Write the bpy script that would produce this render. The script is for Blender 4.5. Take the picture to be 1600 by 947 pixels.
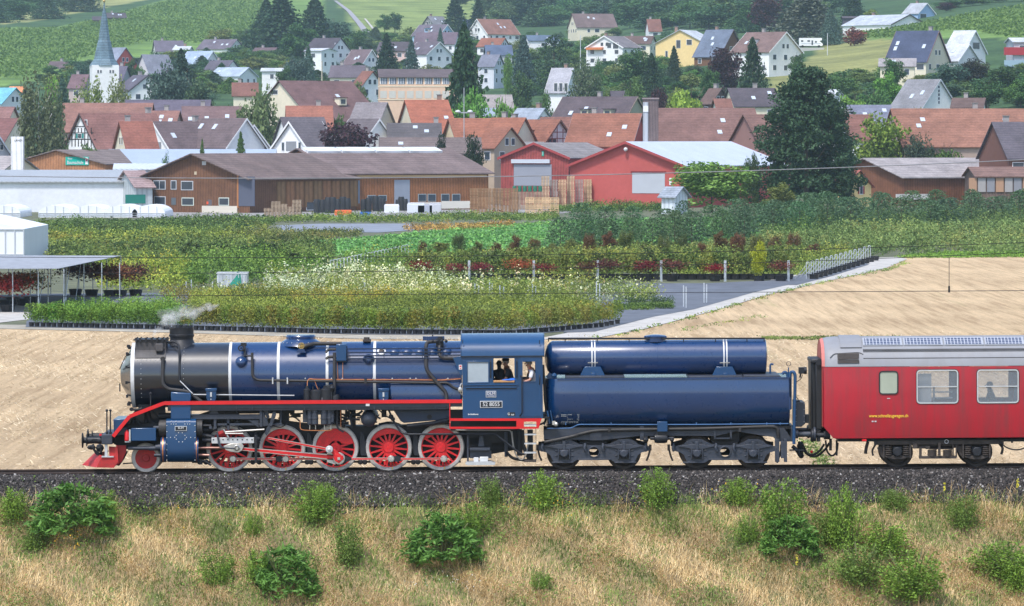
import bpy,math,random
import numpy as np
from mathutils import Vector,Matrix
for o in list(bpy.data.objects):bpy.data.objects.remove(o)
S = bpy.context.scene
COL = S.collection
# ------------------------------------------------------------------ camera
F = 7605.0                                    # focal length in pixels of the 1600 px wide photograph
CAM = Vector((0.0,-150.75,10.18))
PITCH = math.atan((473.5 - 218.0) / F)
cd = bpy.data.cameras.new('camera');cam = bpy.data.objects.new('camera',cd);COL.objects.link(cam)
cam.location = CAM;cam.rotation_euler = (math.pi/2 - PITCH,0,0)
cd.sensor_width = 36;cd.lens = F*36/1600;cd.clip_start = 1;cd.clip_end = 30000
S.camera = cam
# ------------------------------------------------------------------ daylight (thin bright overcast)
SUN_EL,SUN_AZ = math.radians(60),math.radians(208)   # azimuth clockwise from +Y: the sun stands behind the camera, a little to the left
W = bpy.data.worlds.new('World');S.world = W;W.use_nodes = True
nt = W.node_tree;bg = nt.nodes['Background']
sky = nt.nodes.new('ShaderNodeTexSky');sky.sky_type = 'NISHITA';sky.sun_disc = False
sky.sun_elevation = SUN_EL;sky.sun_rotation = SUN_AZ;sky.air_density = 1.0;sky.dust_density = 1.5;sky.ozone_density = 1.0
nt.links.new(sky.outputs[0],bg.inputs[0]);bg.inputs[1].default_value = 0.15
sl = bpy.data.lights.new('sun','SUN');sl.energy = 2.3;sl.angle = math.radians(9);sl.color = (1.0,0.955,0.9)
so = bpy.data.objects.new('sun',sl);COL.objects.link(so)
sd = Vector((math.sin(SUN_AZ)*math.cos(SUN_EL),math.cos(SUN_AZ)*math.cos(SUN_EL),math.sin(SUN_EL)))
so.rotation_euler = (-sd).to_track_quat('-Z','Y').to_euler();so.location = (0,-60,80)
S.view_settings.view_transform = 'Standard';S.view_settings.look = 'None'
S.view_settings.exposure = 0.8;S.view_settings.gamma = 1;S.view_settings.use_curve_mapping = False
S.render.engine = 'CYCLES';S.cycles.volume_bounces = 3;S.cycles.transparent_max_bounces = 48;S.render.resolution_x = 1024;S.render.resolution_y = 606

# ------------------------------------------------------------------ geometry of the view
cp,sp = math.cos(PITCH),math.sin(PITCH)
def ray(px,py):
    x = (px-800)/F;y = -(py-473.5)/F
    return Vector((x,cp + y*sp,-sp + y*cp))
def at(px,py,Y):
    d = ray(px,py);t = (Y-CAM.y)/d.y
    return CAM + d*t
def pxof(P):
    v = Vector(P)-CAM;dep = v.y*cp - v.z*sp;up = v.y*sp + v.z*cp
    return 800+F*v.x/dep,473.5-F*up/dep
def zof(py,dist):                            # height of the line of sight at a level distance from the camera (image centre column)
    return at(800,py,CAM.y+dist).z
ZF = -0.6
# terrain: table of picture rows per (distance, column) turned into heights
_cols = [-700,0,400,800,1200,1600,2300]
_rows = [
 (640,  None),(900,None),
 (950,  [None,None,None,None,290,215,200]),
 (1000,[262,262,265,270,262,168,150]),
 (1100,[235,235,235,228,165,128,105]),
 (1300,[170,170,170,165,108,72,50]),
 (1500,[130,130,130,130,82,42,20]),
 (1800,[85,85,88,92,50,10,-10]),
 (2000,[60,60,62,70,25,-8,-30]),
 (2300,[30,32,34,42,5,-35,-60]),
 (2700,[-5,0,0,4,-30,-70,-100]),
 (3600,[-60,-60,-65,-65,-95,-130,-160]),
 (7000,[-200,-210,-215,-215,-240,-260,-280])]
_D = np.array([r[0] for r in _rows],float)
_Zt = np.zeros((len(_rows),len(_cols)))
for i,(dd,ys) in enumerate(_rows):
    for j in range(len(_cols)):
        _Zt[i,j] = ZF if (ys is None or ys[j] is None) else max(ZF,zof(ys[j],dd))
def terr(X,Y):
    """height of the land behind the railway (arrays allowed)"""
    X = np.asarray(X,float);Y = np.asarray(Y,float)
    d = Y-CAM.y;px = 800+F*X/np.maximum(d,50)
    i = np.clip(np.searchsorted(_D,d)-1,0,len(_D)-2);c = np.array(_cols,float)
    j = np.clip(np.searchsorted(c,px)-1,0,len(c)-2)
    a = np.clip((d-_D[i])/(_D[i+1]-_D[i]),0,1);b = np.clip((px-c[j])/(c[j+1]-c[j]),0,1)
    b = b*b*(3-2*b)
    z = (_Zt[i,j]*(1-b)+_Zt[i,j+1]*b)*(1-a)+(_Zt[i+1,j]*(1-b)+_Zt[i+1,j+1]*b)*a
    return z
# embankment profile on the camera side of the rails: (Y, z)
_EM = [(-400,-3.0),(-150,-4.2),(-60,-7.2),(-14,-6.9),(-9,-4.45),(-2.75,-0.86),(-2.4,-0.75)]
def embz(X,Y):
    X = np.asarray(X,float);Y = np.asarray(Y,float)
    z = np.interp(Y,[e[0] for e in _EM],[e[1] for e in _EM])
    w = np.clip((-2.6-Y)/1.5,0,1)
    return z + w*(0.10*np.sin(X*0.9+Y*1.3)+0.07*np.sin(X*2.1-Y*0.7+1)+0.05*np.sin(X*4.3+Y*3.1)) + 0.0064*X*np.clip((Y+30)/27,0,1)
def ground(X,Y):
    return float(embz(X,Y)) if Y < -2.4 else float(terr(X,Y))
def hit(px,py,d0=157.0,d1=6900.0):
    """first point of the land along the line of sight"""
    prev = d0;d = d0
    while d < d1:
        P = at(px,py,CAM.y+d)
        if P.z < ground(P.x,P.y):
            lo,hi = prev,d
            for _ in range(24):
                m = (lo+hi)/2;Q = at(px,py,CAM.y+m)
                if Q.z < ground(Q.x,Q.y):hi = m
                else:lo = m
            return at(px,py,CAM.y+hi)
        prev = d;d *= 1.01
    return at(px,py,CAM.y+d1)
def gnd(px,py):
    d = ray(px,py);t = (ZF-CAM.z)/d.z
    return CAM + d*t
def near(px,py):                             # a point of the near slope
    return hit(px,py,110.0,149.0)

# ------------------------------------------------------------------ materials
MATS = {}
def _nt(name):
    m = bpy.data.materials.new(name);m.use_nodes = True
    return m,m.node_tree,m.node_tree.nodes['Principled BSDF']
def N(t,kind,**kw):
    n = t.nodes.new(kind)
    for k,v in kw.items():setattr(n,k,v)
    return n
def rgb(c):return (c[0],c[1],c[2],1)
def ramp(t,stops,interp='LINEAR'):
    r = N(t,'ShaderNodeValToRGB');r.color_ramp.interpolation = interp
    e = r.color_ramp.elements
    e[0].position,e[0].color = stops[0][0],rgb(stops[0][1]);e[1].position,e[1].color = stops[-1][0],rgb(stops[-1][1])
    for p,c in stops[1:-1]:
        q = e.new(p);q.color = rgb(c)
    return r
def coords(t,which='Object',scale=(1,1,1),rot=(0,0,0)):
    tc = N(t,'ShaderNodeTexCoord');mp = N(t,'ShaderNodeMapping')
    mp.inputs['Scale'].default_value = scale;mp.inputs['Rotation'].default_value = rot
    t.links.new(tc.outputs[which],mp.inputs[0]);return mp
def noise(t,vec,sc,det=4,rough=.55):
    n = N(t,'ShaderNodeTexNoise');n.inputs['Scale'].default_value = sc;n.inputs['Detail'].default_value = det;n.inputs['Roughness'].default_value = rough
    t.links.new(vec.outputs[0],n.inputs['Vector']);return n
def mixc(t,fac,a,b,mode='MIX'):
    m = N(t,'ShaderNodeMix',data_type='RGBA',blend_type=mode)
    for k,v in ((0,fac),(6,a),(7,b)):
        if hasattr(v,'is_linked') or hasattr(v,'links'):t.links.new(v,m.inputs[k])
        elif k == 0:m.inputs[0].default_value = v
        else:m.inputs[k].default_value = rgb(v)
    return m.outputs[2]
def bump(t,b,h,strength=.3,dist=.02):
    n = N(t,'ShaderNodeBump');n.inputs['Strength'].default_value = strength;n.inputs['Distance'].default_value = dist
    t.links.new(h,n.inputs['Height']);t.links.new(n.outputs[0],b.inputs['Normal'])
def paint(name,c,rough=.4,metal=0.,var=.25,sc=1.5,coat=0.,cior=1.5,bs=.06,dirt=None,streak=0.):
    """painted or bare metal with uneven colour, faint dents and optional dirt"""
    if name in MATS:return MATS[name]
    m,t,b = _nt(name)
    v = coords(t);n = noise(t,v,sc,6);n2 = noise(t,v,sc*9,3)
    dark = tuple(x*(1-var) for x in c);lite = tuple(min(1,x*(1+var*.6)) for x in c)
    r = ramp(t,[(.3,dark),(.7,lite)]);t.links.new(n.outputs[0],r.inputs[0]);out = r.outputs[0]
    if streak:
        vs = coords(t,scale=(1.5,1.5,.12));ns = noise(t,vs,3.2,6,.65)
        rs = ramp(t,[(.42,(0,0,0)),(.68,(1,1,1))]);t.links.new(ns.outputs[0],rs.inputs[0])
        mf = N(t,'ShaderNodeMath',operation='MULTIPLY');t.links.new(rs.outputs[0],mf.inputs[0]);mf.inputs[1].default_value = streak
        out = mixc(t,mf.outputs[0],out,dirt or (.1,.08,.07))
    elif dirt:
        rd = ramp(t,[(.5,(0,0,0)),(.75,(1,1,1))]);t.links.new(n2.outputs[0],rd.inputs[0])
        mf = N(t,'ShaderNodeMath',operation='MULTIPLY');t.links.new(rd.outputs[0],mf.inputs[0]);mf.inputs[1].default_value = .6
        out = mixc(t,mf.outputs[0],out,dirt)
    t.links.new(out,b.inputs['Base Color'])
    b.inputs['Metallic'].default_value = metal
    rr = N(t,'ShaderNodeMapRange');rr.inputs[3].default_value = max(.05,rough-.1);rr.inputs[4].default_value = min(1,rough+.15)
    t.links.new(n2.outputs[0],rr.inputs[0]);t.links.new(rr.outputs[0],b.inputs['Roughness'])
    if coat:b.inputs['Coat Weight'].default_value = coat;b.inputs['Coat Roughness'].default_value = .1;b.inputs['Coat IOR'].default_value = cior
    if bs:bump(t,b,n.outputs[0],bs,.05)
    MATS[name] = m;return m
def leafmat(name,c1=(.06,.12,.03),c2=(.11,.18,.04),tint=True,scale=.5,trans=.25,band=None):
    """leaves: two tones per leaf, patches over the crown, times the object's own colour"""
    if name in MATS:return MATS[name]
    m,t,b = _nt(name)
    g = N(t,'ShaderNodeNewGeometry');v = coords(t);n = noise(t,v,scale,3)
    ad = N(t,'ShaderNodeMath',operation='ADD');t.links.new(g.outputs['Random Per Island'],ad.inputs[0]);t.links.new(n.outputs[0],ad.inputs[1])
    r = ramp(t,[(.32,c1),(1.0,c2)]);
    if band:
        vb = coords(t,scale=band);nb = noise(t,vb,1,3,.5);cb = N(t,'ShaderNodeMapRange');cb.inputs[1].default_value = .35;cb.inputs[2].default_value = .65;cb.inputs[3].default_value = -.6;cb.inputs[4].default_value = .5;t.links.new(nb.outputs[0],cb.inputs[0])
        a2 = N(t,'ShaderNodeMath',operation='ADD');t.links.new(ad.outputs[0],a2.inputs[0]);t.links.new(cb.outputs[0],a2.inputs[1]);ad = a2
        vf = coords(t,scale=(.16,.21,0));fl = N(t,'ShaderNodeVectorMath',operation='FLOOR');t.links.new(vf.outputs[0],fl.inputs[0]);wn = N(t,'ShaderNodeTexWhiteNoise');t.links.new(fl.outputs[0],wn.inputs['Vector'])
    hf = N(t,'ShaderNodeMath',operation='MULTIPLY');t.links.new(ad.outputs[0],hf.inputs[0]);hf.inputs[1].default_value = .68
    t.links.new(hf.outputs[0],r.inputs[0]);out = r.outputs[0]
    if band:
        rw = ramp(t,[(0,(.5,.66,.7)),(.3,(.72,.88,.72)),(.62,(.95,1.12,.95)),(.88,(1.25,1.22,.95)),(1,(1.4,1.0,.85))]);t.links.new(wn.outputs[0],rw.inputs[0]);out = mixc(t,.75,out,rw.outputs[0],'MULTIPLY')
    if tint:
        oi = N(t,'ShaderNodeObjectInfo');out = mixc(t,1.0,out,oi.outputs['Color'],'MULTIPLY')
    t.links.new(out,b.inputs['Base Color']);b.inputs['Roughness'].default_value = .6
    b.inputs['Specular IOR Level'].default_value = .25
    if trans:
        tr = N(t,'ShaderNodeBsdfTranslucent');t.links.new(out,tr.inputs[0])
        mx = N(t,'ShaderNodeMixShader');mx.inputs[0].default_value = trans
        t.links.new(b.outputs[0],mx.inputs[1]);t.links.new(tr.outputs[0],mx.inputs[2])
        t.links.new(mx.outputs[0],t.nodes['Material Output'].inputs[0])
    MATS[name] = m;return m

# ------------------------------------------------------------------ mesh helpers
def tag(o,label=None,cat=None,group=None,kind=None):
    if label:o['label'] = label
    if cat:o['category'] = cat
    if group:o['group'] = group
    if kind:o['kind'] = kind
    return o
ORG = {}
def thing(name,label,cat,loc,rot=(0,0,0),group=None,org=None):
    o = bpy.data.objects.new(name,None);COL.objects.link(o);o.location = loc;o.rotation_euler = rot
    o.empty_display_size = .2
    ORG[o.name] = Vector(org if org is not None else (0,0,0))
    return tag(o,label,cat,group)
def fillet(pts,r):
    if len(pts) < 3 or r <= 0:return [Vector(p) for p in pts]
    P = [Vector(p) for p in pts];out = [P[0]]
    for a,b,c in zip(P,P[1:],P[2:]):
        u = (a-b);w = (c-b);k = min(r,u.length*.45,w.length*.45)
        s = b+u.normalized()*k;e = b+w.normalized()*k
        for q in (0,.25,.5,.75,1):out.append(s*(1-q)**2 + b*2*q*(1-q) + e*q*q)
    out.append(P[-1]);return out
class MB:
    def __init__(s):s.v = [];s.f = []
    def add(s,v,f):
        k = len(s.v);s.v += [tuple(p) for p in v];s.f += [tuple(i+k for i in q) for q in f];return s
    def box(s,x0,x1,y0,y1,z0,z1):
        return s.add([(x0,y0,z0),(x1,y0,z0),(x1,y1,z0),(x0,y1,z0),(x0,y0,z1),(x1,y0,z1),(x1,y1,z1),(x0,y1,z1)],
                     [(0,3,2,1),(4,5,6,7),(0,1,5,4),(1,2,6,5),(2,3,7,6),(3,0,4,7)])
    def prism(s,poly,y0,y1):
        """polygon in (x, z) extruded from y0 (near) to y1"""
        a = sum(p[0]*q[1]-q[0]*p[1] for p,q in zip(poly,poly[1:]+poly[:1]))
        if a < 0:poly = poly[::-1]
        n = len(poly)
        v = [(p[0],y0,p[1]) for p in poly]+[(p[0],y1,p[1]) for p in poly]
        return s.add(v,[tuple(range(n)),tuple(range(2*n-1,n-1,-1))]+[(i,i+n,(i+1) % n+n,(i+1) % n) for i in range(n)])
    def prismx(s,poly,x0,x1):
        """polygon in (y, z) extruded along x"""
        n = len(poly)
        a = sum(p[0]*q[1]-q[0]*p[1] for p,q in zip(poly,poly[1:]+poly[:1]))
        if a > 0:poly = poly[::-1]
        v = [(x0,p[0],p[1]) for p in poly]+[(x1,p[0],p[1]) for p in poly]
        return s.add(v,[tuple(range(n)),tuple(range(2*n-1,n-1,-1))]+[(i,i+n,(i+1) % n+n,(i+1) % n) for i in range(n)])
    def lathe(s,prof,c,axis='y',n=24,a0=0.,a1=2*math.pi):
        """profile of (radius, position along the axis)"""
        full = abs(a1-a0-2*math.pi) < 1e-6;m = n if full else n+1;v = []
        for r,t in prof:
            for i in range(m):
                a = a0+(a1-a0)*i/n;p,q = r*math.cos(a),r*math.sin(a)
                v.append({'x':(c[0]+t,c[1]+p,c[2]+q),'y':(c[0]+p,c[1]+t,c[2]-q),'z':(c[0]+p,c[1]+q,c[2]+t)}[axis])
        f = []
        for k in range(len(prof)-1):
            for i in range(m if full else n):
                j = (i+1) % m;f.append((k*m+i,k*m+j,(k+1)*m+j,(k+1)*m+i))
        if full and tuple(prof[0]) != tuple(prof[-1]):
            if prof[0][0] > 1e-5:f.append(tuple(range(m-1,-1,-1)))
            if prof[-1][0] > 1e-5:f.append(tuple((len(prof)-1)*m+i for i in range(m)))
        return s.add(v,f)
    def cyl(s,c,r,l,axis='y',n=20,bev=0.0):
        if bev:return s.lathe([(r-bev,0),(r,bev),(r,l-bev),(r-bev,l)],c,axis,n)
        return s.lathe([(r,0),(r,l)],c,axis,n)
    def tube(s,pts,r,n=8,fil=0.12,cap=True):
        P = fillet(pts,fil);rings = [];up = Vector((0,1,0));k0 = len(s.v)
        for i,p in enumerate(P):
            d = (P[min(i+1,len(P)-1)]-P[max(i-1,0)])
            if d.length < 1e-9:d = Vector((1,0,0))
            d.normalize();a = up if abs(d.dot(up)) < .95 else Vector((0,0,1))
            u = d.cross(a).normalized();w = d.cross(u)
            s.v += [tuple(p+u*(r*math.cos(2*math.pi*j/n))+w*(r*math.sin(2*math.pi*j/n))) for j in range(n)]
        for i in range(len(P)-1):
            for j in range(n):
                a,b = k0+i*n+j,k0+i*n+(j+1) % n;s.f.append((a,b,b+n,a+n))
        if cap:s.f.append(tuple(range(k0,k0+n)));s.f.append(tuple(range(k0+len(P)*n-1,k0+len(P)*n-n-1,-1)))
        return s
    def ball(s,c,r,n=14,sc=(1,1,1)):
        k = n//2;v = [(c[0],c[1],c[2]+r*sc[2])];f = []
        for i in range(1,k):
            t = math.pi*i/k
            v += [(c[0]+sc[0]*r*math.sin(t)*math.cos(2*math.pi*j/n),c[1]+sc[1]*r*math.sin(t)*math.sin(2*math.pi*j/n),c[2]+sc[2]*r*math.cos(t)) for j in range(n)]
        v.append((c[0],c[1],c[2]-r*sc[2]));L = len(v)-1
        f += [(0,1+j,1+(j+1) % n) for j in range(n)]
        for i in range(k-2):
            f += [(1+i*n+j,1+(i+1)*n+j,1+(i+1)*n+(j+1) % n,1+i*n+(j+1) % n) for j in range(n)]
        f += [(L,1+(k-2)*n+(j+1) % n,1+(k-2)*n+j) for j in range(n)]
        return s.add(v,f)
    def weld(s):
        m = {};idx = [];v = []
        for p in s.v:
            k = (round(p[0],4),round(p[1],4),round(p[2],4))
            if k not in m:m[k] = len(v);v.append(p)
            idx.append(m[k])
        s.v = v;s.f = [tuple(idx[i] for i in f) for f in s.f];return s
    def mesh(s,name,mat=None,org=(0,0,0),smooth=True,ang=35):
        me = bpy.data.meshes.new(name)
        me.from_pydata([(a-org[0],b-org[1],c-org[2]) for a,b,c in s.v],[],s.f)
        if mat:me.materials.append(mat)
        if smooth:
            me.polygons.foreach_set('use_smooth',[True]*len(me.polygons));me.set_sharp_from_angle(angle=math.radians(ang))
        me.update();return me
def link(name,me,parent=None,loc=(0,0,0),rot=(0,0,0),color=None):
    o = bpy.data.objects.new(name,me);COL.objects.link(o);o.location = loc;o.rotation_euler = rot
    if parent:o.parent = parent;ORG[o.name] = ORG.get(parent.name,Vector((0,0,0)))
    if color:o.color = (*color,1)
    return o
SPLIT = False
STUFFY = {'rivet','door_dog','dome_bolt','pipe_clip','bar_bolt','spring_hanger','strap_bolt','side_marking','warning_mark','drain_cock','brake_rigging'}
def pieces(mb):
    """the loose pieces of a builder, those whose boxes touch kept together"""
    n = len(mb.v);p = list(range(n))
    def fd(a):
        while p[a] != a:p[a] = p[p[a]];a = p[a]
        return a
    for f in mb.f:
        r = fd(f[0])
        for i in f[1:]:p[fd(i)] = r
    g = {}
    for i in range(n):g.setdefault(fd(i),[]).append(i)
    V = np.array(mb.v);B = [[V[i].min(0)-.015,V[i].max(0)+.015,i] for i in g.values()]
    if len(B) > 60:return [mb]
    ch = True
    while ch:
        ch = False
        for i in range(len(B)):
            for j in range(i+1,len(B)):
                if (B[i][0] <= B[j][1]).all() and (B[j][0] <= B[i][1]).all():
                    B[i] = [np.minimum(B[i][0],B[j][0]),np.maximum(B[i][1],B[j][1]),B[i][2]+B[j][2]];B.pop(j);ch = True;break
            if ch:break
    out = []
    for _,_,ids in B:
        m = {a:k for k,a in enumerate(ids)};q = MB();q.v = [mb.v[a] for a in ids];q.f = [tuple(m[a] for a in f) for f in mb.f if f[0] in m];out.append(q)
    return out
def part(name,mb,mat,parent,smooth=True,bev=0.,color=None,label=None):
    if SPLIT and parent:
        if name in STUFFY:
            o = part0(name,mb,mat,parent,smooth,bev,color,label);o['kind'] = 'stuff';return o
        ps = pieces(mb)
        if len(ps) > 1:
            for q in ps[1:]:part0(name,q,mat,parent,smooth,bev,color,label)
            mb = ps[0]
    return part0(name,mb,mat,parent,smooth,bev,color,label)
def part0(name,mb,mat,parent,smooth=True,bev=0.,color=None,label=None):
    o = link(name,mb.mesh(name,mat,ORG.get(parent.name,(0,0,0)) if parent else (0,0,0),smooth),parent,color=color)
    if bev:
        b = o.modifiers.new('bevel','BEVEL');b.width = bev;b.segments = 2;b.limit_method = 'ANGLE';b.angle_limit = math.radians(40)
    if label:o['label'] = label
    return o
def npmesh(name,V,Fq,mat,smooth=False):
    """numpy vertices (n,3) and faces (m,k) to a mesh"""
    me = bpy.data.meshes.new(name);k = Fq.shape[1]
    me.vertices.add(len(V));me.vertices.foreach_set('co',np.ascontiguousarray(V,np.float32).ravel())
    me.loops.add(Fq.size);me.loops.foreach_set('vertex_index',np.ascontiguousarray(Fq,np.int32).ravel())
    me.polygons.add(len(Fq));me.polygons.foreach_set('loop_start',np.arange(0,Fq.size,k,dtype=np.int32))
    if smooth:me.polygons.foreach_set('use_smooth',np.ones(len(Fq),bool))
    me.update(calc_edges=True)
    for m in (mat if isinstance(mat,(list,tuple)) else [mat]):me.materials.append(m)
    return me
def cards(C,size,rng,up=.3,asp=.6,drop=0.):
    """leaf shaped faces (rhombs) about the centres C; returns vertices and quads"""
    n = len(C);a = rng.normal(size=(n,3));a[:,2] = a[:,2]*(1-up) - drop;a /= np.linalg.norm(a,axis=1)[:,None]
    b = rng.normal(size=(n,3));b[:,2] *= (1-up);b -= a*(a*b).sum(1)[:,None];b /= np.linalg.norm(b,axis=1)[:,None]
    s = (np.ones(n)*size)[:,None]*(.7+.6*rng.random((n,1)))
    V = np.stack([C-a*s*.5,C+b*s*asp*.5,C+a*s*.5,C-b*s*asp*.5],1).reshape(-1,3)
    return V,np.arange(4*n).reshape(-1,4)
def join(parts):
    V = [];Fs = [];k = 0
    for v,f in parts:V.append(v);Fs.append(f+k);k += len(v)
    return np.concatenate(V),np.concatenate(Fs)
def textmesh(name,s,size,mat,depth=.004,font_scale_x=1.,align='CENTER',bold=0.):
    cu = bpy.data.curves.new(name,'FONT');cu.body = s;cu.size = size;cu.extrude = depth;cu.align_x = align;cu.align_y = 'CENTER';cu.offset = bold;cu.resolution_u = 2
    tmp = bpy.data.objects.new(name,cu);COL.objects.link(tmp)
    dg = bpy.context.evaluated_depsgraph_get();me = bpy.data.meshes.new_from_object(tmp.evaluated_get(dg))
    bpy.data.objects.remove(tmp);bpy.data.curves.remove(cu)
    for v in me.vertices:v.co.x *= font_scale_x
    me.materials.clear();me.materials.append(mat);me.name = name
    return me
# ================================================================== LAND
def lerp(a,b,t):return a+(b-a)*t
def inpoly(x,y,poly):
    x,y = np.asarray(x),np.asarray(y);r = np.zeros(x.shape,bool);n = len(poly)
    for i in range(n):
        x1,y1 = poly[i];x2,y2 = poly[(i+1) % n]
        c = ((y1 > y) != (y2 > y)) & (x < (x2-x1)*(y-y1)/((y2-y1) if y2 != y1 else 1e-9)+x1);r ^= c
    return r
# ---- hills and plain behind the nursery: one sheet that goes on to the horizon
def landmat():
    m,t,b = _nt('meadow_and_vineyard')
    at_ = N(t,'ShaderNodeVertexColor');at_.layer_name = 'land'
    v = coords(t);n = noise(t,v,.05,6);n2 = noise(t,v,.8,5)
    r = ramp(t,[(.3,(.6,.62,.6)),(.7,(1.3,1.25,1.15))]);t.links.new(n.outputs[0],r.inputs[0])
    r2 = ramp(t,[(.3,(.75,.75,.75)),(.7,(1.2,1.2,1.2))]);t.links.new(n2.outputs[0],r2.inputs[0])
    o = mixc(t,1.,mixc(t,1.,at_.outputs[0],r.outputs[0],'MULTIPLY'),r2.outputs[0],'MULTIPLY')
    t.links.new(o,b.inputs['Base Color']);b.inputs['Roughness'].default_value = .95;b.inputs['Specular IOR Level'].default_value = .1
    bump(t,b,n2.outputs[0],.5,.3);return m
pxs = np.arange(-1300,2901,12.);ds = np.concatenate([np.arange(430,1000,30.),np.arange(1000,2800,22.),np.geomspace(2800,9000,24)])
PX,DD = np.meshgrid(pxs,ds);XX = (PX-800)/F*DD;YY = DD+CAM.y;ZZ = terr(XX,YY)
far = np.clip((DD-2700)/4000,0,1);ZZ = ZZ + far*40*np.sin(XX*.002) - .12*(DD < 905)
V = np.stack([XX,YY,ZZ],-1).reshape(-1,3);nx = len(pxs);ny = len(ds)
idx = np.arange(nx*ny).reshape(ny,nx)
FQ = np.stack([idx[:-1,:-1],idx[:-1,1:],idx[1:,1:],idx[1:,:-1]],-1).reshape(-1,4)
me = npmesh('hillside',V,FQ,landmat(),True)
colr = np.ones((len(V),4),np.float32);colr[:,:3] = (.055,.105,.045)
pyv = 473.5-F*((V[:,1]-CAM.y)*sp+(V[:,2]-CAM.z)*cp)/((V[:,1]-CAM.y)*cp-(V[:,2]-CAM.z)*sp);pxv = PX.ravel()
MEADOW = [[(500,-60),(820,-60),(790,30),(740,62),(600,95),(560,60)],[(0,40),(60,32),(230,0),(330,-30),(330,-60),(240,-40),(0,30)],
          [(1240,110),(1300,60),(1420,62),(1390,110),(1300,128),(1200,150),(1195,120)]]
for k,p in enumerate(MEADOW):
    q = inpoly(pxv,pyv,p);colr[q,:3] = [(.20,.26,.09),(.26,.28,.12),(.24,.25,.10)][k]
VINE = [[(-300,42),(0,44),(90,42),(150,30),(260,0),(300,-60),(520,-60),(500,60),(300,90),(180,110),(0,135),(-300,135)],
        [(1325,62),(1330,48),(1440,42),(1600,8),(1900,-20),(1900,62),(1600,62),(1500,60)]]
for p in VINE:colr[inpoly(pxv,pyv,p),:3] = (.15,.25,.07)
ca = me.color_attributes.new('land','FLOAT_COLOR','POINT');ca.data.foreach_set('color',colr.ravel())
tag(link('hillside',me),kind='structure')

# ---- stubble field
def fieldmat():
    m,t,b = _nt('stubble_soil')
    ang = math.radians(-62)
    v = coords(t,rot=(0,0,ang));vs = coords(t,scale=(1,.03,1),rot=(0,0,ang))
    n = noise(t,v,.06,5);n1 = noise(t,vs,2.4,5,.6);n2 = noise(t,v,7.5,9,.8);n3 = noise(t,v,.9,4)
    base = ramp(t,[(.3,(.30,.215,.13)),(.5,(.54,.41,.262)),(.7,(.74,.60,.41))]);t.links.new(n2.outputs[0],base.inputs[0])
    row = ramp(t,[(.36,(.80,.77,.74)),(.5,(1,1,1)),(.62,(1.13,1.12,1.1))]);t.links.new(n1.outputs[0],row.inputs[0])
    big = ramp(t,[(.3,(.86,.83,.8)),(.7,(1.13,1.12,1.1))]);t.links.new(n.outputs[0],big.inputs[0])
    o = mixc(t,1.,mixc(t,1.,base.outputs[0],row.outputs[0],'MULTIPLY'),big.outputs[0],'MULTIPLY')
    vw = coords(t,scale=(1,.05,1),rot=(0,0,ang));nw = noise(t,vw,.35,6,.7)
    gm = ramp(t,[(.62,(0,0,0)),(.72,(1,1,1))]);t.links.new(nw.outputs[0],gm.inputs[0])
    g3 = N(t,'ShaderNodeMath',operation='MULTIPLY');t.links.new(gm.outputs[0],g3.inputs[0]);t.links.new(n3.outputs[0],g3.inputs[1])
    o = mixc(t,g3.outputs[0],o,(.22,.24,.09))
    t.links.new(o,b.inputs['Base Color']);b.inputs['Roughness'].default_value = 1;b.inputs['Specular IOR Level'].default_value = .05
    bump(t,b,n2.outputs[0],.9,.12);return m
def sheet(name,pts,z,mat,kind='structure',raw=False):
    P = [(p[0],p[1]) for p in pts] if raw else [(gnd(*p).x,gnd(*p).y) for p in pts]
    a = sum(p[0]*q[1]-q[0]*p[1] for p,q in zip(P,P[1:]+P[:1]))
    if a < 0:P = P[::-1]
    me = bpy.data.meshes.new(name);me.from_pydata([(x,y,z) for x,y in P],[],[tuple(range(len(P)))]);me.materials.append(mat);me.update()
    return tag(link(name,me),kind=kind)
FM = fieldmat()
sheet('stubble_field',[(-400,1.5),(400,1.5),(400,297),(-400,297)],ZF,FM,raw=True)
# nursery soil, from behind the stubble to the village
SM = paint('nursery_soil',(.12,.13,.07),.95,0,.45,.3,bs=.4)
sheet('nursery_ground',[(-2500,512),(0,512.5),(300,519),(560,527),(840,528),(1000,505),(1180,458),(1352,412),(1420,402),(1600,401),(4200,398),(4200,300),(-2500,300)],ZF+.012,SM)
GM = paint('pale_gravel',(.46,.44,.41),.95,0,.25,1.2,bs=.3)
sheet('gravel_path',[(836,531),(920,531),(1010,514),(1120,485),(1200,461),(1300,438),(1380,421),(1418,405),(1400,402),(1352,404),(1290,420),(1190,441),(1140,455),(1060,476),(1000,494),(900,518)],ZF+.030,GM)
sheet('gravel_verge_track',[(-500,514),(0,514),(300,521),(560,530),(850,531),(850,523),(560,520),(300,512),(40,508),(-500,506)],ZF+.022,paint('dusty_track',(.36,.33,.27),.95,0,.3,.8,bs=.3))
MM = paint('weed_mat',(.115,.125,.15),.7,0,.35,.7,bs=.15)
sheet('weed_mat_ground',[(0,505),(45,500),(45,478),(0,470),(-500,468),(-500,505)],ZF+.038,GM)
sheet('weed_mat_yard',[(60,482),(300,470),(300,458),(60,460),(0,462),(0,475)],ZF+.046,MM)
sheet('dark_weed_mat',[(905,443),(1240,444),(1180,457),(1085,484),(1020,496),(930,519),(880,521),(905,480)],ZF+.044,MM)
sheet('weed_mat_strip',[(1080,445),(1245,446),(1300,432),(1358,414),(1340,408),(1220,438)],ZF+.052,MM)
sheet('front_row_mat',[(40,512),(300,517),(560,523.5),(800,525),(930,515),(1050,489),(1050,483),(900,470),(640,470),(300,478),(45,480)],ZF+.034,MM)
sheet('pale_nursery_path',[(440,452),(520,440),(635,424),(640,413),(600,413),(510,430),(430,443)],ZF+.04,GM)
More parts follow.
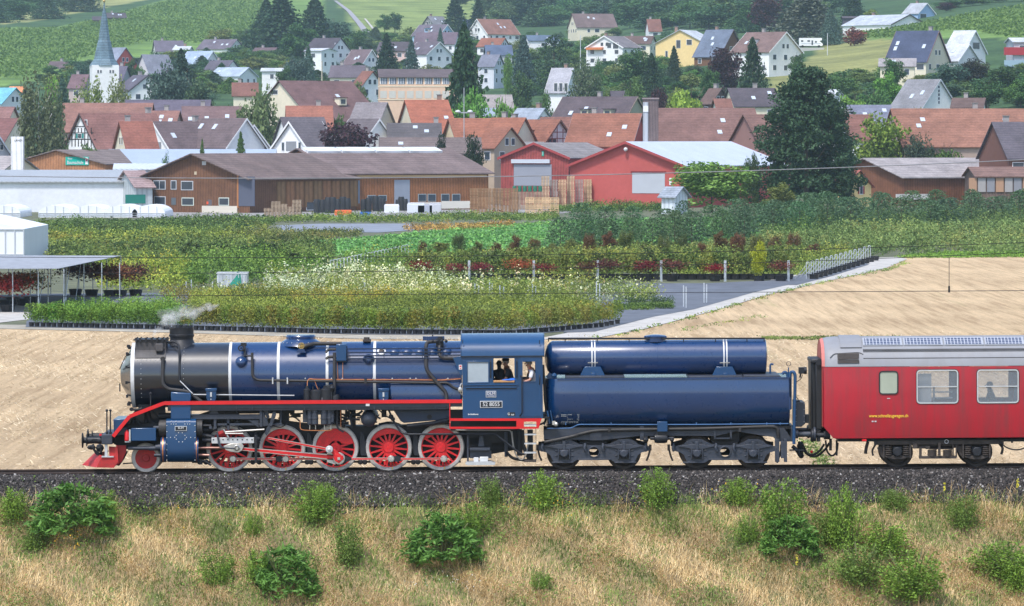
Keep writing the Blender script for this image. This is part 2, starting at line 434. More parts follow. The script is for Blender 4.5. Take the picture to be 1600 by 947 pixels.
sheet('pale_yard',[(690,470),(860,470),(900,448),(700,446)],ZF+.028,paint('yard_mat',(.25,.26,.29),.8,0,.3,.7,bs=.15))
sheet('farmyard',[(200,341),(420,341),(880,334),(960,322),(960,312),(200,316)],ZF+.06,paint('yard_asphalt',(.28,.27,.26),.9,0,.2,.4,bs=.1))
sheet('potted_plant_yard',[(440,362),(590,364),(680,358),(640,350),(500,350),(430,353)],ZF+.05,paint('wet_mat',(.22,.23,.27),.5,0,.3,.4,bs=.1))
CR = paint('clover_crop',(.11,.22,.075),.9,0,.3,.5,bs=.6)
sheet('clover_field',[(330,392),(520,396),(860,404),(1010,392),(1250,372),(1330,350),(1200,338),(880,344),(640,366),(500,378)],ZF+.056,CR)
# grassy verge along the gravel path and dark unploughed soil strip
# ---- near side: embankment slope and the ground towards the camera
def slopemat():
    m,t,b = _nt('embankment_soil')
    v = coords(t);n = noise(t,v,.5,6,.65);n2 = noise(t,v,6,6,.7)
    r = ramp(t,[(.3,(.20,.15,.08)),(.52,(.30,.22,.11)),(.62,(.15,.15,.06)),(.75,(.12,.14,.05))]);t.links.new(n.outputs[0],r.inputs[0])
    r2 = ramp(t,[(.3,(.55,.55,.55)),(.7,(1.2,1.2,1.2))]);t.links.new(n2.outputs[0],r2.inputs[0])
    t.links.new(mixc(t,1.,r.outputs[0],r2.outputs[0],'MULTIPLY'),b.inputs['Base Color']);b.inputs['Roughness'].default_value = 1
    bump(t,b,n2.outputs[0],.8,.08);return m
xs = np.concatenate([np.linspace(-260,-22,20),np.linspace(-21,21,160),np.linspace(22,260,20)])
ys = np.concatenate([np.linspace(-400,-20,16),np.linspace(-16,-2.4,60)])
GX,GY = np.meshgrid(xs,ys);GZ = embz(GX,GY);idx = np.arange(GX.size).reshape(GX.shape)
FQ = np.stack([idx[:-1,:-1],idx[:-1,1:],idx[1:,1:],idx[1:,:-1]],-1).reshape(-1,4)
tag(link('embankment',npmesh('embankment',np.stack([GX,GY,GZ],-1).reshape(-1,3),FQ,slopemat(),True)),kind='structure')
# ---- railway: ballast bed, stones, rails
G = 0.0064                                     # the line climbs to the right
def T(px,py,y=-1.0):
    """(x, z) in the track's own tilted frame of a picture point in the plane y"""
    P = at(px,py,y);c,s = math.cos(G),math.sin(G)
    return (P.x*c+P.z*s,-P.x*s+P.z*c)
RROT = (0,-G,0)
prof = [(-3.2,-1.16),(-2.72,-.80),(-1.82,-.17),(-1.45,-.075),(-.87,-.065),(-.62,-.19),(.62,-.19),(1.45,-.15),(1.8,-.19),(3.0,-.75),(3.6,-.9)]
bm_ = MB();n = len(prof)
bm_.add([(x,y,z) for x in (-260,260) for y,z in prof],[(i,i+1,n+i+1,n+i) for i in range(n-1)])
bal = link('ballast_bed',bm_.mesh('ballast_bed',paint('ballast_dust',(.02,.019,.019),.95,0,.4,3,bs=.5),smooth=False));bal.rotation_euler = RROT;tag(bal,kind='structure')
rng = np.random.default_rng(5)
def stones(n,x0,x1,ya,yb,lift=.0,smin=.035,smax=.075):
    X = rng.uniform(x0,x1,n);Yb = rng.uniform(ya,yb,n)
    Zb = np.interp(Yb,[p[0] for p in prof],[p[1] for p in prof])+lift
    o = np.array([(1,0,0),(-1,0,0),(0,1,0),(0,-1,0),(0,0,1),(0,0,-1)],float)
    f = np.array([(0,2,4),(2,1,4),(1,3,4),(3,0,4),(2,0,5),(1,2,5),(3,1,5),(0,3,5)])
    s = rng.uniform(smin,smax,(n,1,1));vv = o[None]*s*rng.uniform(.45,1.15,(n,6,1)) + rng.normal(size=(n,6,3))*.008
    q = rng.normal(size=(n,4));q /= np.linalg.norm(q,axis=1)[:,None];w,x,y,z = q.T
    R = np.stack([1-2*(y*y+z*z),2*(x*y-z*w),2*(x*z+y*w),2*(x*y+z*w),1-2*(x*x+z*z),2*(y*z-x*w),2*(x*z-y*w),2*(y*z+x*w),1-2*(x*x+y*y)],1).reshape(n,3,3)
    vv = np.einsum('nij,nkj->nki',R,vv) + np.stack([X,Yb,Zb],1)[:,None]
    return vv.reshape(-1,3),(f[None]+6*np.arange(n)[:,None,None]).reshape(-1,3)
def stonemat():
    m,t,b = _nt('ballast_stone');g = N(t,'ShaderNodeNewGeometry')
    r = ramp(t,[(0,(.012,.011,.011)),(.5,(.029,.025,.024)),(.80,(.054,.046,.042)),(.92,(.10,.086,.08)),(.98,(.20,.185,.175)),(1,(.42,.41,.40))])
    t.links.new(g.outputs['Random Per Island'],r.inputs[0]);t.links.new(r.outputs[0],b.inputs['Base Color']);b.inputs['Roughness'].default_value = .85;return m
parts = [stones(42000,-17.5,17.5,-2.95,-1.42,.01),stones(6000,-17.5,17.5,-1.42,1.8,.005),stones(2600,-17.5,17.5,-2.98,-2.8,.06)]
st = link('ballast_stones',npmesh('ballast_stones',*join(parts),stonemat()));st.rotation_euler = RROT;tag(st,'dark grey crushed ballast stones of the shoulder below the rails','ballast',kind='stuff')
RAILM = paint('rusty_rail',(.075,.05,.04),.75,.2,.3,2,bs=.1)
for s in (-1,1):
    r = MB();yc = s*.7535
    r.prismx([(yc-.036,-.004),(yc+.036,-.004),(yc+.036,-.04),(yc+.01,-.055),(yc+.01,-.135),(yc+.07,-.15),(yc+.07,-.165),(yc-.07,-.165),(yc-.07,-.15),(yc-.01,-.135),(yc-.01,-.055),(yc-.036,-.04)],-255,255)
    o = link('rail',r.mesh('rail',RAILM));o.rotation_euler = RROT
    tag(o,['steel rail on the side of the grassy slope','steel rail on the side of the stubble field'][s > 0],'rail','rails of the railway line')
SPLIT = True
# ================================================================== STEAM LOCOMOTIVE
def pt(px,py,y):x,z = T(px,py,y);return (x,y,z)
def bx(mb,x0,y0,x1,y1,n,f):
    a = T(x0,y0,n);b = T(x1,y1,n)
    return mb.box(min(a[0],b[0]),max(a[0],b[0]),n,f,min(a[1],b[1]),max(a[1],b[1]))
def pr(mb,pts,n,f):return mb.prism([T(x,y,n) for x,y in pts],n,f)
def tu(mb,pts,r,n=8,fil=.1):return mb.tube([pt(*p) for p in pts],r,n,fil)
def train_root(name,label,cat,px):
    x,z = T(px,737,-.75);c,s = math.cos(G),math.sin(G)
    return thing(name,label,cat,(x*c,0,x*s),RROT,org=(x,0,0))
BLUE = paint('deep_blue_paint',(.0006,.029,.112),.28,0,.10,.8,coat=1.,cior=1.5,bs=.015)
BLUEL = paint('cab_blue_paint',(.001,.047,.140),.36,0,.14,.8,coat=.5,bs=.03)
BLACK = paint('smokebox_black',(.006,.011,.023),.32,0,.3,1.5,coat=.9,cior=1.65,bs=.03)
IRON = paint('dark_iron',(.020,.022,.028),.5,.3,.35,4,bs=.08)
PIPE = paint('pipe_lagging',(.028,.026,.027),.55,0,.3,3,bs=.05)
FRAME = paint('frame_black',(.014,.014,.016),.6,.1,.4,2,bs=.05)
REDP = paint('signal_red_paint',(.62,.006,.010),.4,0,.12,1.5,coat=.2,bs=.03)
REDW = paint('wheel_red_paint',(.70,.010,.014),.5,0,.25,4,bs=.05,dirt=(.12,.03,.03))
REDD = paint('dusty_red_paint',(.48,.022,.022),.6,0,.3,3,bs=.08,dirt=(.12,.05,.04))
WHITE = paint('white_band_paint',(.62,.63,.64),.45,0,.1,3)
TYRE = paint('tyre_paint',(.50,.47,.44),.5,.15,.25,5,dirt=(.22,.17,.14),bs=.04)
STEEL = paint('bright_steel',(.60,.58,.55),.35,.75,.2,6,bs=.05,dirt=(.3,.27,.24))
GSTEEL = paint('painted_grey_steel',(.55,.56,.57),.45,.3,.15,5,bs=.04)
COPPER = paint('copper_pipe',(.62,.25,.11),.4,.8,.2,5)
BRASS = paint('brass',(.5,.36,.14),.35,.9,.2,5)
YEL = paint('yellow_mark',(.85,.55,.03),.5)
DGREY = paint('tender_grey',(.036,.045,.066),.5,.1,.25,3,bs=.08,dirt=(.09,.075,.065))
RUST = paint('worn_wheel',(.075,.06,.052),.65,.3,.4,4,bs=.1)
def glassmat():
    m,t,b = _nt('window_glass');b.inputs['Base Color'].default_value = (.28,.33,.38,1);b.inputs['Roughness'].default_value = .04
    b.inputs['Transmission Weight'].default_value = .0;b.inputs['Alpha'].default_value = .35;b.inputs['Specular IOR Level'].default_value = 1.;return m
GLASS = glassmat()

loco = train_root('steam_locomotive','deep blue steam locomotive with red wheels and black smokebox at the head of the train','locomotive',480)
# ---- boiler
RB,ZB = 1.0,2.95
def bxpos(px):return T(px,585,0)[0]
def lathe_x(mb,prof,n=64,cy=0,cz=ZB):return mb.lathe([(r,x) for r,x in prof],(0,cy,cz),'x',n)
b = MB();lathe_x(b,[(RB,bxpos(362)),(RB,bxpos(722))]);boiler = part('boiler',b,BLUE,loco)
b = MB();x0 = bxpos(209)
lathe_x(b,[(RB-.03,x0),(RB+.004,x0+.03),(RB+.004,bxpos(262)),(RB-.004,bxpos(262)+.01),(RB-.004,bxpos(361))]);sb = part('smokebox',b,BLACK,loco)
for px in (362,437,513,586.5):
    b = MB();x = bxpos(px);lathe_x(b,[(RB,x-.045),(RB+.012,x-.04),(RB+.012,x+.04),(RB,x+.045)]);part('boiler_band',b,WHITE,loco)
b = MB();x = bxpos(210.5);lathe_x(b,[(RB-.06,x-.06),(RB+.012,x-.055),(RB+.012,x+.055),(RB,x+.06)]);part('smokebox_ring',b,WHITE,loco)
xd = bxpos(206);xn = bxpos(189)
b = MB();lathe_x(b,[(.0,xn-.02),(.22,xn),(.33,xn+.03),(.86,xd),(.95,xd+.02),(.95,xd+.08)],40);door = part('smokebox_door',b,BLACK,loco)
b = MB()
for k in range(12):
    a = 2*math.pi*k/12+.2;y,z = .93*math.cos(a),ZB+.93*math.sin(a)
    b.tube([(xd-.10,y*.92,ZB+(z-ZB)*.92),(xd+.12,y*1.02,ZB+(z-ZB)*1.02)],.025,6);b.box(xd-.13,xd-.06,y-.035,y+.035,z-.045,z+.045)
b.tube([(xd-.03,-.55,ZB+.72),(xd-.16,-.5,ZB+.60),(xn-.02,-.25,ZB+.2)],.014,6);b.tube([(xn-.03,-.1,ZB-.25),(xn-.03,-.1,ZB-.5)],.02,6)
part('door_dog',b,IRON,door)
b = MB();b.lathe([(.0,0),(.10,.02),(.13,.1),(.12,.2),(.03,.28)],pt(190,569,-.05),'x',18);part('headlamp',b,WHITE,loco)
# ash/stack fairing box round the top of the smokebox
b = MB();x1,x2 = bxpos(214.5),bxpos(262);P = [(RB+.03)*math.cos(a) for a in np.linspace(math.radians(28),math.radians(90),10)]
poly = []
for sgn in (-1,1):
    seg = [(sgn*(RB+.025)*math.cos(a),ZB+(RB+.025)*math.sin(a)) for a in np.linspace(math.radians(34),math.radians(52),5)]
    poly += seg+[(sgn*.62,ZB+1.10)] if sgn < 0 else ([(sgn*.62,ZB+1.10)]+seg[::-1])
b.prismx(poly,x1,x2);fair = part('smokebox_casing',b,paint('dull_casing',(.05,.048,.052),.55,0,.3,3,bs=.05,streak=.5,dirt=(.09,.08,.08)),loco,smooth=False)
b = MB();zt = ZB+1.10
b.box(x1-.06,x2+.02,-.66,.66,zt,zt+.035)
for px in (216,222,231,240,249,257,263):
    x = bxpos(px);b.box(x-.03,x+.03,-.70,-.60,zt-.05,zt+.07);b.tube([(x-.04,-.66,zt+.06),(x+.06,-.66,zt+.10)],.018,6)
part('casing_lid',b,IRON,loco)
b = MB();p = T(243,537,-.8);q = T(255,549,-.8)
b.box(p[0],q[0],-.845,-.70,q[1],p[1]);part('hatch_plate',b,paint('plate_grey',(.07,.065,.068),.55),loco,bev=.02)
# chimney
b = MB();cx = bxpos(284.3);zc = T(284,511,0)[1];zb = T(284,541,0)[1]
b.lathe([(.345,zb-zc-.25),(.345,zb-zc+.04),(.365,-.31),(.385,-.30),(.395,-.24),(.372,-.22),(.375,-.02),(.38,0),(.33,0),(.32,-.6)],(cx,0,zc),'z',40)
chim = part('chimney',b,IRON,loco)
b = MB();b.lathe([(.62,-.26),(.50,-.12),(.40,-.02),(.35,.1)],(cx,0,ZB+RB+.02),'z',32);part('chimney_skirt',b,IRON,loco)
# pipes on the smokebox
b = MB()
tu(b,[(261,536,-.55),(270,532.5,-.5),(279,538,-.66),(280.5,548,-.85),(280.5,594,-1.06)],.035)
part('handrail_pipe',b,IRON,loco)
b = MB();tu(b,[(281,595,-1.07),(301,615,-1.2)],.016,6);tu(b,[(302,616.5,-1.2),(460,618,-1.2)],.018,6)
part('handrail',b,GSTEEL,loco)
b = MB();tu(b,[(254.5,561,-.98),(254,600,-1.08),(262,608,-1.1),(294,612,-1.1),(305,620,-1.15),(316,629,-1.2)],.058,10,.25)
x,y,z = pt(254.5,561,-.96);b.cyl((x,y-.06,z),.075,.1,'y',12);part('exhaust_pipe',b,PIPE,loco)
b = MB();tu(b,[(235.5,614,-1.05),(235.5,636,-1.05)],.026,6);b.ball(pt(235.5,615,-1.05),.05,8);part('valve_stem',b,IRON,loco)
# rivets along the smokebox
b = MB()
def on_shell(px,ang,r=RB):a = math.radians(ang);return (bxpos(px),-r*math.cos(a),ZB+r*math.sin(a))
for ang in range(-40,62,9):
    b.ball(on_shell(224,ang,RB+.004),.014,6);b.ball(on_shell(290,ang,RB),.012,6)
for px in range(218,262,7):b.ball(on_shell(px,30,RB+.006),.014,6)
for px in range(268,304,5):b.ball(on_shell(px,76,RB),.012,6)
part('rivet',b,GSTEEL,loco,smooth=False)
# boiler fittings
def dome(px,py,r,mat,name,y=-.99,h=.07):
    x,yy,z = pt(px,py,y);ang = math.asin(max(-1,min(1,(z-ZB)/RB)));yy = -RB*math.cos(ang)
    b = MB();n = 22;Rm = Matrix.Rotation(-ang,4,'X');k = MB()
    k.lathe([(r*1.08,.03),(r*1.08,-.012),(r,-.02),(r*.85,-h*.65),(r*.5,-h*.95),(0,-h)],(0,0,0),'y',n)
    b.add([tuple(Rm @ Vector(v) + Vector((x,yy,z))) for v in k.v],k.f);return part(name,b,mat,loco)
dome(377,566,.175,BLUE,'check_valve_cover',h=.16);dome(576,562,.17,BLUE,'check_valve_cover',h=.16)
for px in (616,636,656,676,697):dome(px,550,.155,BLUE,'washout_cover',h=.07)
dome(595.5,550,.13,WHITE,'washout_cover',h=.04);dome(595.5,550,.085,RUST,'washout_plug',h=.07)
b = MB()
bx(b,376,536,385,541,-.8,-.6);x,y,z = pt(377,544,-.9);b.lathe([(.06,0),(.10,0),(.10,.05),(.06,.05),(.06,0)],(x,y-.1,z),'y',16);b.cyl((x,y-.12,z),.03,.2,'y',8)
tu(b,[(381,537,-.7),(382.5,549,-.92),(383.5,557,-.97)],.045);tu(b,[(385,556,-.98),(393,556,-1.0)],.03)
part('feed_valve',b,IRON,loco)
b = MB();tu(b,[(394,551,-.99),(394.5,588,-1.07),(402,594,-1.07),(440,594.5,-1.07),(640,597.5,-1.07),(672,598,-1.07),(700,598,-1.07),(708,606,-1.07),(722,609.5,-1.07)],.042,8,.2)
for px in (449,571):bx(b,px-2,592,px+2,599,-1.13,-1.02)
part('feed_pipe',b,PIPE,loco)
for px,py in ((419,595),(479,595),(560,591.5)):pass
b = MB();tu(b,[(480,605,-1.12),(480.5,592,-1.09),(495,593,-1.09),(560,593.3,-1.09),(640,593.5,-1.09),(690,594,-1.09),(720,592,-1.09)],.018,6)
tu(b,[(491,593,-1.09),(496,607,-1.12),(503,619,-1.2)],.012,5);tu(b,[(527,566,-1.0),(528,592,-1.08)],.010,5);tu(b,[(535.5,566,-1.0),(535.5,593,-1.08)],.010,5)
part('copper_pipe',b,COPPER,loco)
b = MB()
for px in (477,518,535,583,613,641,650,700):b.ball(pt(px,591.5,-1.1),.026,6)
for px in (426,449):bx(b,px-1,590,px+1,600,-1.14,-1.06)
part('pipe_clip',b,GSTEEL,loco,smooth=False)
# steam dome, valve and main steam pipe
b = MB();cx = bxpos(470.5);zt = T(470,523.5,-.2)[1]
b.lathe([(.68,-.34),(.60,-.22),(.46,-.13),(.47,-.05),(.445,-.02),(.44,.0),(0,.012)],(cx,0,zt),'z',44);part('steam_dome',b,BLUE,loco)
b = MB()
for k in range(22):a = 2*math.pi*k/22;b.ball((cx+.62*math.cos(a),.62*math.sin(a),zt-.23),.016,6)
part('dome_bolt',b,GSTEEL,loco,smooth=False)
b = MB();x,y,z = pt(471,540,-.72);b.lathe([(.07,0),(.10,0),(.10,.05),(.07,.05),(.07,0)],(x,y-.16,z),'y',16);b.cyl((x,y-.14,z),.055,.25,'y',12)
for k in range(5):a = k*1.256;b.tube([(x,y-.135,z),(x+.085*math.cos(a),y-.135,z+.085*math.sin(a))],.01,4)
part('stop_valve',b,BRASS,loco)
b = MB();tu(b,[(472,541,-.75),(482,539.5,-.72),(490,537,-.62),(534,537,-.62)],.062,12,.25);tu(b,[(473,541,-.75),(479,541,-.75)],.085,12)
part('main_steam_pipe',b,PIPE,loco)
b = MB();pr(b,[(466,545),(475,545),(478,551),(463,551)],-.90,-.80);part('valve_bracket',b,BLUE,loco)
b = MB();bx(b,525.3,538,541.3,564,-1.12,-.72);jb = part('distribution_box',b,BLUEL,loco,bev=.015)
b = MB();bx(b,526,563,541,565.5,-1.10,-.8);bx(b,541,541,542.5,562,-1.05,-.8);part('box_flange',b,IRON,jb)
b = MB()
tu(b,[(525,546,-1.0),(513,546,-.95),(509,551,-.98)],.038,8,.2);tu(b,[(525,557,-1.02),(513,557.5,-1.0),(509,561,-1.02)],.038,8,.2)
tu(b,[(522.5,551,-1.05),(522.5,613,-1.18),(520,617,-1.2),(516,618,-1.2)],.050,10,.15);part('steam_pipe',b,PIPE,loco)
b = MB()
for py in (545.2,551,556,560.5):tu(b,[(541,py,-1.04),(720,py-1.0-(py-545)*.0,-1.04)],.021,6)
for px in (600,660,692):tu(b,[(px,543,-1.045),(px,560,-1.045)],.012,5)
part('regulator_rod',b,paint('rod_blue',(.012,.025,.06),.4),loco)
b = MB();bx(b,567,531.5,579,534,-.35,.35);b.cyl(pt(573,534,-.1),.09,.14,'z',10);b.cyl(pt(573,534,.2),.09,.14,'z',10);b.ball(pt(573,530.5,-.1),.06,8);part('safety_valve',b,RUST,loco)
b = MB();bx(b,660.5,525.5,694.5,532,-.62,-.60);part('turret_plate',b,BLUE,loco,bev=.005)
b = MB();bx(b,681,529,693,541,-.8,-.4);b.cyl(pt(676,531,-.8),.03,.3,'y',8);tu(b,[(676,523,-.6),(676,531,-.6)],.02,6);bx(b,684,526,691,531,-.7,-.5)
for px in (676,683,690,697):b.ball(pt(px,533,-.82),.055,8)
part('turret_valve',b,IRON,loco)
b = MB();tu(b,[(683,533.5,-.78),(668,534.5,-.82),(665.5,540,-.92),(665.8,577,-1.06),(676,590,-1.08),(697.5,614,-1.15),(697.5,626,-1.2)],.058,10,.25)
tu(b,[(686.5,541,-.85),(686.5,555,-1.02),(692,559.5,-1.02),(722,560,-1.02)],.055,10,.2);part('injector_pipe',b,PIPE,loco)
# firebox sides
b = MB();xf = T(607,600,-1.05)[0];xe = T(721,600,-1.05)[0]
s1 = [(-1.03,T(650,626,-1.05)[1]),(-1.06,T(650,606,-1.05)[1]),(-.98,T(650,598,-1.05)[1]),(0,2.9),(.98,2.9),(1.06,2.6),(1.03,2.2)]
v = [(xf-(.28 if i in (0,) else 0) + (.18 if i == 0 else .0),p[0],p[1]) for i,p in enumerate(s1)];
b.prismx(s1,xf+.05,xe);fb = part('firebox',b,BLUE,loco,bev=.03)
b = MB();pr(b,[(614,640),(703,640),(703,653),(700,655.5),(631,661),(626,658)],-.98,.98);part('ash_pan',b,paint('ashpan_blue',(.016,.035,.08),.45),loco,bev=.02)
b = MB();b.cyl(pt(671,651.5,-1.0),.075,.06,'y',16);b.tube([pt(636,666,-1.02),pt(680,661,-1.02),pt(703,655.5,-1.02)],.07,8);part('ash_pan_damper',b,IRON,loco)
# lubricator boxes on the running board
for x0_ in (321,590.5):
    b = MB();bx(b,x0_,607,x0_+17.5,611,-1.42,-1.16);bx(b,x0_+1.2,610.5,x0_+16.5,622,-1.40,-1.16);pr(b,[(x0_+1,621),(x0_+17,621),(x0_+15,626.5),(x0_+3,626.5)],-1.39,-1.17)
    o = part('lubricator_box',b,BLUEL,loco,bev=.01)
    b = MB();bx(b,x0_+7.3,613,x0_+10,620,-1.425,-1.39);b.ball(pt(x0_+8.6,624,-1.42),.022,6);part('catch',b,GSTEEL,o)
# air pump
b = MB();bx(b,476,612,483,628,-1.3,-1.1)
b.lathe([(.11,0),(.11,.34),(.06,.37),(.05,.45),(.02,.46)],pt(480,626,-1.25),'z',16)
bx(b,488,611,519,628,-1.38,-1.12);b.lathe([(.2,0),(.2,.32),(.12,.36)],pt(495,627,-1.25),'z',18);b.lathe([(.2,0),(.2,.36),(.12,.4)],pt(510,627,-1.25),'z',18)
b.cyl(pt(509,607,-1.35),.09,.3,'y',14);b.cyl(pt(517,606,-1.4),.10,.3,'y',14);b.ball(pt(519,606,-1.42),.08,8);b.cyl(pt(511,604,-1.3),.05,.16,'x',8)
b.lathe([(.13,0),(.13,.14),(.10,.19),(.05,.2)],pt(524,626,-1.25),'z',16)
for px in (489,499,506,516):tu(b,[(px,612,-1.3),(px,604+px % 3,-1.3)],.025,6)
pump = part('air_pump',b,IRON,loco)
b = MB();bx(b,503,621,509.5,626,-1.402,-1.37);part('maker_plate',b,WHITE,pump)
b = MB()
for px,r,zt_,zl in ((484,.08,641,664),(492,.105,641,664),(506.5,.105,641,664),(515,.08,641,664),(519.5,.06,641,661)):
    b.lathe([(r*.6,0),(r,.03),(r,.18),(r*1.12,.19),(r*1.12,.22),(r,.23),(r,.38),(r*1.1,.39),(r*1.1,.46),(r*.9,.48)],pt(px,zl,-1.22),'z',16)
bx(b,473,637,482,660,-1.2,-1.1);bx(b,478,640,522,648,-1.2,-1.05)
part('pump_cylinder',b,DGREY,pump)
b = MB()
for px in (484,493,507,517):tu(b,[(px,664,-1.22),(px,671,-1.22)],.018,6)
part('drain_cock',b,STEEL,pump)
b = MB();tu(b,[(469,657,-1.2),(469,671,-1.24),(478,672.5,-1.24),(515,673,-1.24),(519,671,-1.24)],.014,6);tu(b,[(532.5,640,-1.1),(532.5,667,-1.1)],.012,5);part('drain_pipe',b,COPPER,pump)
# air reservoir end seen between the wheels
b = MB();x,y,z = pt(575.8,655,-1.2);b.lathe([(0,-.10),(.10,-.085),(.19,-.03),(.24,.05),(.245,.12),(.245,2.2),(.19,2.35),(0,2.42)],(x,y+.05,z),'y',30);part('air_reservoir',b,DGREY,loco)
# ---- running boards, both sides
for s in (1,-1):
    yo = -1.46*s;yi = -.75*s
    b = MB();path = [(722,627),(480,628.3),(256,630),(202.5,650.5),(176.5,682)];wpx = 2.6
    P = [T(x,y,-1.46) for x,y in path]
    for (x0_,z0_),(x1_,z1_) in zip(P,P[1:]):
        d = Vector((x1_-x0_,z1_-z0_));n_ = Vector((-d.y,d.x)).normalized()*.055
        b.prism([(x0_-n_.x,z0_-n_.y),(x0_+n_.x,z0_+n_.y),(x1_+n_.x,z1_+n_.y),(x1_-n_.x,z1_-n_.y)],min(yo,yo+.02*s),max(yo,yo+.02*s));yo += .0015*s
    rb = part('running_board_valance',b,REDP,loco)
    b = MB()
    for (x0_,z0_),(x1_,z1_) in zip(P,P[1:]):
        b.prism([(x0_,z0_+.035),(x1_,z1_+.035),(x1_,z1_-.0),(x0_,z0_-.0)],min(-1.435*s,yi),max(-1.435*s,yi))
    part('running_board',b,IRON,rb)
b = MB();bx(b,262,632.5,722,635.5,-1.40,-1.33);bx(b,262,638,700,639.5,-1.36,-1.33)
for px in (328,369,394,475,541,585,614,645,680):bx(b,px-.7,631,px+.7,640,-1.42,-1.35)
part('running_board_bracket',b,DGREY,loco)
b = MB();bx(b,571.5,630.5,577.5,634.5,-1.45,-1.40);part('notice_plate',b,WHITE,loco)
b = MB()   # tangle of pipes and rods under the running board
rg = random.Random(3)
for k in range(26):
    px = rg.uniform(330,470) if k < 12 else rg.uniform(525,612);y = rg.uniform(-1.2,-.3);l = rg.uniform(8,34);py = rg.uniform(640,664)
    if rg.random() < .4:tu(b,[(px,638,y),(px+rg.uniform(-3,3),py+6,y),(px+l*.4,py+12,y)],rg.uniform(.015,.04),6)
    else:tu(b,[(px-l*.5,py,y),(px+l*.3,py+rg.uniform(-5,5),y),(px+l*.6,py+rg.uniform(-8,8),y)],rg.uniform(.012,.035),6)
for q_ in ((328,640,350,648),(352,655,404,668),(436,640,452,664),(455,646,470,652),(520,640,534,668),(548,640,556,666),(596,640,604,652),(330,636,700,640)):bx(b,*q_,-.42,-.38)
tu(b,[(528,651,-1.0),(548,655,-1.0),(562,655.5,-1.1)],.035);tu(b,[(522,646,-.9),(540,648,-.9),(552,654,-.9)],.03);tu(b,[(523,661,-.9),(545,661,-.9)],.05)
tu(b,[(548,640,-.9),(540,650,-.9),(536,668,-.9)],.05);tu(b,[(545,638,-1),(550,668,-1)],.03)
tu(b,[(592,640,-1.1),(600,648,-1.1),(612,655,-1.1)],.02);tu(b,[(606,637,-1.1),(612,652,-1.1),(619,665,-1.1),(628,677,-1.15),(640,678.5,-1.3),(690,678.5,-1.35),(769,678.3,-1.35),(776,680,-1.35),(812,708,-1.35),(820,710,-1.35)],.032,8)
b.ball(pt(611,651,-1.1),.08,8);b.ball(pt(614,655,-1.1),.07,8)
part('underboard_pipe',b,IRON,loco)
# ---- main frame plates
for y0_ in (-.52,.49):
    b = MB();pr(b,[(196,690),(196,668),(262,664),(330,641),(470,660),(530,666),(620,666),(700,664),(702,672),(812,672),(812,702),(730,716),(700,716),(470,714),(330,716),(300,722),(262,722),(256,700)],y0_,y0_+.03);part('frame_plate',b,FRAME,loco,smooth=False)
b = MB();bx(b,300,668,812,671,-.5,.5)
for px in (400,483,566,649):bx(b,px-3,671,px+3,712,-.5,.5)
bx(b,345,641,460,646,-.5,-.3);part('frame_stretcher',b,FRAME,loco)
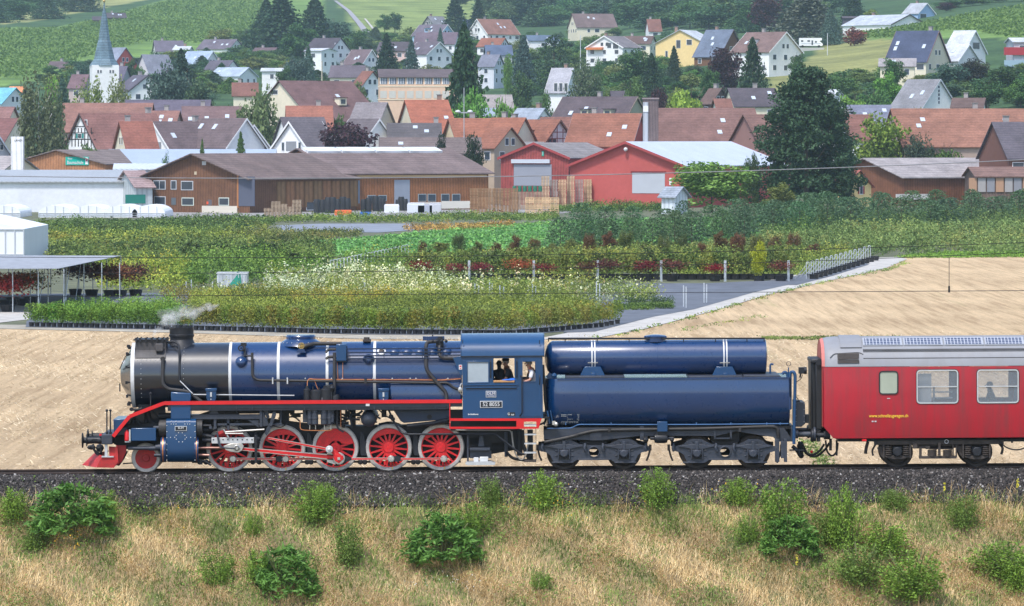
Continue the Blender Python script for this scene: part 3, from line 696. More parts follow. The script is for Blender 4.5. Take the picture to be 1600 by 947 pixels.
# ---- wheels
def wheel_xz(px):return T(px,737,-.8)[0]
SPK = None
def spoke_mesh(r0,r1):
    m = MB();m.add([(-.038,-.035,r0),(.038,-.035,r0),(.022,-.025,r1),(-.022,-.025,r1),(-.038,.035,r0),(.038,.035,r0),(.022,.025,r1),(-.022,.025,r1)],
                  [(0,1,2,3),(4,7,6,5),(0,4,5,1),(1,5,6,2),(2,6,7,3),(3,7,4,0)]);return m.mesh('spoke',REDW)
spk = spoke_mesh(.12,.60)
PIN = (.055,-.315)     # crank pin from the axle, same on every coupled wheel
def crescent(m,r,h0,a0,a1,yf,yb,inner):
    A = np.linspace(math.radians(a0),math.radians(a1),22);out = [(r*math.cos(a),r*math.sin(a)) for a in A]
    inn = [(x,z) for x,z in inner]
    m.prism(out+inn,yf,yb)
def driver(px,big=0,side=-1,sub=True):
    x = wheel_xz(px);R = .70;yf = -.80 if side < 0 else .80;s = 1 if side < 0 else -1
    w = bpy.data.objects.new('driving_wheel',None);COL.objects.link(w);w.parent = loco;w.location = Vector((x,0,R))-ORG[loco.name];ORG[w.name] = Vector((0,0,0));w.empty_display_size = .2
    m = MB();m.lathe([(.612,0),(.70,0),(.712,.02)][:2]+[(.70,s*.10),(.728,s*.115),(.728,s*.14),(.60,s*.14),(.60,s*.02),(.612,0)],(0,yf-s*.02,0),'y',64);part('tyre',m,TYRE,w)
    m = MB();m.lathe([(.575,s*.02),(.614,s*.02),(.614,s*.12),(.575,s*.12),(.575,s*.02)],(0,yf,0),'y',56);part('rim',m,REDW,w)
    if side > 0:
        m = MB()
        for k in range(15):
            a = 2*math.pi*k/15;q = MB();q.box(-.035,.035,-.03,.03,.12,.6);ca,sa = math.cos(a),math.sin(a)
            m.add([(u*ca+v*sa,yy+yf-.06,-u*sa+v*ca) for u,yy,v in q.v],q.f)
        m.lathe([(.17,0),(.17,.12)],(0,yf-.1,0),'y',20);part('spokes_and_hub',m,REDW,w)['kind'] = 'thing'
    else:
        for k in range(16):
            a = 360/16*k+6
            if big and 22 < (90-a) % 360 < 158 and k:continue
            o = link('spoke',spk,w,(0,yf+.06,0),(0,math.radians(a),0))
        m = MB();m.lathe([(0,-.015),(.15,-.015),(.165,0),(.165,.13),(.12,.14)],(0,yf,0),'y',28)
        m.prism([(-.10,-.12),(.10,-.14),(PIN[0]+.12,PIN[1]),(PIN[0]+.07,PIN[1]-.11),(PIN[0]-.07,PIN[1]-.11),(PIN[0]-.12,PIN[1])],yf+.005,yf+.10)
        m.lathe([(.045,-.02),(.045,-.01),(.0,-.022)][:2],(0,yf,0),'y',12)
        part('hub',m,REDW,w,bev=.01)
        m = MB()
        if big:
            crescent(m,.585,0,14,196,yf+.004,yf+.09,[(-.52,-.02),(-.30,.02),(-.19,.09),(-.10,.20),(.02,.235),(.14,.2),(.2,.13),(.4,.12)])
        else:
            crescent(m,.585,0,32,150,yf+.004,yf+.09,[(-.42,.26),(-.22,.37),(-.02,.42),(.2,.42),(.38,.37)])
            # small filled bays round the crank
            for a in (-62,-82,-104,-122):
                q = math.radians(a);m.box(.5*math.cos(q)-.035,.5*math.cos(q)+.035,yf+.01,yf+.08,.5*math.sin(q)-.06,.5*math.sin(q)+.06)
        part('counterweight',m,REDW,w,bev=.008)
        m = MB();m.box(.10,.125,yf-.028,yf-.015,-.67,-.60);part('alignment_mark',m,YEL,w,smooth=False)
        m = MB();m.cyl((0,-.8,0),.09,1.6,'y',14);part('axle',m,IRON,w)
    return w
DX = [358.8,441,524,607.5,689]
for i,px in enumerate(DX):
    driver(px,i == 2);driver(px,i == 2,1)
# leading wheels
for side in (-1,1):
    x = T(228.3,737,-.8)[0];R = .43;yf = .82*side;s = -side
    w = bpy.data.objects.new('leading_wheel',None);COL.objects.link(w);w.parent = loco;w.location = Vector((x,0,R))-ORG[loco.name];ORG[w.name] = Vector((0,0,0))
    m = MB();m.lathe([(.335,0),(.43,0),(.43,s*.1),(.46,s*.115),(.46,s*.14),(.33,s*.14),(.33,s*.02),(.335,0)],(0,yf,0),'y',48);part('tyre',m,TYRE,w)
    m = MB();m.lathe([(0,s*-.03),(.10,s*-.03),(.112,s*-.01),(.118,s*.045),(.15,s*.06),(.26,s*.05),(.30,s*.025),(.336,s*.02)],(0,yf,0),'y',40);m.cyl((0,yf-.03*s if s > 0 else yf+.0,0),.02,.03,'y',8);part('wheel_disc',m,REDD,w)
# ---- cylinders and motion (near side in full, far side plain)
cz = T(282,700,-1.2)[1]
b = MB();A = [T(259.5,655,-1.5),T(306,655,-1.5)];zb_ = T(280,722.5,-1.5)[1];zt_ = A[0][1]
prof_c = [(-.70,zt_)] + [(-1.30-.20*math.sin(a),zt_-.14+.14*math.cos(a)) for a in np.linspace(0,math.pi/2,7)] + [(-1.5,zt_-.9)] + [(-1.12-.38*math.cos(a),zb_+.40-.40*math.sin(a)) for a in np.linspace(0.15,math.pi/2,8)] + [(-.70,zb_)]
b.prismx(prof_c,A[0][0],A[1][0]);cyl_ = part('cylinder',b,BLUEL,loco)
b = MB();b.prismx([(-y,z) for y,z in prof_c],A[0][0],A[1][0]);part('cylinder',b,BLUEL,loco)
b = MB();bx(b,266.5,632,298,655,-1.42,-.8);part('steam_chest',b,BLUEL,loco,bev=.02)
b = MB();pr(b,[(267,612.5),(298,614.5),(298.5,628),(267,628)],-1.32,-.85);part('steam_pipe_casing',b,BLUEL,loco,bev=.03)
b = MB()
xa,xb = A[0][0],A[1][0];yo = -1.505
def riv(px,py):b.ball(pt(px,py,-1.503),.016,6)
for py in (665,674.5,684,694,703,712,719):riv(260.7,py);riv(304.7,py)
for px in (267.5,275,289,296.5):riv(px,658.5)
for px in (267.5,271.3,275,289,293,296.5):riv(px,662.7)
for px,py in ((279,676.3),(284.8,676.3),(275.3,680.4),(289,680.4),(273,683.5),(291.3,683.5),(266.4,683.5),(298,683.5),(275.5,686.3),(289.2,686.3),(279.5,690.5),(285.2,690.5)):riv(px,py)
part('rivet',b,WHITE,cyl_,smooth=False)
b = MB();bx(b,273.2,666,291.8,673,-1.53,-1.50);pl = part('name_plate',b,WHITE,loco)
b = MB();bx(b,273.9,666.7,291.1,672.3,-1.535,-1.53);part('plate_field',b,IRON,pl)
def text_on(parent,s,px,py,y,size,mat,sx=1.,name='lettering',bold=.0,align='CENTER',depth=.003):
    me = textmesh(name,s,size,mat,depth,sx,align,bold);x,z = T(px,py,y)
    return link(name,me,parent,Vector((x,y,z))-ORG[parent.name],(math.pi/2,0,0))
text_on(pl,'SLM',282.5,668.9,-1.539,.085,WHITE,1.2,bold=.001)
# cylinder covers and valve chest ends
for s in (-1,1):
    yc = 1.17*s
    def cy(mb,pxa,pxb,pz,r0,r1=None):
        xa_,xb_ = T(pxa,pz,-1.17)[0],T(pxb,pz,-1.17)[0];z_ = T(pxa,pz,-1.17)[1];mb.lathe([(r0,0),(r1 or r0,xb_-xa_)],(xa_,yc,z_),'x',28)
    b = MB();cy(b,252,260,702,.40);cy(b,305,311,702,.40);part('cylinder_cover',b,BLUE,loco)
    b = MB();cy(b,254.5,256.5,702,.405);cy(b,307.5,308.6,702,.405);part('cover_joint',b,COPPER,loco)
    b = MB();cy(b,249.5,260,669,.27,.27);cy(b,305,316.5,669,.27);cy(b,311,312.5,669,.285);cy(b,248.5,250,669,.22);part('valve_chest',b,PIPE,loco)
    b = MB();cy(b,200,234,700.5,.055);cy(b,233,245,700.5,.075);cy(b,243,252,699,.10);cy(b,241,252,711.5,.05);cy(b,240,250,668.5,.07);part('tail_rod_guide',b,DGREY,loco)
# motion, near side
b = MB();bx(b,330.3,684,397,692.8,-1.22,-1.06);sb_ = part('slide_bar',b,GSTEEL,loco,bev=.01)
b = MB()
for px in (333.5,348.5,356,363.7,371,378.6,386,393.7):b.cyl(pt(px,687,-1.232),.022,.02,'y',10)
part('bar_bolt',b,IRON,sb_)
b = MB();tu(b,[(311,700,-1.15),(352,700,-1.15)],.042,12);tu(b,[(311,711,-1.15),(327,711.5,-1.15)],.04,10);part('piston_rod',b,paint('oily_piston_rod',(.32,.17,.14),.35,.7),loco)
b = MB();pr(b,[(349,697),(357,694),(362,693),(378,693),(381,697),(378,704),(372,707.5),(360,706),(352,703)],-1.22,-1.04);b.cyl(pt(370,700,-1.27),.10,.1,'y',20,.02);ch = part('crosshead',b,STEEL,loco,bev=.01)
b = MB();b.lathe([(.055,0),(.07,.0),(.07,.03),(.055,.03),(.055,0)],pt(370,700,-1.30),'y',16);part('crosshead_pin',b,IRON,ch)
def rod(name,p0,p1,h0,h1,y0_,y1_,edge=True,parent=None):
    a = Vector(T(*p0,y0_));c = Vector(T(*p1,y0_));d = (c-a).normalized();n_ = Vector((-d.y,d.x));m = MB()
    m.prism([tuple(a+n_*h0),tuple(c+n_*h1),tuple(c-n_*h1),tuple(a-n_*h0)],y0_,y1_);o = part(name,m,STEEL if edge else REDP,parent or loco)
    if edge:
        m = MB();k = .62;m.prism([tuple(a+n_*h0*k),tuple(c+n_*h1*k),tuple(c-n_*h1*k),tuple(a-n_*h0*k)],y0_-.006,y0_);part('rod_web',m,REDP,o,smooth=False)
    return o
main = rod('main_rod',(376,701.2),(524,715),.048,.085,-1.14,-1.06)
b = MB();b.cyl(pt(529.5,716.8,-1.17),.19,.13,'y',28,.02);b.prism([T(511,707,-1.14),T(524,708,-1.14),T(524,726,-1.14),T(511,722,-1.14)],-1.14,-1.05);part('big_end',b,STEEL,main)
for a_,c_ in ((358.8+5,441+5),(441+5,524+5),(524+5,607.5+3.5),(607.5+3.5,689+4.5)):
    rod('coupling_rod',(a_,717.2),(c_,717),.035,.035,-.98,-.92)
b = MB()
for px in (363.8,446,611,693.5):
    b.cyl(pt(px,717.2,-1.03),.105,.16,'y',20,.02);b.cyl(pt(px,717.2,-1.05),.05,.03,'y',6)
    for k in range(6):b.ball((pt(px,717.2,0)[0]+.078*math.cos(k*1.05),-1.035,pt(px,717.2,-1.03)[2]+.078*math.sin(k*1.05)),.013,5)
part('coupling_rod_bearing',b,STEEL,loco)
b = MB();
for px in (437,620):pr(b,[(px-6,713.5),(px+1,712),(px+6,714.5),(px+6,720),(px+1,722),(px-6,720.5)],-1.0,-.92)
pr(b,[(537,712),(549,715.5),(549,719),(537,724)],-1.0,-.92);part('rod_knuckle',b,IRON,loco)
b = MB();pr(b,[(519.5,713),(524,708.5),(530,711),(536,712),(537,717),(529.5,724),(523,720)],-1.22,-1.17);pr(b,[(517,706),(523,702),(533,711),(524,716)],-1.21,-1.17);rc = part('return_crank',b,REDP,loco,bev=.01)
b = MB();bx(b,527.3,714.5,531.5,718.8,-1.25,-1.22);part('crank_square',b,STEEL,rc)
ecc = rod('eccentric_rod',(419,684.7),(509,701.5),.032,.04,-1.27,-1.22)
b = MB();b.cyl(pt(514.5,702.4,-1.32),.115,.12,'y',24,.02);b.ball(pt(514.5,702.4,-1.33),.06,10,(1,.3,1));part('eccentric_bearing',b,GSTEEL,ecc)
b = MB();tu(b,[(352,675,-1.25),(413,671,-1.25)],.028,8);tu(b,[(352,677.5,-1.28),(380,677.5,-1.28)],.022,8);tu(b,[(349,671,-1.25),(354,678,-1.25),(357,684,-1.25)],.03,8);part('radius_rod',b,STEEL,loco)
b = MB();pr(b,[(340,675),(350,671.5),(352,674.5),(342,679.5)],-1.24,-1.18);part('valve_crosshead',b,REDD,loco)
b = MB();pr(b,[(337.5,676),(340.5,675),(343.5,692),(346.5,697),(344,700),(340.8,694)],-1.30,-1.26);tu(b,[(345,698.5,-1.28),(352,700,-1.28),(366,701,-1.28)],.02,6);part('combination_lever',b,DGREY,loco)
b = MB();pr(b,[(426,644),(430,643),(431.5,648),(426,663),(424,667),(421,665),(423,655)],-1.3,-1.22);pr(b,[(420,664),(424,668),(420,676),(416.5,681),(413.5,677),(417,668)],-1.32,-1.25)
b.cyl(pt(423,663,-1.36),.055,.1,'y',14);b.cyl(pt(428,649.5,-1.33),.035,.05,'y',12);b.cyl(pt(426,656,-1.33),.025,.05,'y',10);tu(b,[(439.5,640,-1.2),(438.5,663,-1.2)],.02,6);b.cyl(pt(438.5,662.5,-1.25),.045,.1,'y',12);tu(b,[(424,663,-1.2),(438,663,-1.2)],.03,6)
part('expansion_link',b,DGREY,loco)
b = MB();bx(b,300,648,406,654.5,-1.26,-1.12);bx(b,340,661.5,412,664.5,-1.2,-1.12);pr(b,[(387,656),(404,656),(404,668)],-1.22,-1.2);bx(b,405.5,640,409.5,667,-1.3,-1.1);pr(b,[(409,642),(412,645),(421,665),(409,666)],-1.25,-1.1);pr(b,[(410,638),(418,640),(421,652),(418,656)],-1.2,-1.1)
pr(b,[(333,638),(337.5,638),(341,646.5),(327,646.5)],-1.24,-1.14);bx(b,334,654,338,668,-1.24,-1.16);b.cyl(pt(336,668,-1.27),.05,.1,'y',12);b.cyl(pt(329,668,-1.27),.05,.1,'y',12);bx(b,354.5,655,358.5,672,-1.2,-1.12)
part('motion_bracket',b,DGREY,loco)
b = MB();bx(b,397.5,680,401.8,723.5,-1.28,-1.16);bx(b,401,683,406,687,-1.26,-1.16);part('guide_post',b,IRON,loco,bev=.01)
b = MB();tu(b,[(316,665,-1.2),(330,665,-1.2)],.04,8);tu(b,[(316,680,-1.1),(335,683,-1.1)],.07,8);tu(b,[(316,672,-1.1),(340,671,-1.1)],.05,8);tu(b,[(306,722,-1.2),(318,719,-1.2),(330,727,-1.2)],.035,8);bx(b,311,718,316,726,-1.25,-1.1);tu(b,[(316,688,-1.15),(330,688,-1.15)],.065,8)
part('valve_spindle',b,IRON,loco)
# brake blocks and rigging between the wheels
for px in (400,483,566,649):
    b = MB();pr(b,[(px-3,676),(px+2,676),(px+4,688),(px+9,697),(px+8,712),(px-2,712),(px-4,700)],-.80,-.70);b.cyl(pt(px-1,678,-.84),.05,.1,'y',10);part('brake_block',b,IRON,loco,bev=.01)
b = MB();tu(b,[(300,722,-.6),(720,721.5,-.6)],.03,6)
for px in (312,322,395,405,480,486,563,570,646,653):
    b.ball(pt(px,722,-.68),.085,8,(1,.5,1))
part('brake_rigging',b,FRAME,loco)
# ---- front end
b = MB();bx(b,158.5,679,175.5,694.5,-1.35,1.35);part('buffer_beam',b,DGREY,loco,bev=.02)
for y in (-.96,.96):
    b = MB();x,z = T(141,688,-.96)
    b.lathe([(.0,-.27),(.23,-.25),(.24,-.235),(.23,-.22),(.09,-.20),(.09,-.12),(.19,-.115),(.19,-.10),(.11,-.08),(.105,.2),(.12,.30),(.12,.38)],(x,y,z),'x',26);part('buffer',b,IRON,loco)
b = MB();bx(b,143,686,152,687.5,-1.08,-.85);part('buffer_slot',b,FRAME,loco)
b = MB()
for px in (167,172.5):tu(b,[(px,641,-1.1),(px,678,-1.1)],.022,6);b.ball(pt(px,641.5,-1.1),.045,8);bx(b,px-2,675,px+2,679,-1.15,-1.05)
part('lamp_bracket',b,IRON,loco)
b = MB();tu(b,[(141,698,-.6),(148,703,-.6),(150,709,-.6),(158,711,-.6),(158,698,-.6)],.035);tu(b,[(145,694,-.3),(147,704,-.3),(154,708,-.3)],.04);tu(b,[(155,708,-.7),(155,719,-.7)],.05);b.ball(pt(143,699,-.5),.10,8,(1.4,.7,.8));b.ball(pt(156,700,-.5),.13,8);part('screw_coupling',b,IRON,loco)
b = MB();bx(b,155,678,159,681,-1.12,-1.0);part('coupling_tap',b,REDP,loco)
b = MB();pr(b,[(177,655),(199,655),(199,680),(178,681)],-.9,.9);part('front_step_box',b,BLUEL,loco,bev=.02)
b = MB();pr(b,[(175,683),(203,652),(212,640),(258,632),(262,700),(196,702),(178,694)],-.56,-.53);bx(b,190,662,262,668,-.9,.9);part('front_frame',b,FRAME,loco)
b = MB();pr(b,[(150.5,730.5),(158,715),(176,713),(184,722),(178,731)],-1.28,-1.22);pr(b,[(170,698),(184,699.5),(185,724),(177,731),(171,715)],-1.2,-1.0)
xa_,za_ = T(150.5,730.5,-1.2);xb_,zb2 = T(160,712,-1.2)
b.add([(xa_,-1.25,za_),(xb_,-1.2,zb2),(xb_-.35,0,zb2),(xa_-.55,0,za_)],[(0,1,2,3),(3,2,1,0)]);b.add([(xa_,1.25,za_),(xb_,1.2,zb2),(xb_-.35,0,zb2),(xa_-.55,0,za_)],[(0,1,2,3),(3,2,1,0)])
plough = part('rail_guard',b,REDD,loco,smooth=False)
b = MB();bx(b,163.5,694,168,714,-1.3,-1.22);bx(b,158.5,713,177.5,714.6,-1.32,-1.1);part('step_hanger',b,GSTEEL,plough)
b = MB();pr(b,[(181,696),(197,696),(197,706),(190,722),(183,727),(183,708)],-1.0,-.9);pr(b,[(183,697),(197,697),(196,712),(184,727)],.8,.9);part('pony_truck',b,REDD,loco,bev=.01)
b = MB();pr(b,[(193,706),(199,706),(193,718),(186,728),(181,727)],-.88,-.5);tu(b,[(192,724.5,-.8),(207,723.5,-.8)],.02,6);part('pony_frame',b,FRAME,loco)
b = MB();bx(b,204.5,669,244,689,-1.32,-.95);part('air_tank_box',b,BLUEL,loco,bev=.02)
b = MB();bx(b,201.5,671,204,691,-1.34,-1.28);bx(b,195,689.5,204,691.2,-1.34,-1.2);part('extinguisher_bracket',b,GSTEEL,loco)
ext = MB();ext.lathe([(.05,0),(.075,.02),(.075,.26),(.04,.31),(.025,.34)],pt(198.5,689,-1.3),'z',16);part('fire_extinguisher',ext,REDP,loco)
b = MB();tu(b,[(205,662,-1.0),(208,655,-1.0),(214,657,-1.0),(217,664,-1.0)],.05);tu(b,[(230,640,-.8),(233,656,-.8),(240,662,-.8),(262,662,-.8)],.08,10,.3);tu(b,[(238,641,-1),(250,655,-1)],.03);tu(b,[(228,641,-.8),(228,668,-.8)],.05);b.cyl(pt(248,650,-1.0),.10,.5,'x',12);tu(b,[(206,640,-.8),(216,640,-.8),(222,638,-.8)],.04);part('front_pipework',b,FRAME,loco)
b = MB();bx(b,216,632,236,639,-.6,.6);tu(b,[(205,639.5,-.9),(206,639.5,-.5)],.06);part('smokebox_saddle',b,FRAME,loco)
# ---- cab
def cabz(py,y=-1.5):return T(785,py,y)[1]
zc0,zc1,zc2 = cabz(653.5),cabz(556.5),cabz(527)
xc0,xc1 = T(722.7,600,-1.5)[0],T(848,600,-1.5)[0]
def holes(mb,rx0,rx1,rz0,rz1,hs,y0,y1):
    """a plate from rx0..rx1, rz0..rz1 with rectangular holes, as boxes"""
    xs_ = sorted({rx0,rx1,*[h[0] for h in hs],*[h[1] for h in hs]});zs_ = sorted({rz0,rz1,*[h[2] for h in hs],*[h[3] for h in hs]})
    for xa_,xb_ in zip(xs_,xs_[1:]):
        run = None
        for za_,zb_ in zip(zs_,zs_[1:]):
            mx,mz = (xa_+xb_)/2,(za_+zb_)/2;solid = not any(h[0] < mx < h[1] and h[2] < mz < h[3] for h in hs)
            if solid:run = (run[0],zb_) if run else (za_,zb_)
            if (not solid or zb_ == zs_[-1]) and run:mb.box(xa_,xb_,y0,y1,*run);run = None
def HR(x0_,y0_,x1_,y1_,y=-1.5):a = T(x0_,y0_,y);c = T(x1_,y1_,y);return (a[0],c[0],c[1],a[1])
H1,H2,H3 = HR(730.5,566,763,597),HR(770.5,560,804,597.5),HR(816.5,565,836.7,596)
b = MB();holes(b,xc0,xc1,zc0,zc1,[H1,H2,H3],-1.5,-1.47);side = part('cab_side',b,BLUEL,loco,smooth=False)
b = MB();holes(b,xc0,xc1,zc0,zc1,[(H1[0],H1[1],H1[2],H1[3]),H2,H3],1.47,1.5);part('cab_side',b,BLUEL,loco,smooth=False)
b = MB();b.box(xc0,xc0+.03,-1.47,1.47,zc0,zc1+.25);part('cab_front',b,BLUEL,loco)
b = MB();b.box(xc1-.03,xc1,-1.47,-.75,zc0,zc1);b.box(xc1-.03,xc1,.75,1.47,zc0,zc1);b.box(xc1-.03,xc1,-.75,.75,zc0,zc0+1.0);part('cab_back',b,BLUEL,loco)
b = MB();b.box(xc0,xc1+.2,-1.46,1.46,zc0-.02,zc0+.03);part('cab_floor',b,FRAME,loco)
b = MB();rr = [(-1.53,zc1),(-1.515,zc1+.12),(-1.46,zc1+.27),(-1.36,zc1+.39),(-1.20,zc1+.48),(-.95,zc1+.56),(-.5,zc1+.63),(0,zc1+.65)];rr = rr+[(-y,z) for y,z in rr[-2::-1]]
xr0,xr1 = T(719.7,540,-1.5)[0],T(850.8,540,-1.5)[0]
nr_ = len(rr);b.v += [(x,y,z) for x in (xr0,xr1) for y,z in rr];b.f += [(i,nr_+i,nr_+i+1,i+1) for i in range(nr_-1)];b.v += [(x,y*.98,z-.03) for x in (xr0,xr1) for y,z in rr];b.f += [(2*nr_+i,2*nr_+i+1,3*nr_+i+1,3*nr_+i) for i in range(nr_-1)]
b.prismx(rr,xr0+.01,xr0+.03);b.prismx(rr,xr1-.03,xr1-.01);part('cab_roof',b,BLUEL,loco)
b = MB();b.box(xr0,xr1,-1.545,-1.52,zc1-.012,zc1+.012);bx(b,813,523.5,822,526,-.6,-.2);part('roof_gutter',b,IRON,loco)
b = MB();x,z = T(723,534,-1.5);b.box(x-.012,x+.012,-1.5,-1.47,z-.06,z+.06);x,z = T(843,534.5,-1.5);b.box(x-.012,x+.012,-1.5,-1.47,z-.06,z+.06);part('lifting_eye',b,FRAME,loco)
def frame_rect(mb,h,w,y0,y1):
    x0_,x1_,z0_,z1_ = h;mb.box(x0_-w,x1_+w,y0,y1,z1_,z1_+w);mb.box(x0_-w,x1_+w,y0,y1,z0_-w,z0_);mb.box(x0_-w,x0_,y0,y1,z0_,z1_);mb.box(x1_,x1_+w,y0,y1,z0_,z1_)
b = MB();frame_rect(b,H1,.035,-1.52,-1.49);wf = part('cab_window',b,BLUEL,loco,bev=.008)
b = MB();b.box(H1[0],H1[1],-1.49,-1.485,H1[2],H1[3]);part('pane',b,paint('hazy_glass',(.36,.42,.47),.12,0,.12,2),wf)
b = MB();frame_rect(b,H2,.03,-1.515,-1.49);part('window_frame',b,BLUEL,loco,bev=.008)
b = MB();bx(b,771,594.5,804,597.5,-1.535,-1.42);part('arm_rest',b,paint('varnished_wood',(.50,.27,.11),.5),loco,bev=.01)
D = HR(811.8,557.5,845.8,650.5)
b = MB();holes(b,D[0],D[1],D[2],D[3],[H3],-1.515,-1.50);dr = part('cab_door',b,BLUEL,loco,smooth=False)
b = MB();frame_rect(b,H3,.03,-1.53,-1.515);bx(b,838,560,840,650,-1.525,-1.515);part('door_frame',b,BLUEL,dr)
b = MB();tu(b,[(813,587,-1.515),(815.5,588,-1.60),(815.8,646,-1.60),(812,650,-1.515)],.018,6);tu(b,[(843,586,-1.52),(843.2,590,-1.58),(843.2,598,-1.58),(843,601,-1.52)],.014,6)
for px in (766.5,807.5):tu(b,[(px,563,-1.51),(px,565,-1.56),(px,588,-1.56),(px,590,-1.51)],.016,6)
part('handrail',b,IRON,loco)
b = MB();bx(b,727.8,602.6,807,604,-1.515,-1.49);bx(b,727.8,606,807,607.3,-1.515,-1.49);part('sliding_track',b,FRAME,loco)
b = MB();bx(b,727.8,604,807,606,-1.54,-1.50);bx(b,722.7,599.5,810,602,-1.53,-1.50);part('track_cover',b,BLUEL,loco)
b = MB()
for px in (729,808.8):
    for py in (559,565,571,578,585,592):b.ball(pt(px,py,-1.503),.012,5)
for px in range(724,812,6):b.ball(pt(px,651.5,-1.503),.010,5)
for py in range(612,650,6):b.ball(pt(724,py,-1.503),.010,5);b.ball(pt(810.5,py,-1.503),.010,5)
part('rivet',b,BLUEL,side,smooth=False)
b = MB();pr(b,[(707.5,559),(722.5,556.5),(722.5,586),(719.5,586)],-1.44,-1.40);wing = part('cab_wing',b,BLUEL,loco)
b = MB();bx(b,717,570,722,577.5,-1.45,-1.44);part('warning_label',b,WHITE,wing)
b = MB();bx(b,718,571.2,721,573.5,-1.453,-1.45);bx(b,718.3,575,720.7,576.4,-1.453,-1.45);part('warning_mark',b,REDP,wing,smooth=False)
b = MB();tu(b,[(722,599,-1.47),(719.5,601,-1.5),(719,613,-1.5),(722,617,-1.47)],.022,6);b.ball(pt(719,609,-1.5),.09,10,(.8,.5,1));part('injector_valve',b,STEEL,loco)
# plates and lettering
b = MB();bx(b,759,611,775.3,621,-1.515,-1.50);p1 = part('owner_plate',b,GSTEEL,loco,bev=.004)
b = MB();bx(b,759.9,611.9,774.5,620.2,-1.519,-1.515);part('plate_field',b,paint('plate_blue_grey',(.10,.12,.22),.4),p1)
text_on(p1,'DLM',767.2,615,-1.522,.115,WHITE,1.12,bold=.0012)
b = MB();bx(b,762,618.4,773,619.2,-1.5205,-1.519);part('small_print',b,GSTEEL,p1,smooth=False)
b = MB();bx(b,750,626.7,785,637,-1.52,-1.50);p2 = part('number_plate',b,WHITE,loco,bev=.004)
b = MB();bx(b,750.9,627.6,784.1,636.1,-1.524,-1.52);part('plate_field',b,paint('plate_black',(.012,.012,.02),.4),p2)
text_on(p2,'52 8055',767.5,631.9,-1.528,.175,WHITE,.93,bold=.0015)
text_on(side,'Bw Schaffhausen',739.3,647.4,-1.503,.05,WHITE,.95,'depot_lettering',.003)
b = MB();bx(b,793.5,644.3,805,650,-1.505,-1.50);p3 = part('brake_plate',b,FRAME,loco)
text_on(p3,'G',794.8,647,-1.508,.11,WHITE,.8,bold=.002);text_on(p3,'56,8',800.8,648,-1.508,.062,WHITE,.9,bold=.002)
# red side frame beneath the cab
b = MB();bx(b,702,629,703.6,670,-1.455,-1.42)
pr(b,[(703.6,653.8),(807,653.8),(807,657.6),(703.6,657.6)],-1.50,-1.44);pr(b,[(703.6,667),(807,667),(807,670.2),(703.6,670.2)],-1.50,-1.44)
pr(b,[(806.9,653.8),(846.5,653.8),(844.7,658.8),(818.6,658.8),(818.6,667.4),(806.9,670)],-1.51,-1.44);pr(b,[(838,658.8),(844.8,658.8),(841.5,669.8),(838,669.8)],-1.51,-1.44);pr(b,[(806.9,667.2),(838,667.2),(838,670),(806.9,670)],-1.512,-1.44)
part('cab_support_frame',b,REDP,loco,smooth=False)
b = MB();bx(b,700,640,724,656,-.9,-.86);bx(b,704,656,807,672,-.9,-.86);part('cab_backing',b,FRAME,loco,smooth=False)
b = MB();pr(b,[(700,671),(812,671),(806,716),(790,718),(782,700),(768,694),(763,703),(765,726),(731,726),(730,680)],-.55,-.5)
b2 = MB();holes(b2,*HR(729,671,816,700,-.8),[HR(734,684,748,694,-.8),HR(768,692,790,700,-.8)],-.8,-.76)
part('rear_frame',b2,FRAME,loco,smooth=False)
b = MB();bx(b,729.5,681,732.5,725,-1.2,-1.1);bx(b,734,700,766,704,-1.3,-.9);bx(b,734,704,768,716,-1.1,-.9);pr(b,[(749,681),(755,681),(757,698),(747,698)],-1.1,-1.0);bx(b,790,675,791.5,712,-1.0,-.9);bx(b,788,676,793.5,714,-.96,-.8);part('ash_pan_hopper',b,DGREY,loco,bev=.01)
b = MB();pr(b,[(727,725),(729,722),(766,721),(774,724),(773,726.5),(730,727)],-1.4,-.8);part('step_board',b,GSTEEL,loco)
b = MB();bx(b,740,715,748,722,-1.3,-1.1);bx(b,749.5,714,763,721.5,-1.32,-1.1);part('sand_box',b,WHITE,loco,bev=.02)
b = MB();tu(b,[(800,674,-1.1),(802,695,-1.1),(806,712,-1.1),(815,720,-1.1),(822,712,-1.1),(826,690,-1.1)],.02,6,.3);tu(b,[(712,672,-1.2),(798,672.5,-1.2),(800,680,-1.2),(802,700,-1.2)],.018,6);part('hose',b,paint('grey_hose',(.3,.29,.27),.6),loco)
b = MB();tu(b,[(791,706,-1),(800,716,-1),(815,719,-1),(838,720,-1)],.045,8,.3);tu(b,[(812,672,-.9),(812,712,-.9)],.09,8);tu(b,[(816,672,-.9),(818,700,-.9),(828,719,-.9)],.06,8,.3);bx(b,824,672,833,718,-.9,-.6);tu(b,[(851,596,-1.2),(853,640,-1.2),(852,660,-1.2),(842,664,-1.2)],.03,6,.3);part('rear_pipework',b,FRAME,loco)
b = MB()
for px in (819,837.5):bx(b,px-.6,670,px+.6,722,-1.42,-1.38)
lad = part('cab_ladder',b,IRON,loco)
for py in (664.7,679,693.3,707.5):
    b = MB();bx(b,819.3,py-1,838,py+1,-1.52 if py < 670 else -1.44,-1.2);part('tread',b,GSTEEL,lad)
b = MB();bx(b,820,719,838,722,-1.45,-1.2);part('tread',b,RUST,lad)
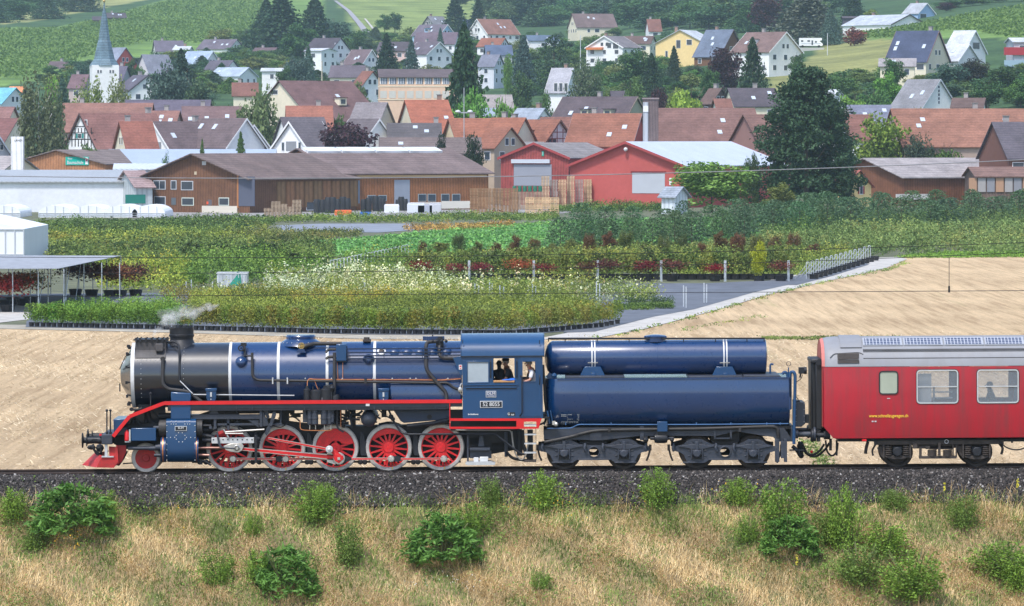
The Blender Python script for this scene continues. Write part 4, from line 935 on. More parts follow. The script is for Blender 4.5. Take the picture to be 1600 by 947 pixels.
# ---- steam drifting from the smokebox
def steam_mat():
    m,t,b_ = _nt('steam');b_.inputs['Base Color'].default_value = (1,1,1,1);b_.inputs['Roughness'].default_value = 1;b_.inputs['Specular IOR Level'].default_value = 0;tl = N(t,'ShaderNodeBsdfTranslucent');tp = N(t,'ShaderNodeBsdfTransparent');m1 = N(t,'ShaderNodeMixShader');m1.inputs[0].default_value = .5;m2 = N(t,'ShaderNodeMixShader');t.links.new(b_.outputs[0],m1.inputs[1]);t.links.new(tl.outputs[0],m1.inputs[2]);t.links.new(tp.outputs[0],m2.inputs[1]);t.links.new(m1.outputs[0],m2.inputs[2]);t.links.new(m2.outputs[0],t.nodes['Material Output'].inputs[0])
    v = coords(t);n = noise(t,v,5.,5,.7);lw = N(t,'ShaderNodeLayerWeight');lw.inputs[0].default_value = .5;r = ramp(t,[(.0,(.22,)*3),(.75,(0,0,0))]);t.links.new(lw.outputs['Facing'],r.inputs[0])
    r2 = ramp(t,[(.34,(0,0,0)),(.75,(1,1,1))]);t.links.new(n.outputs[0],r2.inputs[0]);mu = N(t,'ShaderNodeMath',operation='MULTIPLY');t.links.new(r.outputs[0],mu.inputs[0]);t.links.new(r2.outputs[0],mu.inputs[1]);t.links.new(mu.outputs[0],m2.inputs[0]);return m
b = MB();P = [pt(238,527,-.2),pt(247,513,-.3),pt(258,501,-.3),pt(272,493,-.2),pt(292,489,0),(pt(318,484,0)),(pt(345,477,0))];rg = random.Random(4)
for k in range(80):
    u = 6*k/80;i = min(5,int(u));f = u-i;r = float(np.interp(u,range(7),[.03,.10,.17,.20,.18,.14,.07]));p = [P[i][j]*(1-f)+P[i+1][j]*f+rg.gauss(0,r*.5) for j in range(3)];b.ball(p,r*rg.uniform(.5,1.0),12,(1.2,1,rg.uniform(.7,1.1)))
o = link('steam',b.mesh('steam',steam_mat()));o.rotation_euler = RROT;tag(o,'thin white wisp of steam drifting back over the smokebox','steam',kind='stuff')
# ================================================================== TENDER
ten = train_root('tender','dark blue tub tender with a long cylindrical tank strapped on top','tender',1045)
# tub with a half round belly, front end rounded
zt = T(1045,591,-1.4)[1];zb = T(1045,668,-1.0)[1]
def tub(w):
    return [(-w*.955,zt),(-w*.975,zt-.18),(-w*.995,zt-.36),(-w*1.0,zt-.5),(-w*.985,zt-.8),(-w*.95,zt-1.03),(-w*.88,zt-1.22),(-w*.74,zt-1.42),(-w*.5,zb+.02)]
def ring(w,x):
    s = tub(w);s = s+[(-y,z) for y,z in s[::-1]];return [(x,y,z) for y,z in s]
xf,xr = T(871,620,-1.44)[0],T(1234.5,620,-1.44)[0]
b = MB();st_ = [(xf-.36,.60),(xf-.34,.95),(xf-.25,1.20),(xf-.12,1.36),(xf+.05,1.44)]+[(xf+(xr-xf)*k/10,1.44) for k in range(1,11)]
for x,w in st_:b.v += ring(w,x)
n = 18
for i in range(len(st_)-1):b.f += [(i*n+j,(i+1)*n+j,(i+1)*n+j+1,i*n+j+1) for j in range(n-1)]+[(i*n+n-1,(i+1)*n+n-1,(i+1)*n,i*n)]
b.f += [tuple(range(n)),tuple(range((len(st_)-1)*n+n-1,(len(st_)-1)*n-1,-1))]
body = part('tender_body',b,BLUE,ten)
b = MB();b.box(xf,xr+.02,-1.41,-1.36,zt-.035,zt+.01);b.box(xf,xr+.02,1.36,1.41,zt-.035,zt+.01);b.box(xr-.02,xr+.01,-1.46,1.46,zt-.6,zt);b.box(xr-.04,xr+.012,-1.46,-1.40,zt-1.0,zt);part('rim_angle',b,BLUE,ten)
b = MB();bx(b,884,588.5,976,591,-1.3,1.3);bx(b,1076,588,1160,590.5,-1.3,1.3);pr(b,[(1161,590),(1163,586.5),(1218,586.5),(1222,590)],-1.2,1.2);part('deck_plate',b,DGREY,ten,bev=.01)
# top tank
rt = .53;zc = (T(1030,532.5,0)[1]+T(1030,583.8,0)[1])/2
xa,xb = T(857,560,0)[0],T(1196.5,560,0)[0]
b = MB();b.lathe([(0,xa-.12),(.2,xa-.10),(.40,xa-.03),(rt-.03,xa+.06),(rt,xa+.12),(rt,(xa+xb)/2),(rt+.005,(xa+xb)/2+.005),(rt+.005,xb-.02),(rt-.02,xb),(0,xb+.06)],(0,0,zc),'x',48);tank = part('top_tank',b,BLUE,ten)
for pxc in (927.3,1133.5):
    x = T(pxc,560,-.5)[0]
    for d in (-.045,.045):
        b = MB();b.lathe([(rt,-.022),(rt+.015,-.02),(rt+.015,.02),(rt,.022)],(x+d,0,zc),'x',48);part('tank_strap',b,WHITE,ten)
    b = MB();pr(b,[(pxc-22,589),(pxc-14,573),(pxc+11,573),(pxc+19,589)],-.56,-.50);pr(b,[(pxc-22,589),(pxc-14,573),(pxc+11,573),(pxc+19,589)],.50,.56);bx(b,pxc-3.5,583,pxc+3.5,588.5,-.62,-.55);part('tank_saddle',b,BLUEL,ten,bev=.01)
    b = MB();bx(b,pxc-9,566.5,pxc+7,567.3,-.58,-.54);part('strap_bolt',b,STEEL,ten)
b = MB();tu(b,[(856,529,-.25),(1195,529,-.25)],.03,6)
for px in (857,883,933,983,1018,1068,1118,1167,1194):tu(b,[(px,529,-.25),(px,534,-.25)],.016,5)
part('tank_walkway',b,IRON,ten)
b = MB();x = T(1024,530,0)[0];b.lathe([(.32,-.14),(.32,0),(.345,.01),(.345,.035),(.30,.06),(.12,.085),(0,.09)],(x,0,T(1024,527,0)[1]),'z',30)
for px in (1008,1012,1036,1040):b.ball(pt(px,526.5,-.2),.04,8)
part('tank_manhole',b,BLUE,ten)
# front fittings, rear pipes and steps
b = MB();pr(b,[(853,589),(858,582),(868,588),(872,592),(856,592)],-1.1,-.9);tu(b,[(855,642,-1.3),(859,662,-1.3)],.03);tu(b,[(860,641,-1.3),(864,664,-1.3)],.02);b.ball(pt(866,587,-1.2),.09,8);part('front_bracket',b,BLUEL,ten)
b = MB();tu(b,[(850,600,-1.2),(851,628,-1.2),(855,650,-1.2),(850,664,-1.2)],.03,6,.2);tu(b,[(848,570,-1.2),(850,600,-1.2)],.05);part('feed_hose',b,paint('rubber_hose',(.02,.02,.02),.6),ten)
b = MB();b.ball(pt(869,663,-1.35),.07,10);bx(b,863,658,868,664,-1.38,-1.25);part('water_cock',b,STEEL,ten)
b = MB();tu(b,[(1203.5,584,-.9),(1203.5,571,-.9),(1205,568.5,-.9),(1208.5,570,-.9)],.03,8,.06)
tu(b,[(1222,585,-1.0),(1225,581,-1.0),(1230,583,-1.0),(1231,590,-1.0)],.045,8,.1);tu(b,[(1234,594,-1.35),(1235,582,-1.35),(1240,580.5,-1.4),(1242.5,586,-1.4),(1242,620,-1.4),(1241,650,-1.4),(1240.5,694,-1.4)],.05,10,.12)
tu(b,[(1232,574,-1.1),(1232,592,-1.1)],.018,6);tu(b,[(1236,590,-1.38),(1236,640,-1.38)],.022,6);part('vent_pipe',b,BLUEL,ten)
b = MB();x,y,z = pt(1232.2,568.5,-1.1);b.lathe([(.06,-.012),(.075,-.012),(.075,.012),(.06,.012),(.06,-.012)],(x,y,z),'y',18);part('lifting_ring',b,IRON,ten)
b = MB();bx(b,1248,574,1256.5,584,-.95,-.75);b.cyl(pt(1256,579,-.86),.11,.09,'x',18);tu(b,[(1251,584,-.85),(1250,590,-.85)],.03);part('rear_lamp',b,IRON,ten,bev=.02)
b = MB();tu(b,[(1254,585,-.85),(1252,592,-.85),(1244,597,-1.0)],.012,6);tu(b,[(1243,618,-1.2),(1248,626,-1.2)],.012,5);part('cable',b,FRAME,ten)
b = MB();pr(b,[(1242,627.5),(1258,629),(1258.5,662),(1252,667),(1242,667)],-.9,.5);gb = part('battery_box',b,DGREY,ten,bev=.02)
b = MB();bx(b,1258.5,648,1264.5,661,-.8,-.5);bx(b,1240,626,1250,628,-.9,-.3);part('cable_socket',b,IRON,gb)
b = MB()
for py in (631,640,650,659):b.ball(pt(1244,py,-.905),.014,5);b.ball(pt(1256.5,py,-.905),.014,5)
part('rivet',b,GSTEEL,gb,smooth=False)
# frame
for s in (1,-1):
    b = MB();b.prism([T(850,672,-1.15),T(885,668.5,-1.15),T(1225,668.5,-1.15),T(1240,690,-1.15),T(1215,690,-1.15),T(1208,683,-1.15),T(1150,674,-1.15),T(1120,681,-1.15),T(1000,681,-1.15),T(940,688,-1.15),T(850,686,-1.15)],-1.15 if s > 0 else 1.05,-1.05 if s > 0 else 1.15);part('tender_frame',b,DGREY,ten,smooth=False)
b = MB();pr(b,[(850,680),(886,669),(1236,669),(1236,680),(1140,684),(850,688)],-.5,.5);bx(b,880,667.5,1236,670.5,-1.1,1.1)
for px in (928,1133):bx(b,px-22,669,px+22,690,-.9,.9)
part('underframe',b,FRAME,ten,smooth=False)
b = MB()
for px in (1117,1142):bx(b,px-1.5,672,px+1.5,686,-1.2,-1.15)
bx(b,1118,684,1142,686,-1.2,-1.0);bx(b,922,676,940,688,-1.2,-1.0);bx(b,1000,666,1006,688,-1.2,-1.1);part('frame_bracket',b,DGREY,ten)
b = MB();tu(b,[(850,691,-1.2),(866,688,-1.2),(890,683,-1.2),(925,673.5,-1.2),(950,672,-1.2),(1100,670,-1.2),(1185,667,-1.2),(1210,666.5,-1.2),(1215.5,670,-1.2),(1216,684,-1.2)],.05,10,.3)
for px in (952,1156):bx(b,px-2,668,px+2,675,-1.27,-1.15)
part('brake_pipe',b,PIPE,ten)
b = MB();tu(b,[(855,669.6,-1.3),(893,669,-1.3),(903,663.2,-1.42),(1030,663.5,-1.42),(1100,663.3,-1.42),(1232,662,-1.42)],.016,6,.1)
for px in (884,955,1088,1142,1198,1219):bx(b,px-.6,660,px+.6,664,-1.435,-1.40)
part('conduit',b,paint('light_blue_pipe',(.07,.16,.34),.4),ten)
b = MB();bx(b,1027,659,1043,674.5,-1.47,-1.2);part('valve_box',b,BLUEL,ten,bev=.01)
b = MB();x,y,z = pt(1022,685,-1.3);b.lathe([(.05,-.12),(.05,0),(.13,.02),(.15,.10),(.15,.32),(.13,.40),(.05,.42),(.05,.6)],(x,y,z),'x',20);bx(b,1006,682,1012,690,-1.35,-1.2);b.ball(pt(1009,687,-1.3),.09,8);b.ball(pt(1050,687,-1.3),.07,8);bx(b,1026,674,1044,680,-1.4,-1.2);part('brake_valve',b,IRON,ten)
text_lines = [(876.8,648.3,'Eisenbahn u. Tender'),(876.8,650.5,'im Dienst  t'),(886.5,652.7,'t'),(886.5,655.4,'Wasser m'),(886.5,657.4,'t'),(876.8,659.4,'Untersuchung Bremse  08 12 04'),(876.8,661.5,'Br. Rev. Bw L. 4,16 m3  17.12.04'),(876.8,663.6,'K  13 t  B')]
def tyy(z):        # surface of the tub at a height
    s = tub(1.44);ys_ = [p[0] for p in s][::-1];zs_ = [p[1] for p in s][::-1];return float(np.interp(z,zs_,ys_))
def tub_text(s,px,py,size,align='LEFT'):
    x,z = T(px,py,-1.4);y = tyy(z);dz = .05;sl = (tyy(z+dz)-tyy(z-dz))/(2*dz);me = textmesh('data_lettering',s,size,WHITE,.002,.95,align,.0016)
    link('data_lettering',me,ten,Vector((x,y-.008,z))-ORG[ten.name],(math.pi/2+math.atan(-sl)*-1 if False else math.pi/2-math.atan(sl),0,0))
for px,py,s in text_lines:tub_text(s,px,py,.042)
for py,s in ((648.3,'18,4'),(650.5,'34'),(652.7,'27'),(655.4,'30,0'),(657.4,'12')):tub_text(s,905,py,.042,'RIGHT')
# bogies
def wheelset(name,parent,px,R,mat=RUST,yf=.80):
    x = T(px,737,-.8)[0];o = bpy.data.objects.new(name,None);COL.objects.link(o);o.parent = parent;o.location = Vector((x,0,R))-ORG[parent.name]+(ORG[parent.name]*0 if parent.name in (ten.name,) else Vector((0,0,0)));ORG[o.name] = Vector((0,0,0));return o,x
def bogie(px1,px2,R=.5):
    bg_ = bpy.data.objects.new('bogie',None);COL.objects.link(bg_);bg_.parent = ten;ORG[bg_.name] = ORG[ten.name]
    for px in (px1,px2):
        x = T(px,737,-.8)[0]
        for s in (-1,1):
            m = MB();yf = .80*s;q = -s
            m.lathe([(.0,q*.0),(.12,q*.0),(.14,q*.05),(.36,q*.08),(.41,q*.02),(.42,0),(R,0),(R,q*.1),(R+.03,q*.115),(R+.03,q*.14),(.4,q*.14)],(x,yf,R),'y',48);part('wheel',m,RUST,bg_)
        m = MB();m.cyl((x,-.8,R),.08,1.6,'y',14);part('axle',m,IRON,bg_)
    c = (px1+px2)/2;Y0 = -1.12
    def sx(d,py):return (c+d,py)
    def side_(m,n0,n1):
        # cast side frame with a round opening in the middle: built in slices round the hole
        xc,zc_ = T(c,706,-1.12);r = .155
        top = [(-88,697),(-83,697),(-70,694),(-64,688.5),(-56,686),(-40,686),(-34,689),(-24,693.5),(-8,695.5),(8,695.5),(24,693.5),(34,689),(40,686),(56,686),(64,688.5),(70,694),(83,697),(88,697)]
        bot = [(-88,704),(-80,706),(-76,707),(-70,711),(-66,719),(-63,723),(-34,723),(-27,718.5),(-8,718.5),(8,718.5),(27,718.5),(34,723),(63,723),(66,719),(70,711),(76,707),(80,706),(88,704)]
        sc_ = (px2-px1)/94.*.985
        TX = np.array([t[0]*sc_ for t in top]);
        gx = sorted(set(list(np.array([t[0] for t in top])*sc_)+list(np.array([t[0] for t in bot])*sc_)+list(np.linspace(-7.8,7.8,15))))
        for a_,b_ in zip(gx,gx[1:]):
            t0,t1 = np.interp([a_,b_],TX,[t[1] for t in top]);b0,b1 = np.interp([a_,b_],[t[0]*sc_ for t in bot],[t[1] for t in bot])
            m_ = (a_+b_)/2
            if abs(m_) < 7.81:
                h0 = math.sqrt(max(0,7.82**2-a_**2));h1 = math.sqrt(max(0,7.82**2-b_**2))
                m.prism([T(c+a_,t0,-1.12),T(c+b_,t1,-1.12),T(c+b_,706-h1,-1.12),T(c+a_,706-h0,-1.12)],n0,n1);m.prism([T(c+a_,706+h0,-1.12),T(c+b_,706+h1,-1.12),T(c+b_,b1,-1.12),T(c+a_,b0,-1.12)],n0,n1)
            else:m.prism([T(c+a_,t0,-1.12),T(c+b_,t1,-1.12),T(c+b_,b1,-1.12),T(c+a_,b0,-1.12)],n0,n1)
    m = MB();side_(m,-1.14,-1.08);sf = part('side_frame',m,DGREY,bg_,smooth=False)
    m = MB();side_(m,1.08,1.14);part('side_frame',m,DGREY,bg_,smooth=False)
    m = MB();xc,zc_ = T(c,706,-1.12);m.lathe([(.15,0),(.185,0),(.185,.08),(.15,.08),(.15,0)],(xc,-1.17,zc_),'y',28)
    bx(m,c-66,721.8,c-32,723.6,-1.20,-1.08);bx(m,c+32,721.8,c+66,723.6,-1.20,-1.08);bx(m,c-26,717.2,c+26,718.8,-1.18,-1.08);part('frame_flange',m,DGREY,bg_,bev=.01)
    for sg in (-1,1):
        pc = c+sg*(px2-px1)/2
        m = MB();pr(m,[(pc-30,697.5),(pc-22,699),(pc-8,702),(pc+8,702),(pc+22,699),(pc+30,697.5),(pc+8,694),(pc-8,694)],-1.19,-1.14);bx(m,pc-2.5,690,pc+2.5,703,-1.22,-1.14)
        for dx,dy in ((-14,692),(-6,689),(6,689),(14,692)):bx(m,pc+dx-.8,dy,pc+dx+.8,dy+3,-1.18,-1.14)
        part('leaf_spring_casting',m,DGREY,bg_,bev=.01)
        m = MB();bx(m,pc-8,703,pc+8,717,-1.18,-1.12);part('axle_guard',m,FRAME,bg_)
        m = MB();bx(m,pc-7,703,pc+7,711,-1.26,-1.12);m.cyl(pt(pc,709,-1.31),.115,.15,'y',20,.02);pr(m,[(pc-7,710),(pc+7,710),(pc+4,714),(pc,716),(pc-4,714)],-1.24,-1.12)
        for dx in (-8.5,8.5):bx(m,pc+dx-1,702,pc+dx+1,717.5,-1.22,-1.12)
        for dx in (-14,11):
            for dy in (704,712):bx(m,pc+dx,dy-.6,pc+dx+4,dy+.6,-1.17,-1.12)
        part('axle_box',m,DGREY,bg_,bev=.012)
    m = MB()
    for dx in (-81,-14,14,81):
        tu(m,[(c+dx+1,695,-1.2),(c+dx-1,700,-1.22),(c+dx+1,705,-1.2)],.045,8);m.ball(pt(c+dx,694.5,-1.2),.045,8)
    for dx in (-24.5,24.5):m.cyl(pt(c+dx,706,-1.155),.04,.04,'y',12)
    part('spring_hanger',m,DGREY,bg_)
    m = MB();bx(m,c-20,690,c+20,702,-1.0,1.0);part('bolster',m,FRAME,bg_)
    m = MB()
    for dx in (-88,88):tu(m,[(c+dx,700,-.95),(c+dx*.97,712,-.95),(c+dx*.93,720,-.95)],.03,6,.1);bx(m,c+dx-2,695,c+dx+2,704,-1.05,-.9)
    part('brake_hanger',m,RUST,bg_)
bogie(881.3,975);bogie(1089,1177)
b = MB();bx(b,1211,686,1218,722,-1.25,-1.1);bx(b,1220,690,1225.5,716,-1.25,-1.1);bx(b,1225,686,1230,722,-1.25,-1.1);bx(b,1213,720,1216,723.5,-1.22,-1.15);part('step_hanger',b,DGREY,ten,bev=.01)
b = MB();bx(b,1236,669,1243,690,-1.3,1.3);part('rear_beam',b,DGREY,ten)
for y in (-.96,.96):
    b = MB();x,z = T(1243,678.7,-.96);b.lathe([(.13,0),(.13,.08),(.085,.09),(.085,.50),(.10,.52),(.22,.56),(.23,.60),(.20,.63),(0,.65)],(x,y,z),'x',24);part('buffer',b,DGREY,ten)
b = MB();tu(b,[(1238,697,-.8),(1246,704,-.8),(1250,712,-.8)],.06);tu(b,[(1250,690,-.3),(1252,710,-.3)],.07);b.ball(pt(1252,712,-.3),.09,8);bx(b,1234,703,1256,704.4,-1.2,-.9);tu(b,[(1246,698,-.5),(1256,694,-.5)],.06);b.ball(pt(1251,697,-.6),.12,8);part('screw_coupling',b,IRON,ten)
# ================================================================== RED COACH
coach = train_root('passenger_coach','weathered red railway coach with grey roof and solar panels','coach',1560)
CRED = paint('weathered_coach_red',(.40,.006,.020),.42,0,.14,.5,coat=.2,bs=.04,streak=.62,dirt=(.16,.03,.035))
CGREY = paint('coach_roof_grey',(.24,.25,.275),.55,0,.12,.6,bs=.03,streak=.3,dirt=(.2,.19,.19))
BOG = paint('brake_dust_brown',(.060,.048,.042),.75,.1,.4,4,bs=.12)
xl = T(1287,620,-1.44)[0];xrr = xl+24.2
zs0,zs1 = T(1450,684.5,-1.45)[1],T(1450,573,-1.45)[1]
ztop = 4.05
def csec(k=1.,dz=0.):
    side = [(-1.36,zs0),(-1.40,zs0+.25),(-1.44,zs0+.9),(-1.44,zs0+1.5),(-1.40,zs1)]
    roof = [(-1.385,zs1+.012),(-1.33,zs1+.22),(-1.20,zs1+.46),(-.98,zs1+.66),(-.60,zs1+.82),(-.25,zs1+.88),(0,zs1+.895)]
    return [(y*k,z) for y,z in side],[(y*k,z) for y,z in roof]
ss,rf = csec()
RFT = rf + [(-y,z) for y,z in rf[-2::-1]]
def skin(mb,sec,x0_,x1_,closed=False):
    n_ = len(sec);k0 = len(mb.v);mb.v += [(x0_,y,z) for y,z in sec]+[(x1_,y,z) for y,z in sec];mb.f += [(k0+i,k0+n_+i,k0+n_+i+1,k0+i+1) for i in range(n_-1)]
def CW(px0,py0,px1,py1):a = T(px0,py0,-1.44);c = T(px1,py1,-1.44);return (a[0],c[0],c[1],a[1])
WIN = [CW(1374.5,581,1402.3,615)];p0 = 1433.5
W1 = T(1433.5,600,-1.44)[0];W2 = T(1528,600,-1.44)[0];pitch = W2-W1;wz = CW(1433.5,579.5,1496,629)
k = 0
while W1+k*pitch+1.3 < xrr-2:WIN.append((W1+k*pitch,W1+k*pitch+wz[1]-wz[0],wz[2],wz[3]));k += 1
# side sheets: flat boxes split at the windows, following the slight tumblehome
xin = xl+.75
for s in (-1,1):
    b = MB();yof = lambda z:float(np.interp(z,[p[1] for p in ss],[p[0] for p in ss]))
    xs_ = sorted({xin,xrr,*[w[0] for w in WIN],*[w[1] for w in WIN]});zs_ = sorted({*[p[1] for p in ss],*[w[2] for w in WIN],*[w[3] for w in WIN]})
    for xa_,xb_ in zip(xs_,xs_[1:]):
        for za_,zb_ in zip(zs_,zs_[1:]):
            mx,mz = (xa_+xb_)/2,(za_+zb_)/2
            if any(w[0] < mx < w[1] and w[2] < mz < w[3] for w in WIN):continue
            ya,yb = -s*yof(za_),-s*yof(zb_);k0 = len(b.v)
            ya,yb = s*abs(ya),s*abs(yb)
            b.v += [(xa_,ya,za_),(xb_,ya,za_),(xb_,yb,zb_),(xa_,yb,zb_)];b.f.append((k0,k0+1,k0+2,k0+3) if s < 0 else (k0+3,k0+2,k0+1,k0))
    # tapered end panel, lower corner cut away
    st2 = [(xl-.02,.86,.40),(xl+.02,.945,.34),(xl+.12,.975,.22),(xl+.30,.99,.0),(xin,1.0,0)]
    zsn = [z for y,z in ss];k0 = len(b.v);nr = 8
    for x,kk,cut in st2:
        for j in range(nr):z = (zs0+cut) + (zs1-zs0-cut)*j/(nr-1);b.v.append((x,s*abs(yof(z))*kk,z))
    for i in range(len(st2)-1):
        for j in range(nr-1):
            q = (k0+i*nr+j,k0+(i+1)*nr+j,k0+(i+1)*nr+j+1,k0+i*nr+j+1);b.f.append(q if s < 0 else q[::-1])
    part0('body_side',b.weld(),CRED,coach)
b = MB()
for x,kk,h in ((xl+.0,.90,-.10),(xl+.06,.955,-.06),(xl+.2,.985,-.02),(xl+.4,.995,-.005),(xl+1.32,1.,0),(xrr,1,0)):b.v += [(x,y*kk,zs1+(z-zs1)*(1+h)) for y,z in RFT]
n_ = len(RFT);b.f += [(i*n_+j,(i+1)*n_+j,(i+1)*n_+j+1,i*n_+j+1) for i in range(5) for j in range(n_-1)]
roof = part('roof',b,CGREY,coach)
# raised end section edge and seams of the roof
def roofpt(u,off=0.):   # u in 0..1 over the near half: height along the curve
    ys_ = [p[0] for p in rf];zs_ = [p[1] for p in rf];L = np.concatenate([[0],np.cumsum(np.hypot(np.diff(ys_),np.diff(zs_)))]);t = u*L[-1]
    y,z = float(np.interp(t,L,ys_)),float(np.interp(t,L,zs_));e = .02;y2,z2 = float(np.interp(t+e,L,ys_)),float(np.interp(t+e,L,zs_));y1,z1 = float(np.interp(t-e,L,ys_)),float(np.interp(t-e,L,zs_));d = Vector((y2-y1,z2-z1)).normalized();nn = Vector((-d.y,d.x));return y+nn.x*off,z+nn.y*off
b = MB();xs2 = T(1349,560,-1.3)[0]
for u in (.145,.27):
    for s in (1,-1):y,z = roofpt(u,.006);b.tube([(xs2,y*s,z),(xrr,y*s,z)],.014,5)
y,z = roofpt(.30,.02);b.box(xs2,xrr,y-.02,y+.05,z-.01,z+.03)
b.tube([(T(1297,556,-1.3)[0],*roofpt(.16,.008)),(T(1303,551,-1.3)[0],*roofpt(.235,.008)),(T(1342,549,-1.3)[0],*roofpt(.26,.008)),(xs2,*roofpt(.22,.008))],.014,5)
part('roof_seam',b,paint('seam_grey',(.13,.13,.14),.6),roof)
b = MB();xe0,xe1 = T(1300,540,-1)[0],T(1346,540,-1)[0]
for i,u in enumerate(np.linspace(.36,1.0,8)[:-1]):
    u2 = np.linspace(.36,1.0,8)[i+1];ya,za = roofpt(u,.005);yb,zb_ = roofpt(min(u2,.999),.005);ya2,za2 = roofpt(u,.04);yb2,zb2_ = roofpt(min(u2,.999),.04)
    b.add([(xe0+.25,ya,za),(xe1,ya,za),(xe1,ya2,za2),(xe0+.25,ya2,za2),(xe0+.25,yb,zb_),(xe1,yb,zb_),(xe1,yb2,zb2_),(xe0+.25,yb2,zb2_)],[(3,2,6,7),(0,4,5,1),(0,1,2,3),(4,7,6,5),(1,5,6,2),(0,3,7,4)])
part('roof_end_cap',b,CGREY,roof)
h = T(1308.5,552.5,-1.3)+T(1342.5,567,-1.3)
b = MB();ya,za = roofpt(.06,.012);yb,zb_ = roofpt(.245,.012)
b.add([(h[0],ya,za),(h[2],ya,za),(h[2],yb,zb_),(h[0],yb,zb_),(h[0],ya+.05,za),(h[2],ya+.05,za),(h[2],yb+.05,zb_),(h[0],yb+.05,zb_)],[(0,1,2,3),(4,7,6,5),(0,4,5,1),(1,5,6,2),(2,6,7,3),(3,7,4,0)])
lv = part('roof_vent',b,paint('vent_dark',(.05,.045,.045),.6),coach)
for k in range(9):
    u = .07+.02*k;y,z = roofpt(u,.022);b = MB();b.box(h[0]+.02,h[2]-.02,y-.012,y+.012,z-.008,z+.012);part('slat',b,paint('vent_slat',(.12,.105,.10),.6),lv)
# solar panels
def solmat():
    m,t,b_ = _nt('solar_cells');v = coords(t,'Object');
    w = N(t,'ShaderNodeTexBrick');w.offset = 0;w.inputs['Scale'].default_value = 1;w.inputs['Mortar Size'].default_value = .012;w.inputs['Brick Width'].default_value = .105;w.inputs['Row Height'].default_value = .105;w.inputs['Color1'].default_value = (.035,.05,.10,1);w.inputs['Color2'].default_value = (.045,.06,.12,1);w.inputs['Mortar'].default_value = (.45,.47,.52,1)
    t.links.new(v.outputs[0],w.inputs['Vector']);t.links.new(w.outputs[0],b_.inputs['Base Color']);b_.inputs['Roughness'].default_value = .25;b_.inputs['Coat Weight'].default_value = .5;return m
SOL = solmat();ALU = paint('aluminium_trim',(.62,.63,.65),.35,.6,.1,4)
(ya,za),(yb,zb_) = roofpt(.405,.03),roofpt(.66,.045);LB = math.hypot(yb-ya,zb_-za);ang = math.atan2(zb_-za,yb-ya)
pw = T(1411.5,540,-1)[0]-T(1348,540,-1)[0];x = T(1348.5,540,-1)[0]
m_ = MB();m_.box(0,pw-.04,0,LB,-.02,.012);m2_ = MB();m2_.box(.05,pw-.09,.035,LB-.03,.012,.016)
mf,mc = m_.mesh('solar_panel',ALU),m2_.mesh('cells',SOL)
while x+pw < xrr:
    o = link('solar_panel',mf,coach,Vector((x,ya,za))-ORG[coach.name],(ang,0,0));c_ = link('cells',mc,o);x += pw
# end wall, bellows, corner pillar
b = MB();sec = [(y*.86,z) for y,z in [(-1.2,zs0+.35)]+[(-1.40,zs1)]]+[(y*.88,zs1+(z-zs1)*.90) for y,z in RFT]+[(1.40*.86,zs1),(1.2*.86,zs0+.35)]
b.prismx(sec,xl-.03,xl+.02);part('end_wall',b,paint('faded_end_red',(.42,.09,.07),.6),coach,smooth=False)
b = MB()
for a_,c_ in zip(rf,rf[1:]):
    for s in (1,-1):
        P_ = [(xl-.04,a_[0]*.875*s,zs1+(a_[1]-zs1)*.90),(xl-.04,c_[0]*.875*s,zs1+(c_[1]-zs1)*.90),(xl+.05,c_[0]*.95*s,zs1+(c_[1]-zs1)*.945),(xl+.05,a_[0]*.95*s,zs1+(a_[1]-zs1)*.945)]
        b.add([(x,y,z+.004) for x,y,z in P_],[(0,1,2,3),(3,2,1,0)])
part('end_arch_trim',b,paint('salmon_trim',(.62,.20,.17),.55),coach)
b = MB();bx(b,1268.5,565,1285,672,-.78,.78);bx(b,1267,561,1285.5,568,-.95,.95);b.box(*[T(1274,600,-.95)[0],T(1285,600,-.95)[0]],-.95,-.8,T(1280,672,-.95)[1],T(1280,566,-.95)[1]);be = part('gangway_bellows',b,paint('bellows_rubber',(.012,.013,.016),.5,0,.3,2),coach,bev=.04)
b = MB();x,z = T(1280,566,-.8);b.cyl((x-.02,-1.02,z),.10,.2,'y',14);bx(b,1267,565,1268.5,672,-.7,.7);part('bellows_frame',b,IRON,be)
for y in (-.96,.96):
    b = MB();x,z = T(1292,680,-.96);b.lathe([(0,-.52),(.18,-.5),(.21,-.48),(.21,-.42),(.08,-.40),(.08,-.1),(.13,-.09),(.13,.1)],(x,y,z),'x',24);part('buffer',b,IRON,coach)
b = MB();tu(b,[(1250,690,-.5),(1256,706,-.5),(1268,712,-.5),(1280,706,-.5),(1288,694,-.5)],.035,8,.3);tu(b,[(1252,690,-.4),(1262,712,-.4),(1276,714,-.4),(1290,702,-.4),(1296,692,-.4)],.035,8,.3);tu(b,[(1290,688,-.6),(1292,706,-.6),(1300,714,-.6),(1308,706,-.6),(1309,692,-.6)],.03,8,.3);bx(b,1296,686,1300,704,-.9,-.7);bx(b,1306,688,1309,712,-.8,-.7);bx(b,1276,672,1282,690,-1,-.9);part('brake_hose',b,FRAME,coach)
b = MB();b.ball(pt(1268,706,-.55),.05,8);bx(b,1347,686.5,1354,689.5,-1.42,-1.3);part('hose_coupling',b,REDP,coach)
